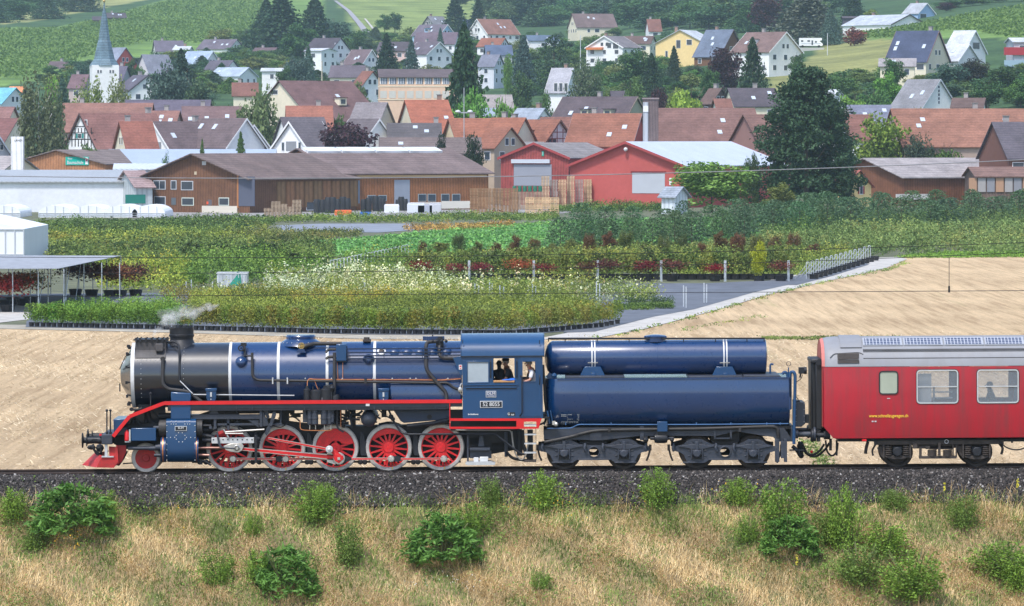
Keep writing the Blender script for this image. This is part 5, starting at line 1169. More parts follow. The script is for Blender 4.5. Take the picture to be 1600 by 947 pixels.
# windows
def rrect(mb,h_,w,y0,y1,r=.11):
    x0_,x1_,z0_,z1_ = h_;P = []
    for cx_,cz_,a0 in ((x1_-r,z1_-r,0),(x0_+r,z1_-r,90),(x0_+r,z0_+r,180),(x1_-r,z0_+r,270)):
        P += [(cx_,cz_,math.radians(a0+a)) for a in (0,30,60,90)]
    n_ = len(P);o_ = [(x+(r+w)*math.cos(a),z+(r+w)*math.sin(a)) for x,z,a in P];i_ = [(x+(r-.01)*math.cos(a),z+(r-.01)*math.sin(a)) for x,z,a in P]
    k0 = len(mb.v);mb.v += [(x,y0,z) for x,z in o_]+[(x,y0,z) for x,z in i_]+[(x,y1,z) for x,z in o_]+[(x,y1,z) for x,z in i_]
    for i in range(n_):
        j = (i+1) % n_;mb.f += [(k0+j,k0+i,k0+n_+i,k0+n_+j),(k0+2*n_+i,k0+i,k0+j,k0+2*n_+j),(k0+n_+i,k0+3*n_+i,k0+3*n_+j,k0+n_+j)]
def rpane(mb,h_,y,r=.11):
    x0_,x1_,z0_,z1_ = h_;P = []
    for cx_,cz_,a0 in ((x1_-r,z1_-r,0),(x0_+r,z1_-r,90),(x0_+r,z0_+r,180),(x1_-r,z0_+r,270)):P += [(cx_+r*math.cos(math.radians(a0+a)),cz_+r*math.sin(math.radians(a0+a))) for a in (0,30,60,90)]
    mb.prism(P,y,y+.012)
for i,h_ in enumerate(WIN):
    b = MB();rrect(b,h_,.028,-1.462,-1.43,.08)
    if i:bx_ = (h_[2]+h_[3])/2+.0;b.box(h_[0],h_[1],-1.462,-1.44,bx_-.018,bx_+.014)
    wf = part('window',b,ALU if i else paint('rubber_black',(.02,.02,.022),.5),coach)
    if i:b = MB();rrect(b,(h_[0]-.028,h_[1]+.028,h_[2]-.028,h_[3]+.028),.018,-1.452,-1.42,.10);part('window_seal',b,MATS['rubber_black'],wf)
    b = MB();rpane(b,h_,-1.445,.08);part('pane',b,GLASS if i else paint('frosted_glass',(.36,.40,.32),.35,0,.1,2),wf)
# interior seen through the panes: floor, far windows open to the field, seats and partitions
b = MB();b.box(xin,xrr,-1.3,1.3,zs0+.3,zs0+.34);b.box(xin+1.0,xin+1.03,-1.35,1.3,zs0+.3,zs1);b.box(xrr-.05,xrr,-1.35,1.35,zs0,zs1);part('coach_floor',b,paint('linoleum',(.2,.18,.15),.6),coach)
b = MB();zf = zs0+.34
b.box(WIN[1][0]-.2,WIN[1][0]-.17,-.2,1.3,zf,zs1);b.box(WIN[1][1]+.3,WIN[1][1]+.33,-1.3,1.3,zf,zs1);part('partition',b,paint('partition_wood',(.25,.2,.17),.5),coach)
b = MB();zz_ = WIN[1][2]+.30
b.tube([(WIN[1][0]+.1,-.9,zz_),(WIN[1][1]-.1,-.9,zz_)],.022,6);b.tube([(WIN[1][0]+.1,-.9,zz_-.18),(WIN[1][1]-.1,-.9,zz_-.18)],.022,6);b.tube([(WIN[1][0]+.55,-.9,zf),(WIN[1][0]+.55,-.9,zz_+.15)],.03,6);b.box(WIN[1][0]+.02,WIN[1][0]+.45,-1.2,-1.15,zf,WIN[1][3]-.1);part('luggage_rail',b,WHITE,coach)
for i,h_ in enumerate(WIN[2:]):
    for xx,tilt in ((h_[0]-.25,1),(h_[1]+.12,-1)):
        for yy in (-1.25,.35):
            b = MB();b.prism([(xx,zf),(xx+.12,zf),(xx+.14,zf+1.05),(xx+.04,zf+1.12)],yy,yy+.9);b.prism([(xx+(.1 if tilt > 0 else -.42),zf+.38),(xx+(.55 if tilt > 0 else .03),zf+.42),(xx+(.55 if tilt > 0 else .03),zf+.28),(xx+(.1 if tilt > 0 else -.42),zf+.28)],yy,yy+.9)
            part('seat',b,paint('seat_cloth',(.05,.06,.11),.8),coach,bev=.03)
# lettering and small marks
x,z = T(1388.5,649.8,-1.42);me = textmesh('web_address','www.schnellzugwagen.ch',.145,YEL,.002,.82,'CENTER',.0012);link('web_address',me,coach,Vector((x,-1.432,z))-ORG[coach.name],(math.pi/2-.08,0,0))
b = MB();bx(b,1362,657.5,1365,659.5,-1.43,-1.40);bx(b,1366.5,657.5,1369.5,659.5,-1.43,-1.40);bx(b,1386,622,1391,623.2,-1.45,-1.43);part('side_marking',b,GSTEEL,coach)
# coach bogies
def cbogie(px1,px2,xo=None):
    bg_ = bpy.data.objects.new('coach_bogie',None);COL.objects.link(bg_);bg_.parent = coach;ORG[bg_.name] = ORG[coach.name]
    x1_,x2_ = T(px1,737,-.8)[0],T(px2,737,-.8)[0];R = .46
    def q(px,py,y):x,z = T(px,py,y);return x,z
    for x in (x1_,x2_):
        for s in (-1,1):
            m = MB();yf = .80*s;k = -s;m.lathe([(0,0),(.12,0),(.14,k*.05),(.33,k*.08),(.37,k*.02),(.38,0),(R,0),(R,k*.1),(R+.03,k*.115),(R+.03,k*.14),(.4,k*.14)],(x,yf,R),'y',44);part('wheel',m,BOG,bg_)
        m = MB();m.cyl((x,-.8,R),.08,1.6,'y',12);part('axle',m,BOG,bg_)
    m = MB();bx(m,px1-36,688.5,px2+42,694,-1.2,-1.0);bx(m,px1-36,688.5,px2+42,694,1.0,1.2);bx(m,(px1+px2)/2-34,690,(px1+px2)/2+34,700,-1.1,1.1);part('bogie_frame',m,BOG,bg_,bev=.01)
    for px in (px1,px2):
        m = MB();bx(m,px-22.5,694,px-20,716,-1.22,-1.05);bx(m,px+19,694,px+21.5,716,-1.22,-1.05);pr(m,[(px-20,712),(px+20,712),(px+18,715),(px+6,718),(px-6,718),(px-18,715)],-1.18,-1.02);pr(m,[(px-32,700),(px-22,694),(px-22,716),(px-26,712)],-1.1,-1.02);part('axle_yoke',m,BOG,bg_,bev=.01)
        m = MB();bx(m,px-7,698,px+7,713,-1.16,-1.02);m.cyl(pt(px,706,-1.25),.145,.15,'y',24,.02);
        for k in range(6):a = k*1.047;x,y,z = pt(px,706,-1.255);m.ball((x+.115*math.cos(a),y,z+.115*math.sin(a)),.018,5)
        part('axle_box',m,IRON,bg_,bev=.01)
        for dx in (-14,14):
            m = MB();P_ = [pt(px+dx+5.2*math.cos(t),696+t*1.13/math.pi*1.35,-1.12+.1*math.sin(t)) for t in np.linspace(0,10*math.pi,61)];m.tube(P_,.019,6,0);part('coil_spring',m,BOG,bg_)
    c = (px1+px2)/2;m = MB();bx(m,c-28,713,c+30,716.5,-1.2,-1.0);bx(m,c+1.5,692,c+5.5,712,-1.3,-1.2);bx(m,c-28,698,c-24,714,-1.2,-1.1);bx(m,c-13,697,c+26,702,-1.1,-1.0);tu(m,[(c-36,699,-1.15),(c-12,699,-1.15)],.04);bx(m,c-38,692,c-31,701,-1.25,-1.05);bx(m,c+24,695,c+26,715,-1.2,-1.1);bx(m,c+29,695,c+31,715,-1.2,-1.1);bx(m,c-18,697,c-11,702,-1.22,-1.08)
    part('bolster_suspension',m,BOG,bg_,bev=.01)
    for dx in (-8,16):
        m = MB();P_ = [pt(c+dx+6.5*math.cos(t),703+t*.9/math.pi*1.1,-1.1+.12*math.sin(t)) for t in np.linspace(0,10*math.pi,61)];m.tube(P_,.02,6,0);part('coil_spring',m,BOG,bg_)
    m = MB();tu(m,[(px1-34,694,-1),(px1-40,704,-1),(px1-38,712,-1)],.03,6);tu(m,[(px1-46,690,-.9),(px1-49,700,-.9),(px1-50,709,-.9)],.05,6);tu(m,[(px2+34,692,-1),(px2+41,700,-1),(px2+38,710,-1)],.04,6);part('brake_gear',m,BOG,bg_)
cbogie(1402.3,1526.5);cbogie(1402.3+24.2*50.4-250,1526.5+24.2*50.4-250)
b = MB();b.prism([T(1310,686,-1.1),T(2400,686,-1.1),T(2400,690,-1.1),T(1310,690,-1.1)],-1.1,1.1);bx(b,1580,686,1583,692,-1.2,-1.1);tu(b,[(1560,688,-1.2),(1572,700,-1.2),(1590,704,-1.2),(1612,696,-1.2)],.022,6,.4);bx(b,1366,689,1371,695,-1.25,-1.1);part('coach_underframe',b,FRAME,coach)
b = MB();x,y,z = pt(1479,690,-1.25);b.lathe([(.05,0),(.065,0),(.065,.02),(.05,.02),(.05,0)],(x,y,z),'y',14);part('towing_ring',b,GSTEEL,coach)
# ================================================================== PEOPLE ON THE TRAIN
SKIN = paint('skin',(.48,.25,.18),.6,0,.1,8);HAIRG = paint('grey_hair',(.35,.34,.33),.8);CLB = paint('black_cloth',(.014,.015,.02),.85);CLW = paint('white_shirt',(.75,.76,.82),.8);CLG = paint('charcoal_vest',(.035,.04,.05),.8);CLC = paint('cap_cloth',(.05,.06,.065),.8);CLBL = paint('blue_work_cloth',(.02,.12,.5),.7)
def person(label,x,y,zfl,facing,lean,shirt,arm=SKIN,scale=1.,cap=CLC,hair=HAIRG,vest=None,scarf=None,reach=(.30,-.30),sit=False,group=None,legs=CLB):
    """facing: radians, 0 looks along +x; one skinned body, clothing as children"""
    c,s = math.cos(G),math.sin(G)
    root = thing('person',label,'person',(x*c-zfl*s,y,x*s+zfl*c),(0,0,facing),org=(0,0,0),group=group)
    def body(name,V,E,R,mat):
        me = bpy.data.meshes.new(name);me.from_pydata(V,E,[]);me.materials.append(mat);o = link(name,me,root);o.scale = (scale,)*3
        m = o.modifiers.new('skin','SKIN');m.use_smooth_shade = True;sub = o.modifiers.new('sub','SUBSURF');sub.levels = sub.render_levels = 2
        for v,r in zip(me.skin_vertices[0].data,R):v.radius = (r if isinstance(r,tuple) else (r,r))
        me.skin_vertices[0].data[0].use_root = True;return o
    hp = .92 if not sit else .45;L = lean
    V = [(0,0,hp),(L*.3,0,hp+.2),(L*.7,0,hp+.42),(L,0,hp+.54),(L*1.15+.02,0,hp+.62),(L*1.2+.03,0,hp+.72),(L*1.2+.035,0,hp+.80)]
    R = [(.13,.17),(.12,.16),(.13,.19),(.09,.12),(.055,.055),(.085,.075),(.065,.06)]
    E = [(0,1),(1,2),(2,3),(3,4),(4,5),(5,6)]
    for sg in (-1,1):
        k = len(V);V += [(L*.85,sg*.19,hp+.47),(L*.85+reach[0]*.35,sg*.25,hp+.22),(L*.85+reach[0]*1.1,sg*.24,hp+.20+reach[1]*.2),(L*.85+reach[0]*1.1+.09,sg*.235,hp+.20+reach[1]*.2)]
        R += [.062,.047,.033,.036];E += [(2,k),(k,k+1),(k+1,k+2),(k+2,k+3)]
        k2 = len(V)
        for fi,(dy,ln) in enumerate(((-.03,.07),(-.01,.08),(.012,.075),(.032,.06))):
            V.append((L*.85+reach[0]*1.1+.09+ln,sg*.235+dy,hp+.20+reach[1]*.2-.02));R.append(.010);E.append((k+3,k2+fi))
        V.append((L*.85+reach[0]*1.1+.10,sg*.235-sg*.06,hp+.20+reach[1]*.2));R.append(.012);E.append((k+3,k2+4))
        k = len(V)
        if sit:V += [(.08,sg*.10,hp),(.45,sg*.11,hp+.02),(.47,sg*.11,.07),(.62,sg*.12,.04)]
        else:V += [(0,sg*.10,hp-.06),(.02,sg*.11,.48),(-.02,sg*.11,.08),(.14,sg*.12,.04)]
        R += [.09,.06,.045,.04];E += [(0,k),(k,k+1),(k+1,k+2),(k+2,k+3)]
    body('body',V,E,R,SKIN if arm is SKIN else arm)
    hx,hz = L*1.2+.035,hp+.73
    h = MB();h.ball((hx+.1,0,hz-.01),.022,8,(1.3,.8,1.2));h.ball((hx-.005,-.087,hz),.03,8,(.7,.5,1));h.ball((hx-.005,.087,hz),.03,8,(.7,.5,1));h.box(hx+.083,hx+.095,-.02,.02,hz-.065,hz-.058)
    h.ball((hx+.02,0,hz-.06),.065,10,(1,.8,.7))
    o = part('face',h,SKIN,root);o.scale = (scale,)*3
    h = MB();[h.ball((hx+.078,sg*.032,hz+.02),.012,6) for sg in (-1,1)];o = part('eye',h,FRAME,root);o.scale = (scale,)*3
    h = MB();h.ball((hx-.025,0,hz+.025),.103,14,(.95,.85,.9));o = part('hair',h,hair,root);o.scale = (scale,)*3
    if cap:
        h = MB();h.lathe([(.098,0),(.112,.03),(.12,.055),(.10,.075),(0,.085)],(hx-.008,0,hz+.045),'z',20);h.prismx([(-.08,hz+.05),(.08,hz+.05),(.06,hz+.042),(-.06,hz+.042)],hx+.08,hx+.155);o = part('cap',h,cap,root);o.scale = (scale,)*3
    tv = [(0,0,hp),(L*.3,0,hp+.2),(L*.7,0,hp+.42),(L,0,hp+.53)]
    SV = list(tv);SR = [(.145,.185),(.135,.175),(.145,.205),(.08,.09)];SE = [(0,1),(1,2),(2,3)]
    for sg in (-1,1):
        k = len(SV);SV += [(L*.85,sg*.19,hp+.47),(L*.85+reach[0]*.3,sg*.245,hp+.26)];SR += [.078,.07];SE += [(2,k),(k,k+1)]
        if arm is not SKIN:SV.append((L*.85+reach[0]*1.0,sg*.24,hp+.20+reach[1]*.2));SR.append(.045);SE.append((k+1,k+2))
    body('shirt',SV,SE,SR,shirt)
    if vest:body('waistcoat',[tv[0],tv[1],tv[2],(L*.9,0,hp+.50)],[(0,1),(1,2),(2,3)],[(.155,.195),(.145,.19),(.155,.20),(.10,.14)],vest)
    if scarf:h = MB();h.lathe([(.06,0),(.075,.02),(.06,.05)],(L*1.1,0,hp+.56),'z',14);o = part('neckerchief',h,scarf,root);o.scale = (scale,)*3
    LV = [(0,0,hp+.02)];LR = [(.14,.18)];LE = []
    for sg in (-1,1):
        k = len(LV)
        LV += [(.08,sg*.10,hp),(.45,sg*.11,hp+.02),(.47,sg*.11,.1)] if sit else [(0,sg*.10,hp-.08),(.02,sg*.11,.48),(-.02,sg*.11,.1)];LR += [.105,.08,.065];LE += [(0,k),(k,k+1),(k+1,k+2)]
    body('trousers',LV,LE,LR,legs);return root
zfl = zc0+.03
def px2x(px,y):return T(px,600,y)[0]
person('railwayman in grey cap, white shirt and dark waistcoat looking out of the cab door',px2x(836.5,-1.15),-1.12,zfl,math.radians(180+8),.16,CLW,scale=.99,vest=CLG,scarf=REDP,reach=(.22,-.1))
person('crewman in black seen from behind in the open cab window',px2x(783,-.9),-.85,zfl,math.radians(105),.22,CLB,arm=CLB,cap=None,hair=CLB,scale=.97,vest=CLB)
person('crewman with dark cap leaning in the cab window beside the blue cloth',px2x(797,-.8),-.7,zfl,math.radians(190),.1,CLG,cap=CLB,scale=1.0)
b = MB();b.ball((px2x(796,-1.45),-1.46,T(796,593.7,-1.45)[1]),.16,12,(1.5,.6,.22));b.ball((px2x(802,-1.45),-1.45,T(802,592.5,-1.45)[1]),.12,10,(1.2,.6,.3));cl = part('work_cloth',b,CLBL,None);cl.rotation_euler = RROT;tag(cl,'bright blue cloth lying on the wooden sill of the cab window','cloth')
person('passenger sitting as a dark shape behind the second large coach window',T(1550,600,-.9)[0],-.85,zf,math.radians(180),.05,CLB,arm=CLB,cap=None,hair=CLB,sit=True,scale=1.05)
SPLIT = False
# ================================================================== BUILDINGS
def tinted(name,rough=.8,row=None,plank=None,mott=.25,spec=.3,sc=.35):
    m,t,b = _nt(name);oi = N(t,'ShaderNodeObjectInfo');v = coords(t);n = noise(t,v,sc,6,.6);n2 = noise(t,v,sc*8,4)
    r = ramp(t,[(.3,(1-mott,)*3),(.7,(1+mott*.6,)*3)]);t.links.new(n.outputs[0],r.inputs[0])
    o = mixc(t,1.,oi.outputs['Color'],r.outputs[0],'MULTIPLY')
    r2 = ramp(t,[(.35,(1-mott*.45,)*3),(.65,(1+mott*.3,)*3)]);t.links.new(n2.outputs[0],r2.inputs[0]);o = mixc(t,1.,o,r2.outputs[0],'MULTIPLY')
    if row or plank:
        w = N(t,'ShaderNodeTexWave');w.bands_direction = 'Z' if row else 'DIAGONAL';w.inputs['Scale'].default_value = row or plank;w.inputs['Distortion'].default_value = .6 if row else 2.5;w.inputs['Detail'].default_value = 3
        vv = coords(t,scale=(1,1,1) if row else (1,1,.03));t.links.new(vv.outputs[0],w.inputs['Vector'])
        r3 = ramp(t,[(0,(.72,)*3),(.35,(1,)*3),(1,(1.1,)*3)]);t.links.new(w.outputs[1],r3.inputs[0]);o = mixc(t,.8,o,r3.outputs[0],'MULTIPLY')
        bump(t,b,w.outputs[1],.4,.06)
    t.links.new(o,b.inputs['Base Color']);b.inputs['Roughness'].default_value = rough;b.inputs['Specular IOR Level'].default_value = spec;return m
WALL = tinted('plaster',.9,mott=.08,sc=.2);ROOF = tinted('roof_tiles',.85,row=1.1,mott=.3);WOODP = tinted('vertical_boards',.85,plank=1.3,mott=.25,sc=.6);METR = tinted('sheet_metal',.35,plank=.8,mott=.1,spec=.6);PLAIN = tinted('plain_paint',.6,mott=.06)
PANE = paint('dark_window',(.045,.06,.085),.08,0,.5,.4,bs=0,coat=.5)
_bm = {}
def unitbox(mat):
    if mat.name not in _bm:m = MB();m.box(-.5,.5,-.5,.5,-.5,.5);_bm[mat.name] = m.mesh('box',mat,smooth=False)
    return _bm[mat.name]
def ubox(name,parent,c,s,mat,color=(1,1,1),rot=(0,0,0)):
    o = link(name,unitbox(mat),parent,c,rot,color);o.scale = s;return o
DK = (.085,.072,.085);BR = (.13,.085,.075);RD = (.25,.105,.07);RB = (.20,.095,.075);GR = (.19,.19,.21);BL = (.10,.14,.20);WH = (.80,.80,.80);CR_ = (.75,.68,.52);YE = (.80,.60,.28);WD = (.17,.085,.045);LG = (.50,.53,.57)
class House:pass
def house(label,x0,x1,py,d,rot,W_,rise,wall,roof,cat='house',L=None,wins=True,chim=.3,feats=(),barge=None,ov=.45,wm=WALL,rm=ROOF,group=None,name='house',nr=2,gnd_z=None,lean=0):
    h = House();r = math.radians(rot);P = at((x0+x1)/2,py,CAM.y+d);ppm = F/d;L = L or (x1-x0)/ppm/max(.15,abs(math.cos(r)))
    c,s = math.cos(r),math.sin(r)
    zg = min(float(terr(P.x+a*L/2*c-b*W_/2*s,P.y+a*L/2*s+b*W_/2*c)) for a in (-1,1) for b in (-1,1))-.3
    if gnd_z is not None:zg = gnd_z
    root = thing(name,label,cat,(P.x,P.y,zg),(0,0,r),group);hr = P.z-zg;he = hr-rise-lean;h.root,h.he,h.hr,h.L,h.W,h.P,h.r = root,he,hr,L,W_,P,r
    lx = L/2-ov;wy = W_/2
    m = MB();m.prismx([(-wy,0),(wy,0),(wy,he),(0,hr-.05),(-wy,he)],-lx,lx);part('wall',m,wm,root,smooth=False,color=wall)
    m = MB();sl = (hr-he)/wy;o_ = .45;t = .16
    for sg in (-1,1):
        y1,z1 = sg*(wy+o_),he-o_*sl
        m.prismx([(0,hr),(y1,z1),(y1,z1+t),(0,hr+t)],-L/2,L/2)
    part('roof',m,rm,root,smooth=False,color=roof)
    if barge:
        for xx in (-L/2-.04,L/2):
            m = MB()
            for sg in (-1,1):y1,z1 = sg*(wy+o_),he-o_*sl;m.prismx([(0,hr-.22),(y1,z1-.22),(y1,z1+t+.03),(0,hr+t+.03)],xx,xx+.04)
            part('barge_board',m,PLAIN,root,smooth=False,color=barge)
    if chim is not None:
        cz = hr+.9;cc = ubox('chimney',root,(L*(chim-.5),W_*.1,hr+.1),(.8,.8,1.9),PLAIN,(.35,.32,.31) if sum(roof) < .5 else (.3,.2,.16));q = ubox('chimney_cap',root,(L*(chim-.5),W_*.1,hr+1.12),(1.0,1.0,.14),PLAIN,(.2,.2,.2))
    def win(side,u,z,w,hh,frame=(.8,.8,.8),nm='window'):
        if side == 'f':cpos = (u,-wy-.02,z);rt = (0,0,0)
        elif side == 'g':cpos = (-lx-.02,u,z);rt = (0,0,math.pi/2)
        else:cpos = (lx+.02,u,z);rt = (0,0,math.pi/2)
        o = ubox(nm,root,cpos,(w+.22,.07,hh+.22),PLAIN,frame,rt)
        p = ubox('pane',o,(0,0,0),(w/(w+.22),1.6,hh/(hh+.22)),PANE);return o
    h.win = win
    if wins:
        rg = random.Random(int(x0*7+py));zs = [he-1.45-2.7*k for k in range(nr) if he-1.45-2.7*k > .7]
        if abs(rot) < 75:
            nw = max(1,int((L-1.6)/3.2))
            for z in zs:
                for k in range(nw):
                    if rg.random() < .85:win('f',-L/2+(k+.5)*L/nw,z,rg.choice([1.0,1.3,1.8]),1.25)
        g = 'g' if rot > 0 else 'h'
        if abs(rot) > 12:
            nw = max(2,int((W_-1.6)/3.2))
            for z in zs:
                for k in range(nw):win(g,-W_/2+(k+.5)*W_/nw,z,rg.choice([1.0,1.3]),1.25)
            if rise > 2.6:win(g,-.9,he+rise*.28,.9,1.1);win(g,.9,he+rise*.28,.9,1.1)
    # features given as picture rectangles cast on to a face
    def cast(side,px,py_):
        n_ = {'f':Vector((s,-c,0)),'g':Vector((-c,-s,0)),'h':Vector((c,s,0))}[side];off = wy if side == 'f' else lx
        Q = Vector((P.x,P.y,0))+n_*off;dr = ray(px,py_);t_ = (Q-CAM).dot(n_)/dr.dot(n_);X = CAM+dr*t_;l = X-Vector((P.x,P.y,zg))
        return (l.x*c+l.y*s,l.z) if side == 'f' else (-l.x*s+l.y*c,l.z)
    h.cast = cast
    for f in feats:
        side,a,b_,c_,d_,nm,col = f[:7];u0,z0 = cast(side,a,d_);u1,z1 = cast(side,c_,b_);uc,zc_,w,hh = (u0+u1)/2,(z0+z1)/2,abs(u1-u0),abs(z1-z0)
        if nm == 'window':win(side,uc,zc_,w,hh,col)
        else:
            dp = f[7] if len(f) > 7 else .10
            if side == 'f':ubox(nm,root,(uc,-wy-.01,zc_),(w,dp,hh),PLAIN,col)
            else:ubox(nm,root,((-lx-.01) if side == 'g' else lx+.01,uc,zc_),(dp,w,hh),PLAIN,col)
    h.rooffeat = lambda nm,u,v,w,l,col,mt=PLAIN,th=.12:ubox(nm,root,(u,-v*wy,hr-v*(hr-he)+.16+th/2),(w,l,th),mt,col,(math.atan2(hr-he,wy),0,0))
    return h
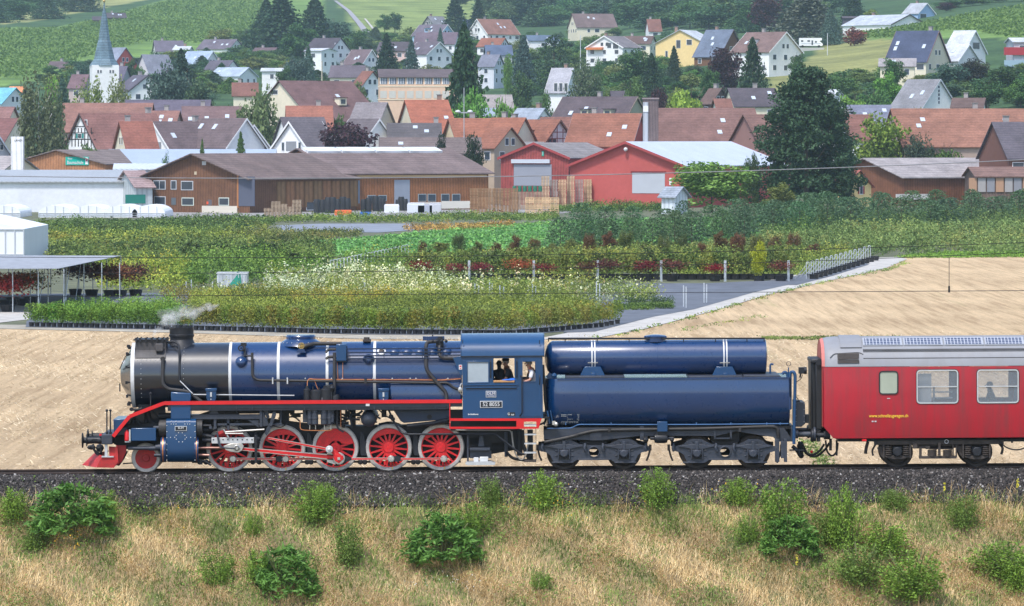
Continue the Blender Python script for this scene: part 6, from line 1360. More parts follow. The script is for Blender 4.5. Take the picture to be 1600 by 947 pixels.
# ---- the village, from the upper slope down to the rooftops behind the sheds
HS = [
 ('low brown barn beside the church spire top on the vineyard slope',166,196,20.5,2300,12,9,2.2,BR,DK,'barn',{'wins':False}),
 ('tiny dark shed left of the spire tip among the vines',144,161,26,2250,5,6,1.6,BR,DK,'shed',{'wins':False,'chim':None}),
 ('cream house with a broad brown hipped roof high under the wood',893,958,22,2000,14,15,5.5,CR_,(.16,.115,.11),'house',{'nr':1}),
 ('small white house with a steep red roof below the forest edge',1010,1032,30.5,1900,8,9,4.5,WH,RB,'house',{}),
 ('white house whose roof is half blue panels and half brown tiles',745,797,30.5,2000,40,13,6,WH,(.25,.13,.10),'house',{'barge':WH}),
 ('dark blue solar roof beside the brown gabled white house',718,752,31,2030,5,12,5.5,WH,(.07,.10,.17),'house',{'chim':None}),
 ('small blue-grey gabled house between two spruces',668,692,26,2100,40,8,3.6,GR,GR,'house',{}),
 ('flat grey roofed white house with blue roof left of the flagpole',822,872,55.5,1800,8,9,2.0,WH,BL,'house',{'chim':.35}),
 ('white gabled house with an orange porch roof',936,982,57,1560,62,13,3.6,WH,(.2,.18,.19),'house',{'barge':WH,'L':14,'feats':[('g',918,74,943,78,'porch_roof',(.62,.2,.07),2.4),('g',949,67,955,75,'window',WH),('g',958,67,966,76,'window',WH)]}),
 ('cream extension with a long low brown roof',972,1022,57,1590,-14,9,2.4,CR_,BR,'house',{'nr':1}),
 ('yellow gabled house with tall windows and metal chimney',1064,1086,48,1430,70,15,3.8,YE,LG,'house',{'L':16,'wins':False,'chim':.1,'feats':[('g',1057,63,1063,75,'window',LG),('g',1073,62,1081,70,'window',WH),('g',1040,80,1043,92,'window',LG)]}),
 ('house with a steep blue-grey roof and brown boarded gable',1104,1146,47,1400,-35,14,7.5,WD,(.13,.16,.22),'house',{'barge':BR,'nr':1}),
 ('white house with a broad brown roof behind the conifers',1168,1228,51,1260,-40,14,5,WH,(.18,.12,.11),'house',{'nr':2,'chim':.35,'barge':WH}),
 ('long white house under a pale grey low roof by the upper vineyard',1345,1420,24,1640,-50,17,3.4,WH,(.42,.46,.52),'house',{'barge':DK,'chim':.2,'L':24,'wins':False}),
 ('pale blue gabled house above the right vineyard',1424,1448,5.5,1760,-42,10,3.6,(.35,.50,.72),(.36,.38,.42),'house',{'barge':WH,'wins':False,'feats':[('h',1438,22,1447,30,'window',WH)]}),
 ('flat dark garage beside the pale low roof',1315,1346,26,1680,0,7,.6,(.1,.09,.12),DK,'garage',{'wins':False,'chim':None}),
 ('cream house with a steep dark blue solar roof',1402,1466,49,1150,-32,12,7.0,CR_,(.06,.075,.13),'house',{'nr':1,'chim':.75,'barge':(.35,.2,.17)}),
 ('low garden wing of the solar roofed house',1373,1432,92,1120,-6,5,1.6,CR_,(.30,.28,.29),'annex',{'nr':1,'chim':None}),
 ('white modern house, upper of the two joined gables',1492,1524,48.5,1190,-35,11,5.2,WH,LG,'house',{'chim':None,'barge':WH,'wins':False,'feats':[('h',1520,67,1530,76,'window',LG)]}),
 ('white modern house, lower of the two joined gables',1462,1514,70,1165,-35,10,3.8,WH,LG,'house',{'chim':None,'barge':WH,'feats':[('f',1446,95,1464,106,'balcony',(.5,.52,.56),.8)],'wins':False}),
 ('modern red and grey house at the right edge of the slope',1575,1640,60,1150,3,12,1.0,(.5,.52,.56),LG,'house',{'chim':None,'nr':1,'feats':[('f',1569,74,1640,86,'red_balcony',(.38,.04,.05),1.2),('f',1569,94,1640,104,'glass_balustrade',(.3,.42,.5),.6)]}),
 ('white gabled house with a row of slit windows and grey roof',1420,1468,125,1000,-45,11,5.6,WH,(.22,.22,.24),'house',{'barge':LG,'chim':None,'wins':False,'feats':[('h',1466,134+k*6,1468,138+k*6,'slit_window',(.05,.06,.1),.06) for k in range(5)]}),
 ('small brown roofed white house with three chimneys',1488,1540,154,960,-10,9,1.8,WH,BR,'house',{'chim':.4}),
 ('white house fragment behind the big dark spruce',1296,1312,141,1010,-45,7,3.2,WH,LG,'house',{'chim':None}),
 ('low blue-grey tiled roof left of the long red farmhouse roof',1322,1392,165,930,6,10,3,WH,(.17,.18,.24),'house',{'wins':False,'chim':None}),
 ('red roofed house partly behind the yellow-green tree',1310,1362,180,880,14,11,4.5,WH,RB,'house',{'nr':1}),
 ('brown gabled house below the purple tree',1108,1128,139,1030,-38,7,3,BR,BR,'house',{'chim':.4}),
 ('house with a wide dark hipped roof left of the big spruce',1136,1212,138.5,1000,10,12,3.6,CR_,DK,'house',{'nr':1,'chim':.6}),
 ('small red roof in front of the bright green tree',1114,1142,155,960,8,8,2.6,WH,RB,'house',{'nr':1,'chim':None}),
 ('dark purple house roof behind the silver birch',953,986,143,1080,5,8,2.6,BR,DK,'house',{'nr':1,'chim':None}),
 ('large dark brown roof with a cream gable left of the chimney tower',880,996,152,960,-28,15,6.2,(.42,.40,.30),(.10,.078,.088),'farmhouse',{'nr':1,'barge':(.4,.3,.22),'chim':.45}),
 ('small grey-blue roofed white house in the hollow',808,852,170,930,-30,8,2.8,WH,(.26,.30,.36),'house',{'nr':1,'chim':.7}),
 ('pale grey barn roof below the round bushes',742,800,149,990,4,16,3.2,CR_,(.30,.27,.26),'barn',{'wins':False,'chim':None}),
 ('little slate-blue flat roof left of the dark barn',742,776,170,960,0,7,1.4,(.5,.5,.5),(.28,.34,.42),'shed',{'wins':False,'chim':None}),
 ('house with half timbered red-beamed gable',790,876,188,850,-38,11,5.0,WH,RD,'house',{'wins':False,'chim':.1,'barge':RB,'feats':[('h',858,206,886,207,'beam',(.3,.07,.06),.06),('h',855,216,886,217,'beam',(.3,.07,.06),.06),('h',870,193,871,224,'beam',(.3,.07,.06),.05),('h',862,202,863,224,'beam',(.3,.07,.06),.05),('h',879,202,880,224,'beam',(.3,.07,.06),.05),('h',857,218,861,224,'window',RB),('h',864,218,868,224,'window',RB)]}),
 ('second red-brown roof peeping out behind the beamed gable',845,900,184,880,-30,8,4,WH,RB,'house',{'wins':False,'chim':None}),
 ('broad bright orange tiled roof left of the chimney tower',896,1003,178.5,840,-12,17,5.4,(.45,.10,.08),RD,'farmhouse',{'wins':False,'chim':.28,'barge':(.3,.2,.2)}),
 ('very long mottled brown-red roof right of the chimney tower',1012,1180,170,850,8,20,6.2,(.3,.17,.15),(.19,.105,.09),'farmhouse',{'wins':False,'chim':None}),
 ('brown-red roof wing with dormer beside the big spruce',1160,1215,180,835,20,14,5.0,(.3,.17,.15),(.18,.10,.085),'farmhouse',{'wins':False,'chim':None}),
 ('long farmhouse roof of streaked old orange and brown tiles',1390,1640,171,850,6,22,6.4,(.4,.3,.25),(.27,.13,.09),'farmhouse',{'wins':False,'chim':.55}),
 ('dark tiled house with red eaves at the right edge',1548,1660,192,790,12,16,5.6,(.16,.075,.055),(.105,.092,.11),'house',{'nr':1,'chim':.25}),
 ('school-like hipped orange roof in the middle of the village',632,700,157,930,10,26,6.4,CR_,(.33,.115,.07),'farmhouse',{'wins':False,'chim':.85}),
 ('long dark low roof with railings beside the purple beech',604,690,193.5,850,2,12,2.4,CR_,(.105,.095,.10),'workshop',{'wins':False,'chim':.9}),
 ('wide dull brown shed roof behind the two dark thujas',592,752,216,800,2,12,2.4,(.2,.17,.15),(.16,.125,.12),'shed',{'wins':False,'chim':None}),
 ('row of orange village roofs behind the lamp pole, left part',700,768,186,850,14,14,4.8,CR_,(.30,.12,.075),'house',{'wins':False,'chim':.6}),
 ('row of orange village roofs behind the lamp pole, right part',768,822,185,840,-24,12,4.8,CR_,(.27,.11,.07),'house',{'wins':False,'chim':.3}),
 ('low orange roof in front of the thuja on the right',772,800,200,815,-35,9,3.2,(.5,.4,.3),RD,'house',{'nr':1,'chim':None}),
 ('big brown roofed hall with cream gable and skylights',437,548,127.5,990,36,24,8.0,CR_,(.155,.09,.088),'hall',{'wins':False,'chim':None,'feats':[('g',424,141,434,147,'window',WH)]}),
 ('orange roofed row below the brown hall',446,520,166.5,900,4,12,4.2,CR_,(.28,.115,.08),'house',{'wins':False,'chim':.7}),
 ('grey barn roof between school and hall',556,606,161,930,-16,13,5,(.5,.48,.45),(.2,.18,.19),'barn',{'wins':False,'chim':None}),
 ('low dark roofed bungalow above the hall',517,572,103,1290,-6,11,3.0,CR_,(.125,.105,.125),'bungalow',{'nr':1}),
 ('white house with red porch behind the green bush',566,584,112,1150,-40,8,3.4,WH,RB,'house',{'nr':1}),
 ('black-gabled chalet with three white shutters',490,534,60,1660,-34,12,4.4,(.8,.8,.8),(.075,.065,.08),'house',{'nr':1,'feats':[('h',523+k*5,67,526+k*5,75,'shutter',WH,.1) for k in range(3)]}),
 ('white modern cube house below the chalet',487,516,76,1560,-30,9,.8,WH,LG,'house',{'chim':None}),
 ('white gable house with a brown roof beside the road',549,582,78,1600,-40,9,4.6,WH,(.15,.11,.12),'house',{'chim':.35,'nr':1,'barge':WH}),
 ('dark roofed house left of the pointed cypress',593,642,66,1660,-12,10,3,(.7,.5,.45),DK,'house',{'nr':1}),
 ('upper house with a wide brown roof above the pointed cypress',650,716,51,1780,-8,13,4.2,WH,(.14,.105,.13),'house',{'nr':1}),
 ('small house with pale blue gable beside the upper brown roof',655,700,39,1880,-42,9,4.0,(.4,.6,.8),(.14,.12,.15),'house',{'barge':WH,'chim':.2,'nr':1}),
 ('white house with green-boarded gable over two storeys',652,688,66,1600,-38,13,4.0,WH,(.12,.10,.12),'house',{'barge':WH,'nr':1}),
 ('orange and blue roofs stepping down right of the tall spruce',752,790,60,1750,-20,11,3,WH,RD,'house',{'nr':1}),
 ('blue-grey roofed house below the orange roofs',757,800,71,1640,5,10,3.2,(.5,.5,.55),(.09,.12,.19),'house',{'nr':1}),
 ('grey slate house half hidden by the tall spruce',753,782,86,1450,-20,9,3.4,(.62,.64,.7),(.17,.18,.23),'house',{}),
 ('dark roofed house with a cream gable far left of the conifers',402,440,65,1800,-40,10,3,CR_,DK,'house',{'nr':1}),
 ('brown roofed house with pale gable below the cream gable',398,434,75,1720,-28,10,3.4,CR_,(.13,.09,.10),'house',{'nr':1}),
 ('white modern house with flat pale roof and dark gallery',408,444,107,1400,0,9,.9,WH,LG,'house',{'chim':None,'nr':1}),
 ('white house with purple-grey roof right of the spire',240,286,64,1760,10,11,3.8,WH,(.13,.115,.15),'house',{'nr':1}),
 ('white lean-to house beside the purple-grey roof',272,300,73,1730,-8,7,1.2,WH,LG,'house',{'chim':.6,'nr':1}),
 ('brown roofed bungalow at the top of the left slope',318,372,62,1850,-26,12,3.6,WH,(.14,.12,.15),'house',{'nr':1}),
 ('dark roofed bungalow behind the brown bungalow',366,412,66,1880,-20,10,3.2,WH,(.13,.115,.14),'house',{'nr':1}),
 ('white gabled house with pale blue solar roof',292,334,80.5,1600,-30,11,4.6,WH,(.30,.38,.50),'house',{'barge':WH,'chim':None,'nr':1}),
 ('dark roofed house between solar roof and white villa',328,366,95,1560,-35,9,3.6,WH,(.11,.10,.13),'house',{'nr':1}),
 ('white villa with a pale grey roof and balcony',340,390,106,1480,-24,12,2.6,WH,(.36,.43,.52),'villa',{'chim':None,'barge':LG}),
 ('red tiled roof below the white villa',362,404,130,1180,3,9,3,CR_,RB,'house',{'nr':1}),
 ('long slate roof left of the dark conifer group',222,262,86,1480,35,10,6.5,(.6,.6,.65),(.20,.21,.26),'house',{'wins':False,'chim':None}),
 ('white gable house with black roof edge left of the conifer group',214,226,118,1250,-60,11,4.0,WH,(.11,.10,.13),'house',{'L':9,'barge':DK,'chim':.2}),
 ('red gabled house with slate roof right of the church tower',172,198,75,1480,-36,11,5,(.55,.12,.10),(.22,.25,.32),'house',{'chim':None,'nr':1}),
 ('dark roof immediately right of the church tower',184,200,104,1350,-10,11,4,(.4,.38,.4),(.11,.10,.14),'house',{'wins':False}),
 ('brown roofed farmhouse below the left vineyard',78,110,96.5,1640,-22,12,4.6,BR,(.125,.09,.10),'farmhouse',{'nr':1,'chim':.5}),
 ('brown roof left of the church tower among bushes',112,140,117,1350,-10,10,3.6,(.5,.4,.38),(.16,.10,.11),'house',{'nr':1}),
 ('teal blue roofed building at the left edge',-20,27,138,1080,-25,12,3.4,WH,(.16,.42,.52),'hall',{'chim':None}),
 ('small orange roofed shed right of the teal roof',15,41,136,1100,-12,6,1.4,BR,(.62,.25,.12),'shed',{'wins':False,'chim':None}),
 ('wide old red-brown barn roof with weathered ridge',98,240,162,950,-2,18,5.4,(.4,.3,.25),(.24,.125,.10),'barn',{'wins':False,'chim':.2}),
 ('second old red-brown roof with a stone chimney',205,282,174,930,-6,12,3.6,(.4,.3,.25),(.23,.12,.10),'barn',{'wins':False,'chim':.7}),
 ('long dark slate roof behind the red-brown barns',196,330,157,990,0,14,3.2,(.3,.3,.3),(.115,.10,.135),'hall',{'wins':False,'chim':None}),
 ('brown roof with a small gable and a stork-nest chimney',284,378,167,940,3,12,4.0,(.4,.25,.2),(.165,.105,.105),'house',{'wins':False,'chim':.35}),
 ('low brown roofs at the left edge behind the birch',-30,24,168,930,-10,13,4,CR_,(.22,.12,.11),'house',{'nr':1}),
 ('dark red roof sloping down at the left edge',-20,30,186,880,-20,12,4.5,CR_,(.19,.09,.085),'house',{'wins':False,'chim':None}),
 ('half timbered house with green shutters under a steep brown gable roof',127,240,178,860,34,12,6.2,WH,(.23,.115,.10),'house',{'wins':False,'chim':.95,'barge':(.08,.05,.05),'feats':[('g',112+k*5,200,113.2+k*5,229,'beam',(.03,.025,.025),.06) for k in range(7)]+[('g',108,207,146,208.3,'beam',(.03,.025,.025),.065),('g',108,217,150,218.3,'beam',(.03,.025,.025),.065),('g',116,197,138,198.3,'beam',(.03,.025,.025),.065),('g',119,209,122,216,'shutter',(.02,.22,.2),.1),('g',128,209,131,216,'shutter',(.02,.22,.2),.1),('g',122.5,209,127.5,216,'window',WH),('g',131,188,136,196,'window',WH)]}),
 ('lower red roof with a dormer right of the half timbered house',186,238,191,830,16,11,4.4,CR_,(.25,.10,.075),'house',{'nr':1,'chim':.3}),
 ('white gabled house with recessed balcony, brown roof to its right',240,312,191,850,40,9.5,4.6,WH,(.135,.10,.105),'house',{'barge':WH,'wins':False,'chim':.95,'feats':[('g',234,222,252,234,'balcony_recess',(.25,.26,.28),.06),('g',227,224,231,234,'window',LG)]}),
 ('white gabled house whose gable looks right, left of the pale tree',306,388,186,850,-42,9.5,4.8,WH,(.14,.105,.11),'house',{'barge':WH,'wins':False,'chim':None}),
 ('white gabled house in front of the copper beech',452,502,191,840,44,10,4.8,WH,(.125,.11,.125),'house',{'barge':WH,'wins':False,'chim':None,'feats':[('g',447,221,463,236,'balcony_recess',(.25,.26,.28),.06),('g',441,223,444,235,'window',LG),('g',467,223,470,235,'window',LG)]}),
 ('dark long roof rising behind the white gabled house',438,506,184,890,20,10,4.6,WH,(.12,.105,.12),'house',{'wins':False,'chim':None}),
 ('white gable end emerging right of the copper beech',545,594,187,850,-44,9.5,4.8,WH,(.13,.11,.12),'house',{'barge':WH,'wins':False,'chim':None}),
 ('white gabled house with brown window left of the dark long roof',372,398,196,850,-50,11,6.0,WH,(.13,.11,.12),'house',{'barge':WH,'wins':False,'chim':None}),
 ('grey gabled house cut by the left picture edge',-60,-5,203,800,-40,10,5.6,(.45,.48,.55),(.2,.2,.23),'house',{'barge':(.6,.68,.8),'wins':False,'feats':[('h',0,226,4.5,234,'window',WH)]}),
]
rs_ = random.Random(6);HL = []
for q in HS:
    h = house(*q[:11],**q[11]);s_ = q[0]
    for w_ in (' with ',' beside ',' behind ',' left of',' right of',' under ',' in front',' below ',' above ',' at the ',' between ',' partly ',' before '):
        if s_.find(w_) > 8:s_ = s_[:s_.find(w_)]
    HL.append(((q[1]+q[2])/2,q[3],s_))
    if h.L < 8:continue
    for k in range(rs_.choice([0,1,2,2,3])):h.rooffeat('skylight',rs_.uniform(-.36,.36)*h.L,rs_.uniform(.3,.7),.8,1.2,(.5,.56,.64))
    if h.L > 12 and q[7] > 3 and rs_.random() < .6:
        for k in range(rs_.choice([1,2])):
            u_ = rs_.uniform(-.3,.3)*h.L;z_ = h.hr-.5*q[7];d_ = ubox('dormer',h.root,(u_,-h.W*.30,z_-.1),(1.7,1.8,1.5),WALL,q[8]);ubox('pane',d_,(0,-.5,0),(.6,.06,.6),PANE);ubox('dormer_roof',h.root,(u_,-h.W*.30,z_+.75),(2.1,2.3,.15),ROOF,q[9])
# dormers and skylights on the larger roofs are built with their houses below
sc_ = house('beige school building with seven window groups and a dark flat-hipped roof',590,716,109,1050,3,14,1.7,(.72,.50,.36),(.12,.095,.10),'school',wins=False,chim=None,ov=.3,name='school',feats=
 [('f',594+k*13.9,121,604.5+k*13.9,131.5,'window_band',WH,.10) for k in range(9)] + [('f',595.4+k*13.9+j*2.6,121.8,597+k*13.9+j*2.6,131,'pane',(.06,.09,.15),.16) for k in range(8) for j in range(4)] +
 [('f',594+k*13.9,142,604.5+k*13.9,153.5,'blind',(.55,.53,.48),.10) for k in range(8)] + [('f',590,155,716,156,'string_course',CR_,.2),('f',590,134.5,716,135.5,'string_course',CR_,.14)])
# white A-frame house
af = house('white glass-fronted house with a butterfly grey roof',862,896,107,1150,-20,10,5.5,(.8,.8,.82),(.36,.36,.40),'house',wins=False,chim=.6,barge=WH,feats=[('f',866,130,871,147,'window',WH),('f',874,130,879,147,'window',WH),('f',882,130,887,147,'window',WH)])
# church
P = at(163,102,CAM.y+1150);zg = float(terr(P.x,P.y));hz = P.z-zg;tw = 42/(F/1150)
ch_ = thing('church','white church tower with a tall slate-blue pointed spire','church',(P.x,P.y,zg),(0,0,math.radians(10)))
m = MB();m.box(-tw/2,tw/2,-tw/2,tw/2,-2,hz);m.box(tw/2,tw/2+14,-tw*.45,tw*.45,-2,hz*.35);part('tower',m,WALL,ch_,smooth=False,color=WH)
k = 1/(F/1150);m = MB();m.lathe([(tw*.58,-.1),(tw*.56,.1),(tw*.40,10*k),(tw*.26,36*k),(tw*.22,40*k),(tw*.12,72*k),(.24,88*k),(.06,100*k)],(0,0,hz),'z',8,math.pi/8,2*math.pi+math.pi/8);sp_ = part('spire',m,tinted('slate_copper',.5,row=.5,mott=.35),ch_,smooth=False,color=(.13,.20,.25))
m = MB();m.ball((0,0,hz+100*k),.35,8);m.box(-.06,.06,-.06,.06,hz+100*k,hz+104*k);m.box(-.6,.6,-.06,.06,hz+102*k,hz+102.6*k);part('cross',m,BRASS,ch_)
for u in (-9.5,9.5):
    for dx in (-2.2,2.2):o = ubox('window',ch_,((u+dx)*k,-tw/2-.02,hz-10*k),(2.9*k,.1,5*k),PLAIN,(.5,.5,.52));ubox('pane',o,(0,0,0),(.7,1.5,.8),PANE)
# chimney tower, white tower block
P = at(1016.5,155,CAM.y+800);o = thing('chimney_tower','tall brown boarded chimney tower with steel duct beside the orange roof','tower',(P.x,P.y,ZF));m = MB();kk = 800/F;m.box(-12*kk,12*kk,-1.2,1.2,0,P.z-ZF);part('shaft',m,WOODP,o,smooth=False,color=(.16,.12,.12));ubox('cap',o,(0,0,P.z-ZF+.1),(26*kk,2.7,.25),PLAIN,(.25,.2,.2));ubox('duct',o,(-8*kk,-1.3,(P.z-ZF)/2),(8*kk,.3,P.z-ZF-1),METR,(.4,.42,.46));ubox('vent_plate',o,(-8*kk,-1.5,P.z-ZF-1.6),(8*kk,.12,1.0),PLAIN,(.7,.7,.7))
P = at(27.5,213.5,CAM.y+760);o = thing('tower_block','plain white tower with faint lettering at the left edge of the village','tower',(P.x,P.y,ZF));kk = 760/F;m = MB();m.box(-9.5*kk,9.5*kk,-1,1,0,P.z-ZF);part('shaft',m,METR,o,smooth=False,color=(.82,.82,.85))
me = textmesh('tower_lettering','LANDI',.42,MATS['rubber_black'],.01);link('tower_lettering',me,o,(2.2*kk,-1.03,P.z-ZF-.6),(math.pi/2,0,0))
# ---- wooden nursery barns, sheds and greenhouses
WB = (.27,.115,.05);DB = (.155,.075,.042)
h1 = house('wooden nursery barn with a dark boarded gable and brown roof',306,470,241,728,58,20,3.6,DB,(.17,.125,.115),'barn',wm=WOODP,wins=False,chim=None,ov=.9,feats=
 [('g',241,283,249,295,'window',LG),('g',250,283,258,295,'window',LG),('g',268,283,275,295,'window',LG),('g',284,284,301,296,'window',LG),('g',242,308,258,319,'window',LG),('g',268,309,275,320,'door',(.1,.12,.14)),('g',285,310,302,320,'window',(.6,.68,.62)),
  ('g',316,252,322,258,'lamp_box',(.5,.5,.5)),('g',343,310,357,320,'window',(.6,.68,.62)),('g',325,312,331,321,'hatch',(.12,.11,.12)),('g',304,268,307.5,273,'sign_box',(.5,.42,.3)),('g',323,315,326,319,'red_box',(.7,.1,.04)),('g',373,276,398,322,'door',(.09,.10,.14)),('g',371,274,373,325,'post',(.4,.17,.06),.2),('g',316,322,371,333,'plinth',(.6,.56,.48),.2)])
for k in range(9):ubox('board_panel',h1.root,(h1.L/2-1.5-k*2.4,-h1.W/2-.03,h1.he/2+.3),(2.25,.08,h1.he-1.4),WOODP,(.27*(.8+.05*(k % 4)),.125,.06))
h1.win('f',2,1.2,2.4,1.1);h1.win('f',6,1.2,2.4,1.1)
h3 = house('long wooden nursery barn with ribbon skylight and two roller doors',466,702,233,752,33,25,3.7,WB,(.18,.135,.13),'barn',wm=WOODP,wins=False,chim=None,ov=.9,feats=
 [('f',538,282,562,318,'roller_door',(.20,.24,.31)),('f',616,281,640,322,'roller_door',(.27,.30,.36)),('f',690,314,735,326,'plinth',(.72,.68,.6),.2),('f',641,316,690,326,'plinth',(.72,.68,.6),.2),('f',553,284,556,318,'post',(.42,.17,.07),.3)]
 + [('f',a,304,a+11,314,'window',(.3,.34,.36)) for a in (654,669,690,707)] + [('f',a,306,a+11,313,'window',(.3,.34,.36)) for a in (575,592)] + [('f',538,273,760,277,'fascia',(.55,.38,.2),.25)])
for k in range(4):h3.rooffeat('skylight',-9.4+k*6.1-1,.13,5.9,2.2,(.75,.78,.82),METR,.35)
for k in range(3):
    for j in range(2):pass
hs = house('boarded barn carrying the green nursery sign',110,168,235,790,66,17.5,2.2,(.42,.20,.10),(.2,.16,.15),'barn',wm=WOODP,wins=False,chim=None,L=22)
u0,z0 = hs.cast('g',103,258);u1,z1 = hs.cast('g',139,245)
sg = ubox('sign_board',hs.root,(-hs.L/2+.45-.08,(u0+u1)/2,(z0+z1)/2),(.08,abs(u1-u0),z1-z0),PLAIN,(.0,.42,.32));sw,sh = abs(u1-u0),z1-z0
def sign_text(s,a,b_,size,mat,sx=1,bold=0.):me = textmesh('sign_lettering',s,size,mat,.01,sx,'CENTER',bold);link('sign_lettering',me,hs.root,(-hs.L/2+.45-.14,(u0+u1)/2-a*sw,(z0+z1)/2+b_*sh),(math.pi/2,0,-math.pi/2))
sign_text('Baumschule',-.08,-.2,.78,WHITE,.80,.012);sign_text('Bayer',-.30,.28,.42,WHITE,.9,.006)
ubox('sign_emblem',hs.root,(-hs.L/2+.45-.13,(u0+u1)/2-.42*sw,(z0+z1)/2),(.04,sw*.12,sh*.8),PLAIN,WH);ubox('emblem_leaf',hs.root,(-hs.L/2+.45-.16,(u0+u1)/2-.42*sw,(z0+z1)/2+.12*sh),(.03,sw*.07,sh*.3),PLAIN,(.7,.1,.2))
house('wide nursery hall with blue-grey solar roof behind the barns',170,432,234.5,800,2,34,2.6,(.35,.3,.28),(.40,.46,.56),'hall',rm=METR,wins=False,chim=None)
house('pale glasshouse roof strip with white struts',178,300,257,745,2,6,.7,(.55,.58,.62),(.55,.60,.66),'greenhouse',rm=METR,wins=False,chim=None)
house('grey corrugated greenhouse roof in front of the signed barn',-60,215,267,730,3,16,1.6,(.74,.76,.8),(.36,.38,.40),'greenhouse',rm=METR,wins=False,chim=None)
house('low building with grey roof below the white tower',-50,36,245,770,-18,14,2.2,CR_,(.34,.31,.31),'workshop',wins=False,chim=None)
house('small red-brown roof between the low building and the signed barn',46,74,246,790,0,8,1.4,CR_,(.28,.13,.11),'shed',wins=False,chim=None)
house('translucent potting shed with green net at its foot',193,226,268,722,24,9,2.2,(.45,.50,.53),(.3,.22,.22),'greenhouse',wm=METR,wins=False,chim=None,feats=[('f',196,304,227,318,'green_net',(.02,.2,.16),.15)])
FILM = paint('greenhouse_film',(.80,.82,.86),.45,0,.05,.25,bs=.05,streak=.15,dirt=(.62,.65,.7))
def tunnel(label,x0,x1,ytop,ybase,depth,arch=True,nb=6,name='greenhouse',wallcol=None):
    A,B = gnd(x0,ybase),gnd(x1,ybase);hgt = at(x0,ytop,A.y).z-ZF;w = B.x-A.x
    r = thing(name,label,'greenhouse',(A.x,A.y,ZF));m = MB();n_ = 12
    prof = [(0,0)]+[(w*(.5-.5*math.cos(math.pi*i/n_)),hgt*(.35+.65*math.sin(math.pi*i/n_))) for i in range(n_+1)]+[(w,0)] if arch else [(0,0),(0,hgt*.72),(w*.55,hgt),(w,hgt*.72),(w,0)]
    m.prism(prof,0,depth);part('cover',m,FILM,r,smooth=False)
    for i in range(nb+1):
        x = w*i/nb;z = hgt*(.35+.65*math.sin(math.acos(1-2*i/nb))) if arch else hgt*.72
        ubox('frame_post',r,(min(max(x,.05),w-.05),-.04,z/2),(.09,.09,z),PLAIN,(.5,.53,.57))
    ubox('frame_rail',r,(w/2,-.05,hgt*.36 if arch else hgt*.71),(w,.08,.10),PLAIN,(.5,.53,.57));ubox('frame_rail',r,(w/2,-.05,hgt*.18),(w,.06,.06),PLAIN,(.5,.53,.57));return r
tunnel('large white arched film greenhouse at the left edge',-130,97,281,321,26);tunnel('white film greenhouse with a flat front beside the arched one',97,193,291,322,22,False,8)
for i,(a,lab) in enumerate(((-20,'low white film tunnel, first from the left'),(60,'low white film tunnel below the arched greenhouse'),(112,'low white film tunnel in the middle of the row'),(163,'low white film tunnel, last but one before the barn'),(206,'low white film tunnel nearest to the wooden barn'))):tunnel(lab,a,a+52,321,340,16,nb=4,name='film_tunnel')
gh = tunnel('near grey panel greenhouse at the left edge',-170,38,337,411,22,False,14)
# ---- red sheds on the right
r1 = house('red shed numbered 1 with a grey roller door',847,905,224,800,68,11.8,2.3,(.30,.065,.06),(.24,.22,.22),'shed',wm=WOODP,wins=False,chim=None,L=24,barge=(.32,.05,.05),feats=[('g',803,257,862,290,'roller_door',(.27,.29,.34)),('g',800,249,860,255,'door_canopy',(.5,.54,.6),.8)])
u,z = r1.cast('g',848.5,240);ubox('number_plate',r1.root,(-r1.L/2+.37,u,z),(.06,.36,.8),PLAIN,(.02,.35,.25));me = textmesh('number','1',.7,WHITE,.01);link('number',me,r1.root,(-r1.L/2+.33,u,z),(math.pi/2,0,-math.pi/2))
r2 = house('large red shed with a long pale metal roof',973,1150,222.5,790,62,20.5,3.7,(.46,.10,.09),(.55,.60,.68),'shed',wm=WALL,rm=METR,wins=False,chim=None,ov=.8,barge=(.35,.06,.06),feats=[('g',988,270,1039,302,'roller_door',(.45,.48,.53)),('g',1046,278,1050,289,'notice',(.75,.75,.75)),('g',986,267.5,1041,269.5,'door_rail',(.2,.03,.03),.2)])
m = MB();m.ball((-r2.L/2+.2,0,r2.hr-1.1),.35,8);part('lamp',m,WHITE,r2.root)
house('dark boarded shed with grey roof left of the red sheds',757,850,223,830,8,15,2.7,(.1,.07,.06),(.25,.24,.24),'shed',wm=WOODP,wins=False,chim=None,feats=[('f',776,255,798,266,'gallery',(.4,.2,.1),.5),('f',768,272,788,282,'white_wall',(.75,.77,.8),.1)])
w1 = house('long wooden barn with pale grey roof at the right',1343,1552,248,800,30,22,3.0,(.20,.085,.045),(.33,.30,.30),'barn',wm=WOODP,wins=False,chim=None,ov=.8,feats=[('f',1400,303,1452,312,'plinth',(.6,.6,.6),.2)])
house('open timber shelter stacked with boxes at the right edge',1512,1660,262,780,4,12,1.4,(.16,.11,.09),(.2,.12,.1),'shelter',wm=WOODP,wins=False,chim=None,feats=[('f',1514+k*14,278,1526+k*14,300,'stacked_box',[(.42,.25,.16),(.35,.33,.33),(.25,.25,.28)][k % 3],.3) for k in range(7)])
house('small yellow house with red roof and red shutters',1318,1344,267,775,-40,7,2.4,YE,(.30,.10,.08),'house',wins=False,chim=None,feats=[('h',1343.5,291,1347.5,303,'window',WH),('h',1340.5,291,1342.5,303,'shutter',(.3,.03,.04),.1),('h',1348.5,291,1350.5,303,'shutter',(.3,.03,.04),.1),('f',1294,297,1304,304,'window',WH)])
house('small white shed with a grey roof in front of the round tree',1040,1068,293,705,-35,3.4,1.2,(.62,.68,.75),(.3,.34,.4),'shed',wm=METR,wins=False,chim=None)
# ---- skylights and dormers
def sky(h,items):
    for u,v in items:h.rooffeat('skylight',u,v,.8,1.2,(.62,.68,.76))
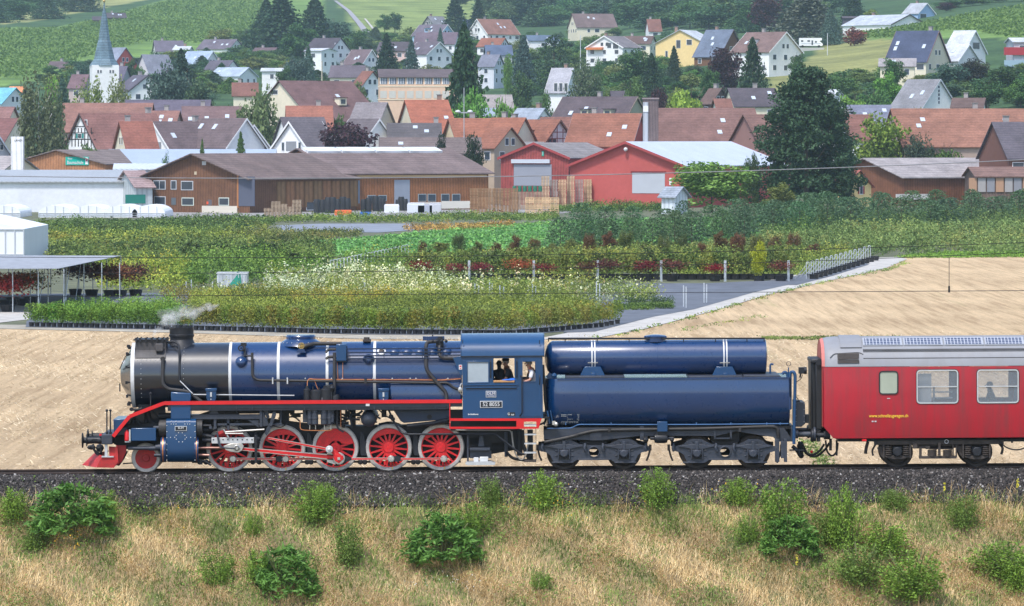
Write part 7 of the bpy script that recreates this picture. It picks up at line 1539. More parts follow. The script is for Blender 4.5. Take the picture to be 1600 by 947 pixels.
# ---- container with green cloth in the nursery
A = gnd(339,461);B = gnd(386,461);hgt = at(340,427,A.y).z-ZF;o = thing('container','pale grey metal container with a green cloth thrown over it','container',((A.x+B.x)/2,A.y+1,ZF))
m = MB();w = B.x-A.x;m.box(-w/2,w/2,-1,1,0,hgt);part('shell',m,METR,o,smooth=False,color=(.52,.56,.6));ubox('rim',o,(0,0,hgt),(w+.08,2.08,.08),PLAIN,(.7,.73,.76))
for k in range(9):ubox('rib',o,(-w/2+.12+k*(w-.24)/8,-1.02,hgt/2),(.05,.05,hgt-.15),METR,(.58,.62,.66))
m = MB();rr_ = random.Random(2);m.add([(-.1*w,-1.06,hgt*.45),(.33*w,-1.1,.45*hgt),(.3*w,-1.06,hgt*.8),(.27*w,-1.0,hgt+.05),(.16*w,-.8,hgt+.08),(.1*w,-1.05,hgt*.8)],[(0,1,2,3,4,5)]);me = m.mesh('green_cloth',paint('green_cloth',(.01,.22,.16),.7));c_ = link('cloth',me);c_.location = o.location;tag(c_,'green cloth draped over the corner of the grey container','cloth')
# ================================================================== PALLETS, POLES AND YARD GOODS
PAL = paint('pallet_wood',(.42,.28,.16),.9,0,.35,2,bs=.1)
def pm_():
    m = MB()
    for y in (-.45,-.15,.15,.45):m.box(-.6,.6,y-.05,y+.05,.115,.17);m.box(-.6,.6,y-.05,y+.05,0,.035)
    for x in (-.5,0,.5):m.box(x-.09,x+.09,-.49,.49,.03,.12)
    return m
def crate():
    m = MB()
    for z in (.12,.32,.52,.72):m.box(-.6,.6,-.52,-.5,z,z+.12);m.box(-.6,.6,.5,.52,z,z+.12);m.box(-.62,-.6,-.5,.5,z,z+.12);m.box(.6,.62,-.5,.5,z,z+.12)
    for x in (-.58,0,.58):m.box(x-.04,x+.04,-.54,-.52,0,.86)
    m.box(-.6,.6,-.5,.5,.08,.11);return m
pme,cme = pm_().mesh('pallet',PAL,smooth=False),crate().mesh('crate',PAL,smooth=False)
PALW = tinted('stack_wood',.9,mott=.3,sc=1.5);pme.materials[0] = PALW;cme.materials[0] = PALW
def stack(px,pyb,n,kind,col,lab,grp,yoff=0.):
    P = gnd(px,pyb+8);me,hh = (pme,.185) if kind == 'pallet' else (cme,.87)
    r = thing(kind+'_stack',lab,kind+' stack',(P.x,P.y+yoff,ZF),(0,0,random.Random(px).uniform(-.08,.08)),grp)
    for k in range(n):o = link(kind,me,r,(random.Random(px+k).uniform(-.04,.04),0,k*hh),color=tuple(c*random.Random(px*3+k).uniform(.8,1.2) for c in col))
for k in range(6):stack(741+k*12.4,326,20,'pallet',(.30,.18,.10),'tall stack of dark brown pallets in front of the long wooden barn','dark pallet stacks by the long barn')
for k in range(4):stack(828+k*12.8,329,3,'crate',(.70,.48,.28),'stack of three pale new crates in the yard','pale crates in the yard')
for k in range(14):stack(852+k*13.2,317-k*.25,24 if k % 3 else 27,'pallet',[(.55,.40,.26),(.38,.33,.29),(.62,.44,.27)][k % 3],'weathered pallet stack in the long row before the red shed','pallet row before the red sheds')
for k in range(4):stack(806+k*12,320,15,'pallet',(.36,.26,.19),'lower weathered pallet stack beside the green barrels','pallet stacks by the green barrels')
BLKT = paint('black_pot_plastic',(.02,.021,.024),.5,0,.3,3);BLUEP = paint('blue_plastic',(.02,.16,.55),.5)
b = MB();b.lathe([(.42,0),(.46,.1),(.44,.2),(.48,.5),(.46,.7),(.5,1.2),(.48,1.6),(.40,1.9)],(0,0,0),'z',12);pot_me = b.mesh('pot_tower',BLKT)
for k,(px,pyb,s_) in enumerate([(495,335,1),(504,333,.9),(513,334,1.1),(520,334,1.1),(528,333,.95),(536,333,1.1),(543,333,1.),(568,332,.9),(576,332,1),(587,331,1.1),(594,331,.95),(598,331,.9),(622,330,.8),(627,330,1),(633,330,.85)]):
    P = gnd(px,pyb);o = link('pot_tower',pot_me,None,(P.x,P.y,ZF));o.scale = (s_,s_,s_*1.15);tag(o,'tower of stacked black plant pots in the yard before the long barn','pot stack','black pot towers in the yard')
b = MB();b.lathe([(.28,0),(.3,.05),(.3,.8),(.24,.86)],(0,0,0),'z',12);bar_me = b.mesh('barrel',paint('green_plastic',(.03,.20,.12),.5))
for k in range(6):
    P = gnd(804+k*8,328);o = link('barrel',bar_me,None,(P.x,P.y,ZF+15*.185+.02));tag(o,'green plastic barrel on top of the pallets before the red shed','barrel','green barrels on the pallets')
def goods(name,label,cat,px,pyb,w,hgt,dep,mat,color=(1,1,1),bevel=.05):
    P = gnd(px,pyb);m = MB();m.box(-w/2,w/2,0,dep,0,hgt*.9);m.box(-w/2+.05,w/2-.05,.05,dep-.05,hgt*.9,hgt);o = link(name,m.mesh(name,mat,smooth=False),None,(P.x,P.y,ZF),color=color);b_ = o.modifiers.new('b','BEVEL');b_.width = bevel;tag(o,label,cat)
goods('water_tank','bright blue square tank against the long barn','tank',646,326,1.3,2.3,1.2,BLUEP);goods('blue_crate','low blue crate lying at the front of the yard','crate',571,338,1.6,.6,1,BLUEP)
goods('film_bundle','white film bundle on the pallets left of the pot towers','bundle',446,325,4.2,2.4,1,PLAIN,(.7,.72,.76),.2);goods('orange_net_heap','heap of orange netting before the pot towers','heap',536,337,2.4,.8,1,PLAIN,(.7,.16,.05),.3)
for k,(px,w_) in enumerate(((650,2.6),(664,2.2),(680,1.8),(612,2.2))):goods('wrapped_pallet',['plastic wrapped white load right of the blue tank','second wrapped load with a dark side','grey wrapped load at the end of the yard','white bag heap between the pot towers'][k],'load',px,333,w_,1.5-.2*(k % 2),1,PLAIN,[(.6,.64,.7),(.35,.38,.45),(.5,.52,.56),(.7,.72,.76)][k],.15)
for k in range(5):stack(420+k*11,334,8+(k*5) % 7,'pallet',(.40,.30,.22),'loose pallet stack between the barn and the white bundle','pallets at the barn corner')
goods('black_bed','long black planting bed below the pallet row','bed',955,314,8.5,1.1,1,BLKT);
# lamp pole, flag poles, small poles in the village
def pole(name,label,cat,px,pt_,d,r=.09,heads=0,col=(.6,.62,.65)):
    P = at(px,pt_,CAM.y+d);zg = float(terr(P.x,P.y));o = thing(name,label,cat,(P.x,P.y,zg));m = MB();m.lathe([(r*1.4,0),(r,P.z-zg)],(0,0,0),'z',8);part('mast',m,PLAIN,o,color=col)
    if heads:
        m = MB();m.box(-1.0,1.0,-.06,.06,P.z-zg-4.2,P.z-zg-4.0);part('cross_arm',m,PLAIN,o,color=col)
        for sx_ in (-1,1):m = MB();m.lathe([(0,0),(.45,.1),(.42,.3),(.1,.45)],(sx_*1.0,0,P.z-zg-4.1),'z',12);part('floodlight',m,WHITE,o)
pole('floodlight_pole','tall floodlight pole with two round white lamps above the orange roofs','lamp',725,137,800,.07,2,(.35,.37,.4));pole('flagpole','thin flagpole before the white porch house','pole',907,55,1500,.1);pole('village_pole','pale wooden pole beside the brown hall','pole',503,95,1100,.12,0,(.5,.45,.35));pole('street_lamp','street lamp on the meadow below the camper van','lamp',1293,52,1420,.08)
# camper van
P = hit(1267,79);rt = thing('camper_van','white camper van parked at the top of the meadow','camper van',(P.x,P.y,P.z+.9));kk = (P.y-CAM.y)/F
m = MB();L_ = 37*kk;m.prism([(-L_/2,.5),(L_/2-.2,.5),(L_/2,1.1),(L_/2-.5,1.5),(L_/2-1.1,2.0),(L_/2-.3,2.3),(L_/2-.3,2.95),(-L_/2,2.95)],-1.1,1.1);part('body',m,PLAIN,rt,color=WH)
for x in (-L_*.36,L_*.33):
    for y in (-1.1,1.0):m = MB();m.cyl((x,y,.38),.36,.12,'y',14);part('wheel',m,IRON,rt)
for x,w_,z in ((-L_*.38,.7,2.0),(-L_*.1,.8,2.0),(L_*.05,.5,1.5),(L_*.2,.6,1.75)):ubox('window',rt,(x,-1.11,z),(w_,.04,.5 if z != 1.5 else 1.4),PANE)
ubox('side_stripe',rt,(0,-1.11,1.2),(L_*.8,.03,.12),PLAIN,(.3,.35,.45));ubox('retaining_wall',None,(P.x,P.y+.3,P.z-.2),(L_*1.1,3.2,2.1),WALL,(.45,.44,.42));tag(bpy.data.objects['retaining_wall'],'short grey retaining wall carrying the camper van','wall')
# road climbing the hill
pts = [(524,2,5),(545,18,7),(562,38,9),(577,58,12),(590,76,15),(598,94,19)]
m = MB();
for x,y,w_ in pts:
    for sx_ in (-.5,.5):Q = hit(x+sx_*w_,y);m.v.append((Q.x,Q.y,Q.z+.35))
m.f = [(2*i,2*i+1,2*i+3,2*i+2) for i in range(len(pts)-1)];tag(link('hill_road',m.mesh('hill_road',paint('hill_asphalt',(.30,.29,.31),.8))),kind='structure')
m = MB()
for x,y,w_ in [(570,30,3),(580,42,3.5),(590,55,4),(598,66,4.5)]:
    for sx_ in (-.5,.5):Q = hit(x+sx_*w_,y);m.v.append((Q.x,Q.y,Q.z+.35))
m.f = [(2*i,2*i+1,2*i+3,2*i+2) for i in range(3)];tag(link('hill_footpath',m.mesh('hill_footpath',GM)),kind='structure')
# ---- overhead line of the railway: wires cross the picture behind and above the train
WIRE = paint('wire_dark',(.03,.03,.03),.5,.5);WIREG = paint('wire_grey',(.33,.34,.36),.4,.6)
def wire(name,label,pts,y,r,mat,droppers=()):
    o = thing(name,label,'wire',(0,y,0));X = [(at(px,py,y).x,at(px,py,y).z) for px,py in pts];xs_ = np.array([p[0] for p in X]);zs_ = np.array([p[1] for p in X]);c2 = np.polyfit(xs_,zs_,2)
    xx = np.linspace(-40,40,41);m = MB();m.tube([(x,0,float(np.polyval(c2,x))) for x in xx],r,5,0);part('strand',m,mat,o)
    for px,p0,p1 in droppers:a,b_ = at(px,p0,y),at(px,p1,y);m = MB();m.tube([(a.x,0,a.z),(b_.x,0,b_.z)],.010,4,0);m.box(b_.x-.03,b_.x+.03,-.02,.02,b_.z-.08,b_.z+.12);part('dropper',m,mat,o)
wire('contact_wire','lowest thin dark overhead wire, just above the train',[(0,464),(560,460),(1175,457),(1600,454)],0.,.010,WIRE,[(1483,402,453)])
wire('messenger_wire','thin dark overhead wire crossing the red maples',[(0,427),(500,424),(1000,418),(1360,403),(1600,395)],0.,.010,WIRE)
wire('return_wire','thin dark overhead wire crossing the middle shrub rows',[(0,402),(400,402),(1000,396),(1300,389),(1600,379)],2.2,.010,WIRE)
wire('feeder_wire','grey power wire sagging in front of the barns',[(0,275),(400,279),(800,277),(1000,270),(1200,266),(1600,250)],-1.5,.015,WIREG)
# ================================================================== TREES AND PLANTS
LEAF = leafmat('foliage',(.50,.55,.45),(1.2,1.15,1.0),True,2.2,.15)
BARK = paint('bark',(.10,.075,.055),.9,0,.35,3,bs=.3);BARKW = paint('birch_bark',(.55,.53,.49),.8,0,.35,4)
def crown(kind,n,seed,size):
    g = np.random.default_rng(seed)
    if kind in ('spruce','pine'):
        t = g.random(n)**1.25*.95+.05;a = g.random(n)*2*np.pi;ph = g.random(6)*6.28;lay = 15 if kind == 'spruce' else 9
        env = (.5*(1-t)**.8+.012) if kind == 'spruce' else .5*np.sqrt(np.clip(1-((t-.52)/.5)**2,.0,1))*(.75+.25*(1-t))
        whorl = .58+.42*np.abs(np.sin(t*lay*np.pi/1.0+.6*np.sin(a*2+ph[0])))
        lump = 1+.20*np.sin(3*a+ph[1]+t*5)+.14*np.sin(7*a+ph[2]+t*17)+.1*np.sin(13*a+t*31)
        r = env*whorl*lump*(.35+.65*g.random(n)**.5)
        if kind == 'pine':k = np.sin(9*a+t*23+ph[3])+np.sin(5*a-t*37) > -.5;t,a,r = t[k],a[k],r[k]
        C = np.stack([r*np.cos(a),r*np.sin(a),t-.06*r],1);return cards(C,size,g,.35,.55,.25)
    if kind == 'fir':
        out = [];K = 230
        for k in range(K):
            t = g.random()**.8*.9+.06;a = g.random()*6.28;e = .5*min(1.,1.3*(1-t)**.62)*(.82+.18*math.sin(3*a+1));r_ = e*g.uniform(.45,.9);q = g.normal(size=(n//K,3));q /= np.linalg.norm(q,axis=1)[:,None];out.append(np.array([r_*math.cos(a),r_*math.sin(a),t])+q*g.uniform(.05,.11)*[1,1,.6]*(g.random((n//K,1))**.35))
        return cards(np.concatenate(out),size,g,.3,.55,.25)
    K = {'broad':46,'beech':70,'birch':60,'thuja':60,'shrub':30,'willow':60}[kind];out = []
    for k in range(K):
        while True:
            p = g.uniform(-1,1,3)
            if np.linalg.norm(p) < 1:break
        if kind in ('broad','beech'):p = p/np.linalg.norm(p)*(g.uniform(.35,.86) if k % 4 else .2);c = np.array([p[0]*.42,p[1]*.42,.50+p[2]*.42]);rr = g.uniform(.10,.20,3)*[1,1,.7]
        elif kind == 'birch':c = np.array([p[0]*.33,p[1]*.33,.55+p[2]*.38]);rr = g.uniform(.07,.13,3)*[1,1,2.0]
        elif kind == 'willow':c = np.array([p[0]*.36,p[1]*.36,.55+p[2]*.32]);rr = g.uniform(.07,.14,3)*[1,1,1.8]
        elif kind == 'thuja':c = np.array([p[0]*.28,p[1]*.28,.5+p[2]*.42]);c[:2] *= (1.25-1.0*abs(c[2]-.4));rr = g.uniform(.12,.2,3)*[1,1,.6]
        else:c = np.array([p[0]*.34,p[1]*.34,.42+p[2]*.34]);rr = g.uniform(.12,.22,3)
        m = n//K;q = g.normal(size=(m,3));q /= np.linalg.norm(q,axis=1)[:,None];out.append(c+q*rr*(g.random((m,1))**.35))
    C = np.concatenate(out);C[:,2] = np.clip(C[:,2],.02,1.02);return cards(C,size,g,.2 if kind != 'willow' else -.3,.6,.15)
TM = {}
for kd,spec in {'spruce':(5200,.055),'pine':(3600,.05),'broad':(5600,.05),'beech':(7000,.045),'birch':(5200,.04),'thuja':(3600,.045),'shrub':(1500,.08),'willow':(5200,.045)}.items():
    TM[kd] = [npmesh(kd+'_crown',*crown(kd,spec[0],11+i,spec[1]),LEAF) for i in range(2)]
TM['big'] = [npmesh('fir_crown',*crown('fir',26000,77,.026),LEAF)]
def tm_(mat,limbs=True):
    m = MB();m.lathe([(.026,0),(.018,.25),(.010,.7),(.003,.97)],(0,0,0),'z',7);g = random.Random(4)
    if limbs:
        for k in range(9):a = k*2.4;z = .28+.06*k;m.tube([(0,0,z),(.13*math.cos(a),.13*math.sin(a),z+.10),(.24*math.cos(a),.24*math.sin(a),z+.2)],.0045,4,0)
    return m.mesh('trunk',mat)
TR,TRB = tm_(BARK),tm_(BARKW)
tn = [0]
def tree(kind,label,px,ytop,d,wpx,col,group=None,name=None,P=None,H=None,Wm=None,trunk=True,asp=1.):
    tn[0] += 1;g = random.Random(tn[0])
    if P is None:
        T_ = at(px,ytop,CAM.y+d);zg = float(terr(T_.x,T_.y));H = T_.z-zg;P = (T_.x,T_.y,zg);Wm = wpx*d/F
    r = thing(name or kind+'_tree',label,'tree' if name is None else name.replace('_',' '),P,(0,0,g.uniform(0,6.28)),group)
    c = link('crown' if kind != 'shrub' else 'foliage',g.choice(TM[kind if kind != 'bigspruce' else 'big']),r,color=tuple(v*g.uniform(.88,1.12) for v in col));k_ = 1.75 if kind in ('spruce','pine') else 1.45;c.scale = (Wm*k_,Wm*k_*asp,H*1.0)
    if trunk:t_ = link('trunk',TRB if kind == 'birch' else TR,r);q_ = min(H*.8,Wm*1.25);t_.scale = (q_,q_,H*.9)
    return r
SPG,BRG,DKG,LIM,OLI,PUR,BLU,MID = (.045,.095,.05),(.16,.31,.06),(.06,.14,.045),(.27,.46,.07),(.20,.26,.07),(.065,.025,.038),(.08,.16,.13),(.10,.20,.06)
TREES = [
 ('spruce','big pair of dark conifers above the chalet roof',440,-8,1740,75,SPG),('spruce','dark conifer right of the big pair on the slope',492,-6,1800,52,SPG),('spruce','dark conifer left member of the slope group',416,0,1790,50,SPG),('broad','blue-green round tree behind the slope conifers',522,20,1850,46,BLU),('broad','rounded tree at the foot of the slope conifers',470,32,1700,60,DKG),
 ('spruce','pointed dense cypress beside the hill road',604,53,1450,34,(.03,.075,.04)),('spruce','loose young conifer right of the pointed cypress',643,62,1420,26,BLU),('spruce','tall dark spruce right of the beige school',725,38,960,68,SPG),('spruce','tall spruce upon the meadow near the top edge',711,-6,2000,38,SPG),('spruce','smaller spruce on the meadow by the right one',747,-2,2000,30,SPG),
 ('broad','left round bush tree on the meadow',601,20,2150,24,DKG),('broad','right round bush tree on the meadow',617,17,2150,26,DKG),('spruce','slim conifer left of the blue roofed house',688,44,1700,14,BLU),('thuja','narrow green poplar right of the tall spruce',793,74,1330,16,BRG),('spruce','silvery spruce left of the glass-fronted house',818,56,1380,34,BLU),('pine','dark pine before the flagpole',866,55,1330,44,SPG),('broad','green tree below the silvery spruce',815,105,1180,40,DKG),('broad','green tree below the dark pine',850,135,1030,30,MID),
 ('birch','grey-green birch beside the butterfly roofed house',912,93,1100,58,(.12,.17,.085)),('thuja','columnar tree right of the grey-green birch',934,80,1200,20,MID),('broad','large round dark tree below the white porch house',992,72,1270,62,DKG),('broad','round tree between porch house and yellow house',1022,78,1290,38,MID),('spruce','conifer cluster member in front of the yellow house',1053,72,1240,22,SPG),('spruce','slim dark conifer at the foot of the yellow house',1018,84,1180,34,SPG),('beech','dark purple round beech before the blue-grey roof',1132,64,1130,48,PUR),('spruce','large conifer before the white house right of the purple beech',1176,60,1080,42,SPG),('spruce','silver-blue cedar with broad boughs near the camper van',1262,-14,1560,86,(.12,.17,.14)),('spruce','smaller silver spruce beside the cedar',1298,14,1540,28,(.11,.18,.18)),('beech','very dark tree at the top edge left of the cedar',1196,-18,1700,46,PUR),('spruce','dark conifer at the top edge right of the cedar',1333,-14,1700,34,SPG),
 ('broad','bright lime green tree before the dark forest of shrubs',1080,112,960,78,LIM),('beech','purple leaved bush tree left of the bright lime tree',1028,122,1000,34,PUR),('broad','shrubby tree below the round dark tree',985,112,1060,46,MID),('broad','grey-green tree right of the shrubby tree',1052,118,1040,36,OLI),('broad','yellowish tree among the hollow shrubs',1008,135,1000,26,OLI),('broad','green tree behind the small red roof',1108,90,1090,30,DKG),('broad','bush tree right of the white house corner',1245,74,1200,22,DKG),
 ('beech','large bluish dark tree left of the white villa',262,84,1100,66,BLU),('spruce','tall conifer within the bluish tree group',283,78,1110,52,(.05,.095,.06)),('broad','paler green tree right of the bluish group',306,100,1080,50,(.09,.14,.075)),('birch','light willow-like tree hiding the church foot, left half',140,122,1010,50,(.20,.27,.085)),('birch','light willow-like tree hiding the church foot, right half',183,120,1000,48,(.19,.26,.09)),('birch','tall weeping birch at the left before the brown roofs',60,117,800,76,(.12,.17,.085)),('birch','second weeping birch close behind the tall one',82,140,820,46,(.11,.16,.08)),('spruce','dark conifer left of the church among bushes',97,118,1080,28,BLU),('broad','lime bush tree behind the weeping birch',84,112,1150,24,LIM),('broad','dark bush left of the church tower',125,92,1400,30,BLU),('broad','bush tree between brown farmhouse and church',112,100,1480,34,MID),('broad','dark bush right of the red gabled house',205,88,1420,24,DKG),('broad','bush tree right of the slate roof',218,98,1380,18,MID),
 ('willow','olive pale tree between the white gables',405,132,930,72,(.16,.19,.085)),('broad','dark green shrub tree left of the olive pale tree',362,142,980,46,DKG),('beech','copper beech with dark brown-purple crown',540,177,800,96,PUR),('broad','round green tree before the brown hall',530,153,900,34,MID),('broad','small dark green tree by the grey barn roof',566,164,890,24,DKG),('broad','pale green tree behind the brown hall',562,108,1120,36,(.14,.20,.07)),('thuja','left dark thuja column before the shed roof',688,195,780,24,(.02,.04,.022)),('thuja','right dark thuja column before the shed roof',741,195,770,34,(.02,.04,.022)),('broad','green bushes under the tall spruce',735,127,930,66,BRG),('broad','bright bush right of the tall spruce',790,124,950,40,BRG),('broad','round bush at the right of the pale barn roof',800,158,900,24,DKG),('broad','yellow-green bush behind the grey-blue roof',824,145,930,28,OLI),
 ('willow','weeping dark tree left of the white cube house',468,82,1340,44,BLU),('spruce','conifer beside the weeping dark tree',482,72,1380,22,BLU),('broad','bush at the chalet corner',556,46,1720,28,DKG),('broad','bush right of the red porch house',600,116,1130,22,MID),('broad','low bush before the cube house',445,100,1330,34,DKG),
 ('broad','broad leafy tree above the left bungalows',344,38,1880,36,OLI),('broad','dark tree right of the leafy tree on the slope',385,38,1870,36,DKG),('broad','round dark tree beside the slope conifers',404,30,1850,24,DKG),
 ('beech','large round bright green tree before the red shed',1112,243,720,116,(.20,.36,.07)),('thuja','left thuja of the pair right of the round tree',1167,236,735,17,(.06,.11,.035)),('thuja','right thuja of the pair right of the round tree',1179,236,735,17,(.06,.11,.035)),('bigspruce','huge dark conifer towering over the nursery',1260,102,740,150,(.042,.085,.048)),('bigspruce','smaller dark conifer leaning against the huge one',1298,150,748,80,(.045,.09,.05)),
 ('broad','yellow-green tree right of the huge conifer',1372,168,838,86,(.20,.29,.045)),('willow','grey weeping tree beside the yellow-green tree',1432,202,838,46,(.07,.105,.06)),('broad','round bright bush tree before the streaked roof',1475,208,838,58,(.11,.19,.04)),('broad','yellow-green bush tree left of the huge conifer foot',1218,282,700,46,(.17,.22,.05)),
 ('broad','dark tree below the twin white gables',1480,95,1080,60,BLU),('beech','purple tinted tree below the twin gables',1520,88,1090,46,(.06,.06,.05)),('broad','round green tree under the red modern house',1565,100,1060,50,DKG),('broad','tree at the right edge below the glass railing',1595,120,1000,44,MID),('broad','bush tree beside the brown chimneyed house',1545,118,1000,46,DKG),('broad','dark tree before the solar roofed house',1397,78,1090,30,DKG),('broad','bush tree near the grey slit-window roof, left',1365,125,1010,50,MID),('broad','bush tree near the grey slit-window roof, nearest to the hedge',1335,130,990,46,BRG),('broad','green bush in front of the slit-window gable',1438,152,940,36,BRG),('broad','tree in the garden hedge below the meadow',1385,108,1050,48,BRG),('broad','low hedge tree under the meadow edge',1315,108,1090,44,MID),('broad','dark bush at the red autumn shrub',1440,60,1330,30,DKG),
 ('broad','dark tree row on the crest above the right vineyard, first',1485,-2,1840,46,DKG),('broad','dark tree row on the crest above the right vineyard, second',1520,-6,1850,50,MID),('beech','purple tree on the crest right of the blue house',1478,2,1800,26,PUR),('broad','crest tree at the far right, left one',1560,-10,1880,46,MID),('broad','crest tree at the far right corner',1596,-12,1880,44,DKG),('broad','yellow-green bush before the flat garage',1360,12,1690,26,OLI),('shrub','rust red shrub beside the pale low roof',1335,38,1500,30,(.20,.05,.035)),
 ('broad','half hidden bush beside the half timbered house',136,206,790,38,MID),('spruce','small tree before the brown roof and balcony house',316,218,770,15,MID),('spruce','small conifer before the right-facing white gable',376,207,765,22,MID),('shrub','little bush at the balcony house',259,222,770,12,MID)]
for q in TREES:tree(*q)
# woods at the top edge and fillers between the houses
g = random.Random(9);USED = set()
def fill(n,poly,hpx,wpx,kinds,cols,label,group):
    xs_ = [p[0] for p in poly];ys_ = [p[1] for p in poly];k = 0;got = []
    while k < n:
        x,y = g.uniform(min(xs_),max(xs_)),g.uniform(min(ys_),max(ys_))
        if not inpoly([x],[y],poly)[0] or any(abs(x-a)*.8 < wpx[0]*.36 and abs(y-b) < hpx[0]*.2 for a,b in got[-400:]):
            if g.random() < .02:k += 1
            continue
        got.append((x,y));k += 1;Q = hit(x,y);s_ = (Q.y-CAM.y)/F;H = g.uniform(*hpx)*s_
        kd = g.choice(kinds);cl_ = g.choice(cols);lb = label
        if 'garden' in group:
            a_,b_,c_ = min(HL,key=lambda q:(q[0]-x)**2+4*(q[1]+14-y)**2);side = 'left of' if x < a_-16 else 'right of' if x > a_+16 else 'in front of' if y > b_+16 else 'behind'
            lb = '%s %s tree %s the %s' % ('dark' if sum(cl_) < .33 else 'bright' if sum(cl_) > .48 else 'mid green',{'spruce':'conical','birch':'airy','shrub':'bushy','broad':'round'}.get(kd,'round'),side,c_);lb = ' '.join(lb.split()[:16])
            for n_ in range(1,6):
                if lb not in USED:break
                d_ = sorted(HL,key=lambda q:(q[0]-x)**2+4*(q[1]+14-y)**2)[n_][2];lb = ' '.join(('%s tree between the %s and the %s' % (' '.join(lb.split(' tree ')[0].split()),c_,d_)).split()[:16])
            USED.add(lb)
        tree(kd,lb,0,0,0,0,cl_,group,P=(Q.x,Q.y,Q.z-.3),H=H,Wm=g.uniform(*wpx)*s_,trunk=y > 25)
fill(190,[(775,56),(800,50),(880,40),(1000,46),(1180,54),(1215,48),(1330,20),(1330,-34),(770,-40)],(36,54),(44,66),['broad','broad','beech','spruce'],[(.075,.16,.07),(.10,.20,.075),(.13,.21,.08),(.055,.12,.065)],'tree in the dense mixed wood along the top of the hill','hilltop wood')
fill(44,[(-20,38),(60,33),(140,20),(165,-20),(-20,-30)],(34,46),(40,56),['broad','beech','spruce'],[(.07,.14,.08),(.09,.18,.085)],'tree of the dark wood in the top left corner','top left wood')
fill(9,[(625,4),(700,6),(800,30),(800,-10),(625,-20)],(20,28),(22,32),['broad'],[(.05,.10,.04)],'tree at the upper edge of the meadow','upper meadow trees')
GARD = [(.09,.19,.055),(.15,.27,.065),(.06,.13,.05),(.19,.26,.08),(.10,.18,.10)]
fill(85,[(800,92),(900,80),(930,100),(1110,118),(1100,160),(1010,165),(860,160),(800,150)],(18,34),(28,46),['broad','shrub','birch','broad'],GARD,'garden tree in the green hollow among the village houses','hollow garden trees')
fill(62,[(1300,128),(1380,115),(1500,118),(1600,112),(1600,168),(1500,150),(1420,165),(1310,165)],(16,28),(28,46),['shrub','broad'],GARD,'bushy garden tree on the slope below the modern white houses','right slope garden trees')
fill(235,[(60,120),(230,100),(300,95),(420,78),(700,60),(800,90),(800,135),(560,125),(420,130),(300,165),(90,160)],(16,30),(24,42),['broad','shrub','broad','spruce'],GARD,'small garden tree between the houses of the left and middle slope','village garden trees')
fill(26,[(810,62),(1010,52),(1040,60),(1150,52),(1150,60),(1000,76),(880,82),(810,75)],(12,20),(16,28),['broad','shrub'],GARD,'garden bush tree below the wood near the upper houses','upper garden trees')
fill(56,[(0,165),(100,200),(400,176),(600,176),(800,166),(870,178),(600,192),(300,186),(0,215)],(12,20),(16,26),['broad','shrub'],GARD,'garden tree squeezed between the old village roofs','old village garden trees')
# ---- vine rows: leaf walls on both vineyards
VL = leafmat('vine_leaves',(.085,.15,.035),(.16,.25,.055),False,.02,.2)
def vines(name,label,poly,vecpx,step,dstep,size,zt=1.5):
    """rows run along a direction on the ground; sampled in metres"""
    Q = [hit(*p) for p in poly];x0,x1 = min(q.x for q in Q),max(q.x for q in Q);y0,y1 = min(q.y for q in Q),max(q.y for q in Q);c,s = math.cos(vecpx),math.sin(vecpx)
    rr_ = np.random.default_rng(3);R_ = max(x1-x0,y1-y0);U,V_ = np.meshgrid(np.arange(-R_,R_,step),np.arange(-R_,R_,dstep));U = U.ravel()+rr_.normal(size=U.size)*.15;V_ = V_.ravel()+rr_.uniform(-.5,.5,V_.size)*dstep
    X = (x0+x1)/2+U*c-V_*s;Y = (y0+y1)/2+U*s+V_*c;Z = terr(X,Y)
    d = Y-CAM.y;px = 800+F*X/d;py = 473.5-F*(d*sp+(Z-CAM.z)*cp)/(d*cp-(Z-CAM.z)*sp);k = inpoly(px,py,poly) & (Y > y0-5) & (Y < y1+5)
    C = np.stack([X[k],Y[k],Z[k]+rr_.uniform(.3,zt,k.sum())],1);o = link(name,npmesh(name,*cards(C,size,rr_,.1,.8),VL));return tag(o,label,'vines',kind='stuff')
vines('left_vine_rows','long rows of green vines covering the left hillside',[(-30,48),(0,48),(95,46),(160,30),(262,4),(300,-20),(415,-20),(410,50),(320,70),(230,66),(130,92),(60,118),(-30,130)],math.radians(62),3.6,.8,1.05)
vines('right_vine_rows','bright green vine rows of the upper right slope',[(1325,60),(1322,50),(1345,47),(1420,42),(1470,34),(1520,24),(1600,11),(1620,10),(1620,60),(1560,58),(1530,50),(1480,48),(1420,60)],math.radians(70),2.6,.6,1.0)
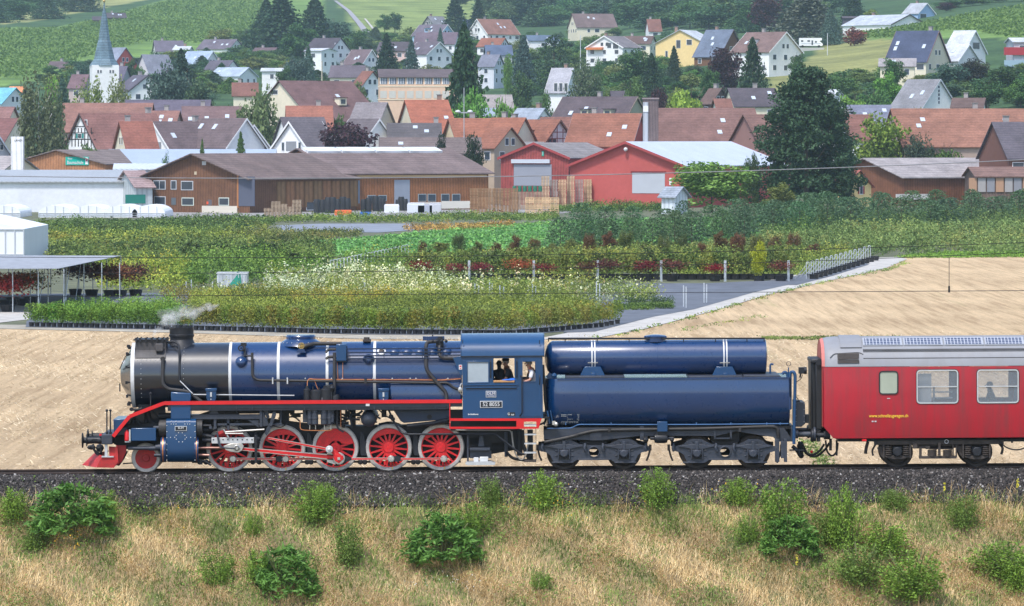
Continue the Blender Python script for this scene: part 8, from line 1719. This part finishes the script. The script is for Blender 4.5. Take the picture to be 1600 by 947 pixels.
# ---- hedges and shrub masses of the nursery
def mass(name,label,poly,n,h,cl,c1,c2,size=.22,leaves=12,seed=1,cat='shrubs',wid=.35,row=2.4,scale=.25):
    g_ = np.random.default_rng(seed);size *= .78;h *= .76 if cat == 'shrubs' and seed > 7 else 1;leaves = int(leaves*1.35) if leaves > 2 else 2;Q = [gnd(*p) for p in poly];xs_ = [q.x for q in Q];ys_ = [q.y for q in Q]
    P_ = np.stack([g_.uniform(min(xs_),max(xs_),n*4),g_.uniform(min(ys_),max(ys_),n*4)],1)
    if row and cat == 'shrubs':P_[:,1] = np.round(P_[:,1]/row)*row+g_.normal(size=n*4)*row*.10
    if not row or len(poly) > 8 or cat != 'shrubs':pass
    P_ = P_[inpoly(P_[:,0],P_[:,1],[(q.x,q.y) for q in Q])][:n];m = len(P_)
    hs_ = np.abs(np.sin(np.floor(P_[:,0]/3.5+seed)*12.9898+np.round(P_[:,1]/(row or 2.4))*78.233)*43758.5453) % 1;hh = h*(.75+.4*g_.random(m))*(.62+.75*hs_)*(1+.18*np.sin(P_[:,0]*.35+seed)+.12*np.sin(P_[:,0]*.11+P_[:,1]*.3));q = g_.normal(size=(m,leaves,3));q /= np.linalg.norm(q,axis=2)[...,None];q *= g_.random((m,leaves,1))**.4
    C = np.empty((m,leaves,3));C[...,0] = P_[:,None,0]+q[...,0]*wid*cl;C[...,1] = P_[:,None,1]+q[...,1]*wid*cl;C[...,2] = ZF+hh[:,None]*(.52+.48*q[...,2])
    o = link(name,npmesh(name,*cards(C.reshape(-1,3),size,g_,.25,.6),leafmat(name+'_leaf',tuple(v*.9 for v in c1),tuple(v*1.55 for v in c2),False,scale,.2,(.10,.42,.3))));return tag(o,label,cat,kind='stuff')
G1,G2 = (.05,.10,.02),(.14,.22,.04)
mass('potted_shrub_rows','rows of low green potted shrubs behind the stubble field',[(52,505),(62,486),(270,484),(300,509)],620,.95,1.1,(.07,.14,.025),(.20,.30,.05),.13,46,1)
mass('olive_shrub_rows','olive and yellow-green potted shrub rows right of the smoke',[(300,510),(300,476),(640,472),(900,476),(960,500),(900,515),(760,519),(520,518)],2600,1.15,1.1,(.11,.14,.025),(.27,.28,.055),.14,34,2,scale=.12)
mass('orange_shrub_rows','orange-yellow tinged shrub row above the olive rows',[(255,480),(250,471),(430,470),(640,474),(600,484)],420,1.3,1.2,(.20,.17,.03),(.42,.30,.05),.13,30,3)
mass('small_hedge_row','short dark green row of potted plants at the path',[(955,487),(950,480),(1052,477),(1048,484)],150,.55,1.,(.06,.11,.03),(.17,.22,.05),.11,40,4)
for nm,pl,n_,sd in (('white_hydrangea_belt',[(410,473),(415,455),(640,446),(735,458),(735,474)],640,5),('left_white_bushes',[(296,466),(300,463),(400,463),(400,467)],90,6),('right_white_bushes',[(740,476),(745,462),(900,458),(1035,470),(1030,478)],330,7)):
    mass(nm,{'white_hydrangea_belt':'belt of shrubs full of creamy white blossom','left_white_bushes':'white flowering bushes around the grey container','right_white_bushes':'sparser white flowering bushes right of the belt'}[nm],pl,n_,.8 if sd == 6 else 1.5,1.2,(.10,.14,.03),(.26,.28,.07),.17,26,sd)
    mass(nm+'_blossom','creamy white blossom heads of the '+nm.replace('_',' '),pl,int(n_*(1.25 if sd == 5 else .4)),.95 if sd == 6 else 1.7,.55,(.50,.46,.26),(.68,.64,.46),.22,10 if sd == 5 else 7,sd+20,cat='blossom')
mass('weedy_bank','low green ground cover before the gravel mats',[(500,448),(640,440),(900,448),(905,460),(740,462),(640,452),(500,458)],700,.7,1.5,(.08,.13,.03),(.22,.27,.06),.2,16,8)
mass('yellow_bush_rows','bright yellow-green bushes behind the net shelter',[(150,452),(150,425),(290,425),(285,460),(180,462)],300,2.3,1.6,(.14,.19,.03),(.34,.36,.06),.22,30,9)
mass('mixed_bush_rows','mixed green bush rows behind the grey container',[(255,452),(250,425),(420,412),(640,414),(640,426),(520,440),(440,448)],900,2.0,1.5,(.055,.11,.025),(.18,.26,.05),.24,26,10)
mass('middle_bush_rows','broad rows of green nursery shrubs behind the red maples',[(642,436),(640,412),(760,400),(1000,398),(1240,400),(1350,396),(1330,410),(1240,436)],2300,1.4,1.5,(.09,.125,.03),(.25,.28,.06),.24,24,11,scale=.08)
mass('olive_tall_rows','tall olive shrub rows in the middle of the nursery',[(640,412),(700,404),(880,400),(1000,394),(1240,384),(1330,396),(1000,408)],1300,1.25,1.5,(.075,.10,.035),(.20,.22,.07),.28,22,12,scale=.06)
mass('left_field_shrubs','dark mixed shrub rows on the left of the nursery',[(78,425),(76,392),(300,386),(520,392),(520,414),(300,424)],1300,1.9,1.7,(.05,.085,.03),(.16,.20,.055),.28,24,13,scale=.08)
mass('left_yellow_shrubs','yellow-green shrub rows behind the greenhouse',[(78,392),(78,372),(420,368),(440,380),(300,388)],900,1.4,1.6,(.10,.14,.03),(.28,.30,.06),.28,18,14,scale=.06)
mass('left_green_shrubs','dark green shrub rows nearest to the film tunnels',[(60,372),(60,352),(260,347),(330,345),(430,344),(425,356),(330,366)],1500,1.2,1.8,(.045,.085,.03),(.13,.18,.05),.32,16,15,scale=.06)
mass('yard_edge_shrubs','green shrub strip along the front of the farmyard',[(430,349),(440,343),(870,338),(870,346),(640,349),(560,350)],900,1.2,1.6,(.07,.12,.03),(.17,.22,.05),.3,12,16)
mass('brown_shrub_row','dull olive shrub row left of the clover field',[(330,384),(330,368),(560,365),(565,372),(480,380)],700,1.1,1.6,(.08,.10,.035),(.18,.18,.06),.28,14,17)
mass('orange_flower_bed','orange-brown flower bed before the yard',[(632,361),(632,357),(800,350),(800,356),(700,362)],300,.8,1.3,(.25,.14,.05),(.42,.25,.08),.26,12,18)
mass('right_light_rows','pale grey-green shrub rows filling the right of the nursery',[(1240,400),(1180,378),(1400,364),(1700,354),(1700,400),(1360,402)],3000,2.2,1.6,(.085,.125,.04),(.20,.25,.085),.28,22,19,scale=.05)
mass('right_dark_rows','darker green shrub row behind the pale ones',[(1200,376),(1210,352),(1500,340),(1700,336),(1700,350),(1400,360)],1500,2.4,1.8,(.05,.095,.03),(.13,.19,.045),.32,18,20,scale=.05)
mass('behind_pine_hedge','clipped dark hedge below the pallet row',[(862,333),(862,330),(1035,328),(1035,331)],330,1.6,1.6,(.06,.11,.03),(.15,.21,.05),.3,24,21)
mass('crop_leaves','short clover-like green crop of the bright field',[(340,396),(500,379),(640,365),(880,346),(1200,340),(1320,350),(1240,372),(1010,395),(860,406),(640,408),(520,402)],19000,.30,1.6,(.09,.20,.055),(.16,.31,.09),.42,2,22,cat='crop')
mass('path_verge','green weed strip along the gravel path',[(905,533),(1010,514),(1120,485),(1205,460),(1300,437),(1380,422),(1424,405),(1430,408),(1390,424),(1300,440),(1205,464),(1120,489),(1010,518),(910,535)],900,.22,1.2,(.10,.16,.04),(.24,.30,.07),.16,12,23,cat='weeds')
mass('far_field_verge','green grass edge between stubble and shrub rows',[(1400,404),(1424,399),(1700,397),(1700,402),(1440,404)],700,.35,1.5,(.08,.15,.03),(.18,.28,.05),.24,10,24,cat='grass')
mass('field_weeds','weeds on the dark strip at the top of the stubble field',[(1180,531),(1190,527),(1400,528),(1420,531),(1300,533)],200,.16,1.6,(.10,.12,.04),(.22,.25,.07),.16,8,25,cat='weeds')
for i,pl in enumerate(([(1256,692),(1270,692),(1305,738),(1288,738)],[(1060,516),(1190,494),(1195,497),(1070,519)])):
    mass('field_green_streak',['green wheel track strip below the coach end','weed dots beside the path on the stubble'][i],pl,[70,50][i],.16,1.0,(.12,.16,.05),(.26,.30,.09),.13,8,26+i,cat='weeds')
# ---- single nursery plants
def potm(r,h):m = MB();m.lathe([(r*.8,0),(r,h),(r*1.08,h),(r*1.08,h-.02),(r*.95,h-.03)],(0,0,0),'z',10);return m.mesh('pot',BLKT)
POT,POTB = potm(.16,.24),potm(.48,.42)
def leafball(name,n,w,h,z0,size,seed,flat=1.):
    g_ = np.random.default_rng(seed);q = g_.normal(size=(n,3));q /= np.linalg.norm(q,axis=1)[:,None];q *= g_.random((n,1))**.33;C = q*[w/2,w/2,h/2]+[0,0,z0+h/2];C += np.sin(C*9+seed)*.05*w;return npmesh(name,*cards(C,size,g_,.2,.6),LEAF)
PL = [leafball('foliage',260,.72,.95,.2,.11,50+i) for i in range(3)]
for k in range(108):
    px = 50+k*8.55+g.uniform(-1,1);py = float(np.interp(px,[45,250,500,800,940,975],[511,515,521.5,524,512,505]));Q = gnd(px,py)
    grn = px < 290;t_ = thing('potted_shrub','leafy green potted shrub in the front row left of the smoke' if grn else 'olive green potted shrub in the front row above the train','potted plant',(Q.x,Q.y,ZF+.04),(0,0,g.uniform(0,6)),'green front row of pots' if grn else 'olive front row of pots')
    link('pot',POT,t_);f_ = link('foliage',g.choice(PL),t_,color=tuple(v*g.uniform(.8,1.2) for v in ((.13,.24,.04) if grn else g.choice([(.20,.25,.045),(.24,.25,.05),(.17,.22,.05)]))));s_ = g.uniform(.9,1.25);f_.scale = (s_,s_,s_*(1.0 if grn else 1.15))
MAP = npmesh('foliage',*cards(np.concatenate([leaf_ for leaf_ in [np.random.default_rng(61).normal(size=(700,3))*[.42,.42,.18]+[0,0,1.15]]]),.13,np.random.default_rng(62),.5,.6,.2),LEAF)
ST = tm_(BARK)
for px,col,lab in ((657,(.22,.03,.035),'first red maple from the left near the hoops'),(711,(.20,.025,.035),'dark red maple left of the first tall post'),(750,(.20,.025,.04),'dark red maple right of the first tall post'),(813,(.36,.09,.04),'orange-red maple left of the second post'),(852,(.20,.02,.03),'crimson maple right of the second post'),(919,(.13,.05,.035),'brownish maple left of the third post'),(948,(.12,.035,.035),'dull red maple right of the third post'),(1009,(.18,.02,.03),'crimson maple left of the fourth post'),(1050,(.15,.05,.04),'pale red maple right of the fourth post'),(1117,(.24,.012,.025),'brightest crimson maple in the pot row'),(1220,(.17,.05,.04),'last small red maple near the hoop fence')):
    Q = gnd(px,440);t_ = thing('red_maple',lab,'maple',(Q.x,Q.y,ZF+.05),(0,0,g.uniform(0,6)),'potted red maples');link('pot',POTB,t_);f_ = link('foliage',MAP,t_,color=col);s_ = g.uniform(.9,1.15);f_.scale = (s_*1.15,s_*1.1,s_*.95);tr_ = link('trunk',ST,t_);tr_.scale = (1.4,1.4,1.1)
for k in range(44):
    px = 646+k*13.6;Q = gnd(px,437.5);t_ = thing('potted_tree','small leafy tree in a wide black pot along the mat edge','potted plant',(Q.x,Q.y,ZF+.05),(0,0,g.uniform(0,6)),'pots along the mat edge');link('pot',POTB,t_)
    f_ = link('foliage',g.choice(PL),t_,color=g.choice([(.10,.16,.04),(.16,.20,.05),(.08,.12,.04),(.22,.24,.05)]));s_ = g.uniform(1.3,2.0);f_.scale = (s_,s_,s_*1.15)
yt = gnd(1186,440);t_ = thing('yellow_tree','bright yellow-green young tree in a big pot','tree',(yt.x,yt.y,ZF+.05));link('pot',POTB,t_);f_ = link('crown',TM['thuja'][0],t_,color=(.42,.46,.04));f_.scale = (1.7,1.7,3.4)
for k,(px,py,w_,h_,col) in enumerate(((143,463,2.2,2.2,(.12,.045,.03)),(172,464,2.1,2.2,(.20,.08,.045)),(188,464,1.6,2.0,(.22,.09,.05)),(212,463,1.6,2.2,(.075,.035,.03)),(118,462,1.8,2.4,(.10,.045,.035)))):
    Q = gnd(px,py);t_ = thing('copper_bush',['dark copper bush under the net shelter, second','rusty maple between the shelter posts','reddish maple by the last shelter post','dark brown round maple right of the shelter','dark copper bush under the net shelter, first'][k],'bush',(Q.x,Q.y,ZF+.05));link('pot',POTB,t_);f_ = link('foliage',MAP,t_,color=col);f_.scale = (w_/1.1,w_/1.1,h_/1.5)
for k,(px,py,col) in enumerate(((6,480,(.55,.10,.05)),(20,476,(.50,.14,.05)),(36,478,(.40,.14,.05)),(12,488,(.42,.05,.05)),(48,474,(.22,.22,.05)))):
    Q = gnd(px,py);t_ = thing('red_shrub',['scarlet maple at the left edge under the net','orange-red maple under the net','rusty orange maple beside the shelter post','nearest crimson shrub at the left edge','yellow-green shrub beside the scarlet maples'][k],'shrub',(Q.x,Q.y,ZF+.05));link('pot',POTB,t_);f_ = link('foliage',MAP,t_,color=col);f_.scale = (1.5,1.5,1.35)
# young pines
rows = [(872,1160,395,9,56),(905,1330,378,11,58),(1140,1600,366,13,58),(1200,1640,350,13,44)]
for x0,x1,py,n_,hp in rows:
    for k in range(n_):
        px = x0+(x1-x0)*k/(n_-1)+g.uniform(-9,9);Q = gnd(px,py-12*(px-x0)/(x1-x0));s_ = (Q.y-CAM.y)/F
        tree('pine','young blue-green pine standing in the nursery rows',0,0,0,0,(.10,.19,.10),'young nursery pines',P=(Q.x,Q.y,ZF),H=g.uniform(hp*.75,hp*1.1)*s_,Wm=g.uniform(28,44)*s_)
fill_small = [(660+k*29,404+g.uniform(-6,4)) for k in range(22)]
for px,py in fill_small:
    Q = gnd(px,py);s_ = (Q.y-CAM.y)/F
    tree(g.choice(['birch','shrub','broad']),'slender young tree rising from the middle shrub rows',0,0,0,0,g.choice([(.15,.18,.06),(.18,.10,.05),(.10,.15,.05),(.20,.20,.06)]),'slender young trees',P=(Q.x,Q.y,ZF),H=g.uniform(24,44)*s_,Wm=g.uniform(14,26)*s_)
for px,py,w_ in ((425,400,30),(460,412,24),(405,398,26),(300,400,34),(340,398,36),(380,404,22),(230,396,34),(190,400,26)):
    Q = gnd(px,py+6);s_ = (Q.y-CAM.y)/F;tree('broad','dark rounded young tree in the left shrub rows',0,0,0,0,(.05,.085,.035),'rounded young trees',P=(Q.x,Q.y,ZF),H=30*s_,Wm=w_*s_,trunk=False)
# ---- posts, hoops and the net shelter
GAL = paint('galvanised',(.52,.56,.60),.4,.4,.15,6)
def bar(px,y0,y1,label,r=.045,w=.09):
    Q = gnd(px,y1);z = at(px,y0,Q.y).z;m = MB();m.box(-w,w,-.04,.04,0,z-ZF);m.box(-w*1.4,w*1.4,-.07,.07,0,.03);o = link('post',m.mesh('post',GAL,smooth=False),None,(Q.x,Q.y,ZF));tag(o,label,'post')
for i,px in enumerate((733,834,934,1133,1232,1033)):bar(px,407,440,'galvanised post standing beside the %s' % ['dark red maples at the left','crimson maple left of the middle','brownish maple','brightest crimson maple','last small red maple','pale red maple'][i])
for i,(px,a,b_) in enumerate(((742,443,472),(748,446,474),(765,441,474),(769,443,474),(781,446,477),(787,448,477),(832,444,474),(837,447,475),(932,440,478),(937,443,478),(1068,446,480),(1072,448,482),(1100,442,474),(1104,444,474),(568,436,468),(570,438,470),(724,438,452),(291,440,462),(299,437,460),(332,440,464),(412,434,452))):bar(px,a,b_,'thin upright stake %s' % ['of the first pair by the yard mat','second of the first pair','of the second pair','second of the second pair','of the third pair','nearer of the third pair','left of the white bushes','beside the one left of the white bushes','in the sparse white bushes','next to the one in the sparse bushes','leaning at the dark mat','nearest at the dark mat','on the far side of the mat','beside the far mat stake','in the blossom belt','second in the blossom belt','above the blossom belt','left of the container','second left of the container','touching the container side','right of the container'][i],w=.035)
for k in range(23):
    px = 519+k*5.3;py = 437-k*1.25;Q = gnd(px,py);m = MB();w = .14;m.tube([(-w,0,0),(-w,0,1.5),(w,0,1.5),(w,0,0)],.028,5,.15);o = link('hoop',m.mesh('hoop',GAL),None,(Q.x,Q.y,ZF));tag(o,'narrow metal hoop in the long row beside the pale nursery path','hoop','hoops beside the pale path')
for k in range(14):
    px = 1262+k*7.4;py = 437-k*2.25;Q = gnd(px,py);o = thing('braced_hoop','braced metal hoop at the curve of the gravel path','hoop',(Q.x,Q.y,ZF),group='hoops at the path curve');m = MB();m.tube([(-.1,0,0),(-.1,0,1.35),(.1,0,1.35),(.1,0,0)],.035,5,.1);part('frame',m,GAL,o);m = MB();m.tube([(0,0,1.25),(-.95,.4,.05)],.03,5,0);part('brace',m,GAL,o);q = link('pot',POTB,o,(.45,.3,0))
ns = thing('net_shelter','flat shade-net roof on thin galvanised posts at the left','shelter',(gnd(0,470).x,gnd(0,470).y,ZF))
O = Vector(ns.location);ht = 2.75
for row,(x0,x1,py,n_) in enumerate(((-140,189,462,15),(-120,187,476,11),(-140,100,489,6))):
    for k in range(n_+1):px = x0+(x1-x0)*k/n_;Q = gnd(px,py);m = MB();m.lathe([(.035,0),(.035,ht)],(Q.x-O.x,Q.y-O.y,0),'z',6);part('post',m,GAL,ns)
for a,b_ in (((118,476),(128,462)),((100,489),(110,476)),((60,489),(72,476))):A,B = gnd(*a),gnd(*b_);m = MB();m.tube([(A.x-O.x,A.y-O.y,.3),(B.x-O.x,B.y-O.y,ht)],.025,5,0);part('brace',m,GAL,ns)
m = MB();Q = [gnd(-200,490),gnd(92,490),gnd(189,462),gnd(-200,462)];v = [(q.x-O.x,q.y-O.y,ht+.03*(i % 2)) for i,q in enumerate(Q)];m.add(v+[(x,y,z+.02) for x,y,z in v],[(3,2,1,0),(4,5,6,7),(0,1,5,4),(1,2,6,5)]);part('shade_net',m,paint('shade_net',(.30,.32,.36),.8,0,.3,2),ns,smooth=False)
# ================================================================== FOREGROUND SLOPE
def grassmat(name,c1,c2,c3):
    m,t,b = _nt(name);gg = N(t,'ShaderNodeNewGeometry');r = ramp(t,[(0,c1),(.5,c2),(1,c3)]);t.links.new(gg.outputs['Random Per Island'],r.inputs[0])
    v = coords(t);n = noise(t,v,.9,4);r2 = ramp(t,[(.3,(.72,.72,.72)),(.7,(1.2,1.2,1.2))]);t.links.new(n.outputs[0],r2.inputs[0]);t.links.new(mixc(t,1.,r.outputs[0],r2.outputs[0],'MULTIPLY'),b.inputs['Base Color']);b.inputs['Roughness'].default_value = .7;b.inputs['Specular IOR Level'].default_value = .2;return m
def blades(n,seed,green,L0,L1,width,lean,keep):
    g_ = np.random.default_rng(seed);X = g_.uniform(-17.5,17.5,n);Y = g_.uniform(-8.6,-2.5,n)
    fx = np.sin(X*.9+Y*1.7+seed*0)+np.sin(X*2.3-Y*1.1+2)+.8*np.sin(X*4.1+Y*3.7)+g_.normal(size=n)*.7;k = keep(fx,Y);X,Y = X[k],Y[k];n = len(X);Z = embz(X,Y)
    a = g_.uniform(0,2*np.pi,n)+.0;a = np.where(g_.random(n) < .6,np.sin(X*1.3+Y*2.0)*1.8+g_.normal(size=n)*.7,a);le = lean*(.4+1.2*g_.random(n));L = g_.uniform(L0,L1,n)
    dx,dy = np.cos(a),np.sin(a);s1 = np.stack([dx*np.sin(le*.5),dy*np.sin(le*.5),np.cos(le*.5)],1);s2 = np.stack([dx*np.sin(np.minimum(le*1.5,1.9)),dy*np.sin(np.minimum(le*1.5,1.9)),np.cos(np.minimum(le*1.5,1.9))],1)
    p0 = np.stack([X,Y,Z-.02],1);p1 = p0+s1*(L*.5)[:,None];p2 = p1+s2*(L*.5)[:,None];w = np.stack([np.ones(n),.25*g_.normal(size=n),.0*dx],1)*(width*(.6+.8*g_.random(n)))[:,None]
    V = np.stack([p0-w,p0+w,p1+w*.7,p1-w*.7,p2+w*.15,p2-w*.15],1).reshape(-1,3);f = np.array([(0,1,2,3),(3,2,4,5)]);return V,(f[None]+6*np.arange(n)[:,None,None]).reshape(-1,4)
DRY = grassmat('dry_grass',(.42,.27,.115),(.66,.47,.22),(.84,.67,.38));GRN = grassmat('green_grass',(.08,.13,.03),(.15,.22,.045),(.25,.32,.08))
o = link('dry_grass',npmesh('dry_grass',*join([blades(60000,1,0,.12,.34,.0065,1.1,lambda f,y:f > -.9),blades(9000,2,0,.4,.7,.005,.5,lambda f,y:f > .2),blades(60000,6,0,.15,.42,.006,1.9,lambda f,y:f > -.5)]),DRY));tag(o,'tangled straw coloured dry grass covering the embankment','grass',kind='stuff')
o = link('green_grass',npmesh('green_grass',*join([blades(70000,3,1,.10,.28,.008,.7,lambda f,y:f < -.35),blades(30000,4,1,.15,.40,.007,.5,lambda f,y:(y > -4.2))]),GRN));tag(o,'patches of green grass between the dry blades of the embankment','grass',kind='stuff')
# bushes on the slope: arching stems with long leaves, or fine leaved herbs
def ashc(seed):
    g_ = np.random.default_rng(seed);out = []
    for k in range(95):
        q = g_.normal(size=3);q /= np.linalg.norm(q);q[2] = abs(q[2]);r = g_.uniform(.5,1)**.5;c = q*r*[.46,.46,.80]+[0,0,.06];m = 26;out.append(c+g_.normal(size=(m,3))*[.055,.055,.035])
    return cards(np.concatenate(out),.105,g_,.35,.30,.45)
ASH = [npmesh('foliage',*ashc(71+i),LEAF) for i in range(2)]
def herb(seed):
    g_ = np.random.default_rng(seed);out = []
    for k in range(34):
        a = g_.uniform(0,6.28);r = .42*g_.random()**.6;h = g_.uniform(.45,1.0)*(1.05-r*.9);m = int(150*h);z = g_.random(m)**.75;w_ = .045+.075*(1-z)*np.sin(z*3+.3)
        out.append(np.stack([(r*(.6+.5*z))*math.cos(a)+g_.normal(size=m)*w_,(r*(.6+.5*z))*math.sin(a)+g_.normal(size=m)*w_,z*h],1))
    return npmesh('foliage',*cards(np.concatenate(out),.05,g_,.3,.5,.1),LEAF)
HERB = [herb(90+i) for i in range(3)]
def stems():
    m = MB();gg = random.Random(3)
    for k in range(14):a = gg.uniform(0,6.28);r = gg.uniform(.1,.42);m.tube([(0,0,-.05),(r*.4*math.cos(a),r*.4*math.sin(a),.4),(r*math.cos(a),r*math.sin(a),gg.uniform(.6,.95))],.008,4,0)
    return m.mesh('stem',paint('green_stem',(.14,.16,.06),.8))
STM = stems()
BU = [('a',112,838,120,92,'ash bush with drooping leaflets at the left of the slope'),('h',165,820,60,60,'fine leaved bush leaning on the left ash bush'),('a',447,935,100,92,'large leafy ash bush at the bottom left centre'),('h',338,915,66,62,'light green herb bush left of the bottom ash bush'),('h',400,912,60,60,'herb bush between the two bottom left bushes'),('a',692,882,112,92,'round ash bush below the cab'),('h',735,840,80,60,'loose green bush behind the round ash bush'),('h',850,800,66,72,'upright green bush below the tender front'),('h',765,790,48,52,'small bush left of the tender front bush'),('h',1027,795,66,72,'leafy bush against the ballast below the tender'),('h',506,784,34,34,'small sapling at the ballast edge below the fourth wheel'),('h',545,882,60,84,'tall green herb clump below the third wheel'),('h',490,815,70,70,'faint green herbs left of the herb clump'),('h',395,838,34,40,'small weed below the first driving wheel'),
      ('a',1235,868,92,70,'dark ash bush under the tender rear'),('h',1225,835,84,96,'tall bush rising behind the dark ash bush'),('h',1318,858,74,112,'tall dense herb bush right of the ash bush'),('h',1290,850,60,60,'low leaves joining the two tall bushes'),('h',1166,848,48,46,'round compact bush left of the dark ash bush'),('h',1152,790,56,50,'bush with yellow flowers by the ballast'),('h',1345,915,96,74,'spreading green bush at the bottom right, left part'),('h',1425,935,120,84,'spreading green bush at the bottom right, main part'),('h',1385,870,90,60,'thin olive bush above the spreading bush'),('h',1503,826,62,60,'green bush under the second coach window'),('h',1570,905,110,66,'bushes at the right picture edge'),('h',1590,925,60,60,'darker bush in the bottom right corner'),('h',1400,795,50,36,'low weeds below the coach wheel'),('h',845,920,36,28,'bright green tuft at the bottom centre'),('h',20,815,60,60,'grey-green weeds at the left edge'),('h',55,860,50,40,'weeds below the left ash bush')]
for k,(kd,px,py,w_,h_,lab) in enumerate(BU):
    Q = near(px,py);s_ = (Q.y-CAM.y)/F;r = thing('bush',lab,'bush',(Q.x,Q.y,Q.z),(0,0,k*1.3));hh = h_*s_;ww = w_*s_
    f_ = link('foliage',(ASH if kd == 'a' else HERB)[k % (2 if kd == 'a' else 3)],r,color=(.12,.26,.055) if kd == 'a' else [(.19,.32,.055),(.22,.36,.06),(.18,.28,.065)][k % 3]);f_.scale = (ww*1.15,ww*.95,hh*(1.05 if kd == 'a' else 1.1))
    s2 = link('stem',STM,r);s2.scale = (ww,ww,hh)
g_ = np.random.default_rng(12);cc = [near(px,py) for _,px,py,*_r in BU];C = []
for q_ in cc:
    m = 520;C.append(np.stack([q_.x+g_.normal(size=m)*.85,q_.y-.2+g_.normal(size=m)*.45,g_.random(m)**1.5*.5],1))
for k in range(120):
    m = g_.integers(30,150);C.append(np.stack([g_.uniform(-16.5,16.5)+g_.normal(size=m)*.32,g_.uniform(-8.2,-2.9)+g_.normal(size=m)*.2,g_.random(m)**1.3*.42],1))
C = np.concatenate(C);C = C[(C[:,1] < -2.7)];C[:,2] += embz(C[:,0],C[:,1]);tag(link('slope_weeds',npmesh('slope_weeds',*cards(C,.075,g_,.35,.45),leafmat('slope_weed_leaf',(.08,.16,.03),(.26,.40,.08),False,.8,.2))),'low leafy weeds spreading between the bushes of the embankment','weeds',kind='stuff')
def blooms(name,label,spots,n,spread,col,size):
    g_ = np.random.default_rng(len(spots)+n);C = []
    for px,py in spots:
        for _ in range(n):Q = near(px+g_.normal()*spread,min(940,max(772,py+g_.normal()*spread*.6)));C.append((Q.x,Q.y,Q.z+g_.uniform(.25,.6)))
    o = link(name,npmesh(name,*cards(np.array(C),size,g_,.1,.9),paint(name+'_petal',col,.6)));tag(o,label,'flowers',kind='stuff')
blooms('yellow_wildflowers','small orange-yellow wildflowers dotted over the slope',[(110,865),(125,855),(90,850),(860,800),(885,790),(815,802),(1165,775),(1140,785),(375,780),(1010,790),(265,830),(362,828),(900,830)],26,16,(.75,.42,.02),.042)
blooms('white_wildflowers','small white daisies at the ballast edge and bottom',[(333,775),(300,755),(700,928),(640,940),(740,938),(1020,775)],22,14,(.8,.8,.75),.034)
for px,py,h_ in ((1245,925,58),(1476,800,46),(1590,800,52)):
    Q = near(px,py);s_ = (Q.y-CAM.y)/F;r = thing('mullein',['','mullein stalk standing alone in front of the dark ash bush','slender yellow mullein under the coach bogie','slender yellow mullein at the right edge'][1 if px < 1300 else 2 if px < 1500 else 3],'flower',(Q.x,Q.y,Q.z));m = MB();m.lathe([(.012,0),(.008,h_*s_)],(0,0,0),'z',5);part('stem',m,MATS['green_stem'],r)
    m = MB();gg = random.Random(px);[m.ball((gg.uniform(-.03,.03),gg.uniform(-.03,.03),h_*s_*(.72+.28*gg.random())),.02,5) for _ in range(26)];o = part('flower_spike',m,paint('mullein_yellow',(.70,.62,.05),.7),r);o['kind'] = 'stuff'
# weeds in the ballast and stubble straw on the near part of the field
g_ = np.random.default_rng(8);n = 700;cx_ = np.array([at(px,760,-2).x for px in (150,270,300,330,420,505,545,780,880,985,30)]);X = cx_[g_.integers(0,len(cx_),n)]+g_.normal(size=n)*.55;Y = g_.uniform(-2.7,-1.7,n);Z = np.interp(Y,[p_[0] for p_ in prof],[p_[1] for p_ in prof])+.0064*X+g_.uniform(.02,.14,n)
tag(link('ballast_weeds',npmesh('ballast_weeds',*cards(np.stack([X,Y,Z],1),.07,g_,.2,.5),leafmat('ballast_weed_leaf',(.07,.13,.03),(.20,.28,.06),False,1,.2))),'sparse green weeds growing through the ballast','weeds',kind='stuff')
n = 60000;X = g_.uniform(-34,34,n);Y = 3.2+118*g_.random(n)**1.1;k = np.abs(X) < (Y-CAM.y)*.112;X,Y = X[k],Y[k];edge = np.array([gnd(p,q)[:2] for p,q in ((-100,514),(300,521),(836,530),(1010,511),(1205,456),(1415,407),(1700,402))]);k = Y < np.interp(X*1.0,edge[:,0],edge[:,1])-.5;X,Y = X[k],Y[k];n = len(X)
rr_ = (X*math.cos(.5)+Y*math.sin(.5));dens = np.sin(rr_*1.3)+np.sin(rr_*.37+1)+g_.normal(size=n)*.8;k = dens > -.3;X,Y = X[k],Y[k];n = len(X)
a = g_.uniform(0,6.28,n);l = g_.uniform(.06,.2,n);h = g_.uniform(.01,.12,n);p0 = np.stack([X,Y,np.full(n,ZF)],1);p1 = p0+np.stack([np.cos(a)*l,np.sin(a)*l,h],1);w = np.array([.004,0,.010])
tag(link('stubble_straw',npmesh('stubble_straw',np.stack([p0-w,p0+w,p1+w,p1-w],1).reshape(-1,3),np.arange(4*n).reshape(-1,4),grassmat('straw',(.42,.33,.2),(.62,.5,.33),(.85,.75,.56)))),'cut straw stubble scattered on the field behind the train','straw',kind='stuff')
# ---- haze between here and the hills
hz_ = MB();hz_.box(-2750,2750,-520,9100,-8.4,560);hm = bpy.data.materials.new('haze_air');hm.use_nodes = True;t = hm.node_tree;t.nodes.remove(t.nodes['Principled BSDF']);vp = N(t,'ShaderNodeVolumePrincipled');vp.inputs['Color'].default_value = (.68,.86,1.0,1);vp.inputs['Density'].default_value = .000075;vp.inputs['Anisotropy'].default_value = .3;t.links.new(vp.outputs[0],t.nodes['Material Output'].inputs['Volume'])
tag(link('haze',hz_.mesh('haze',hm,smooth=False)),kind='stuff')
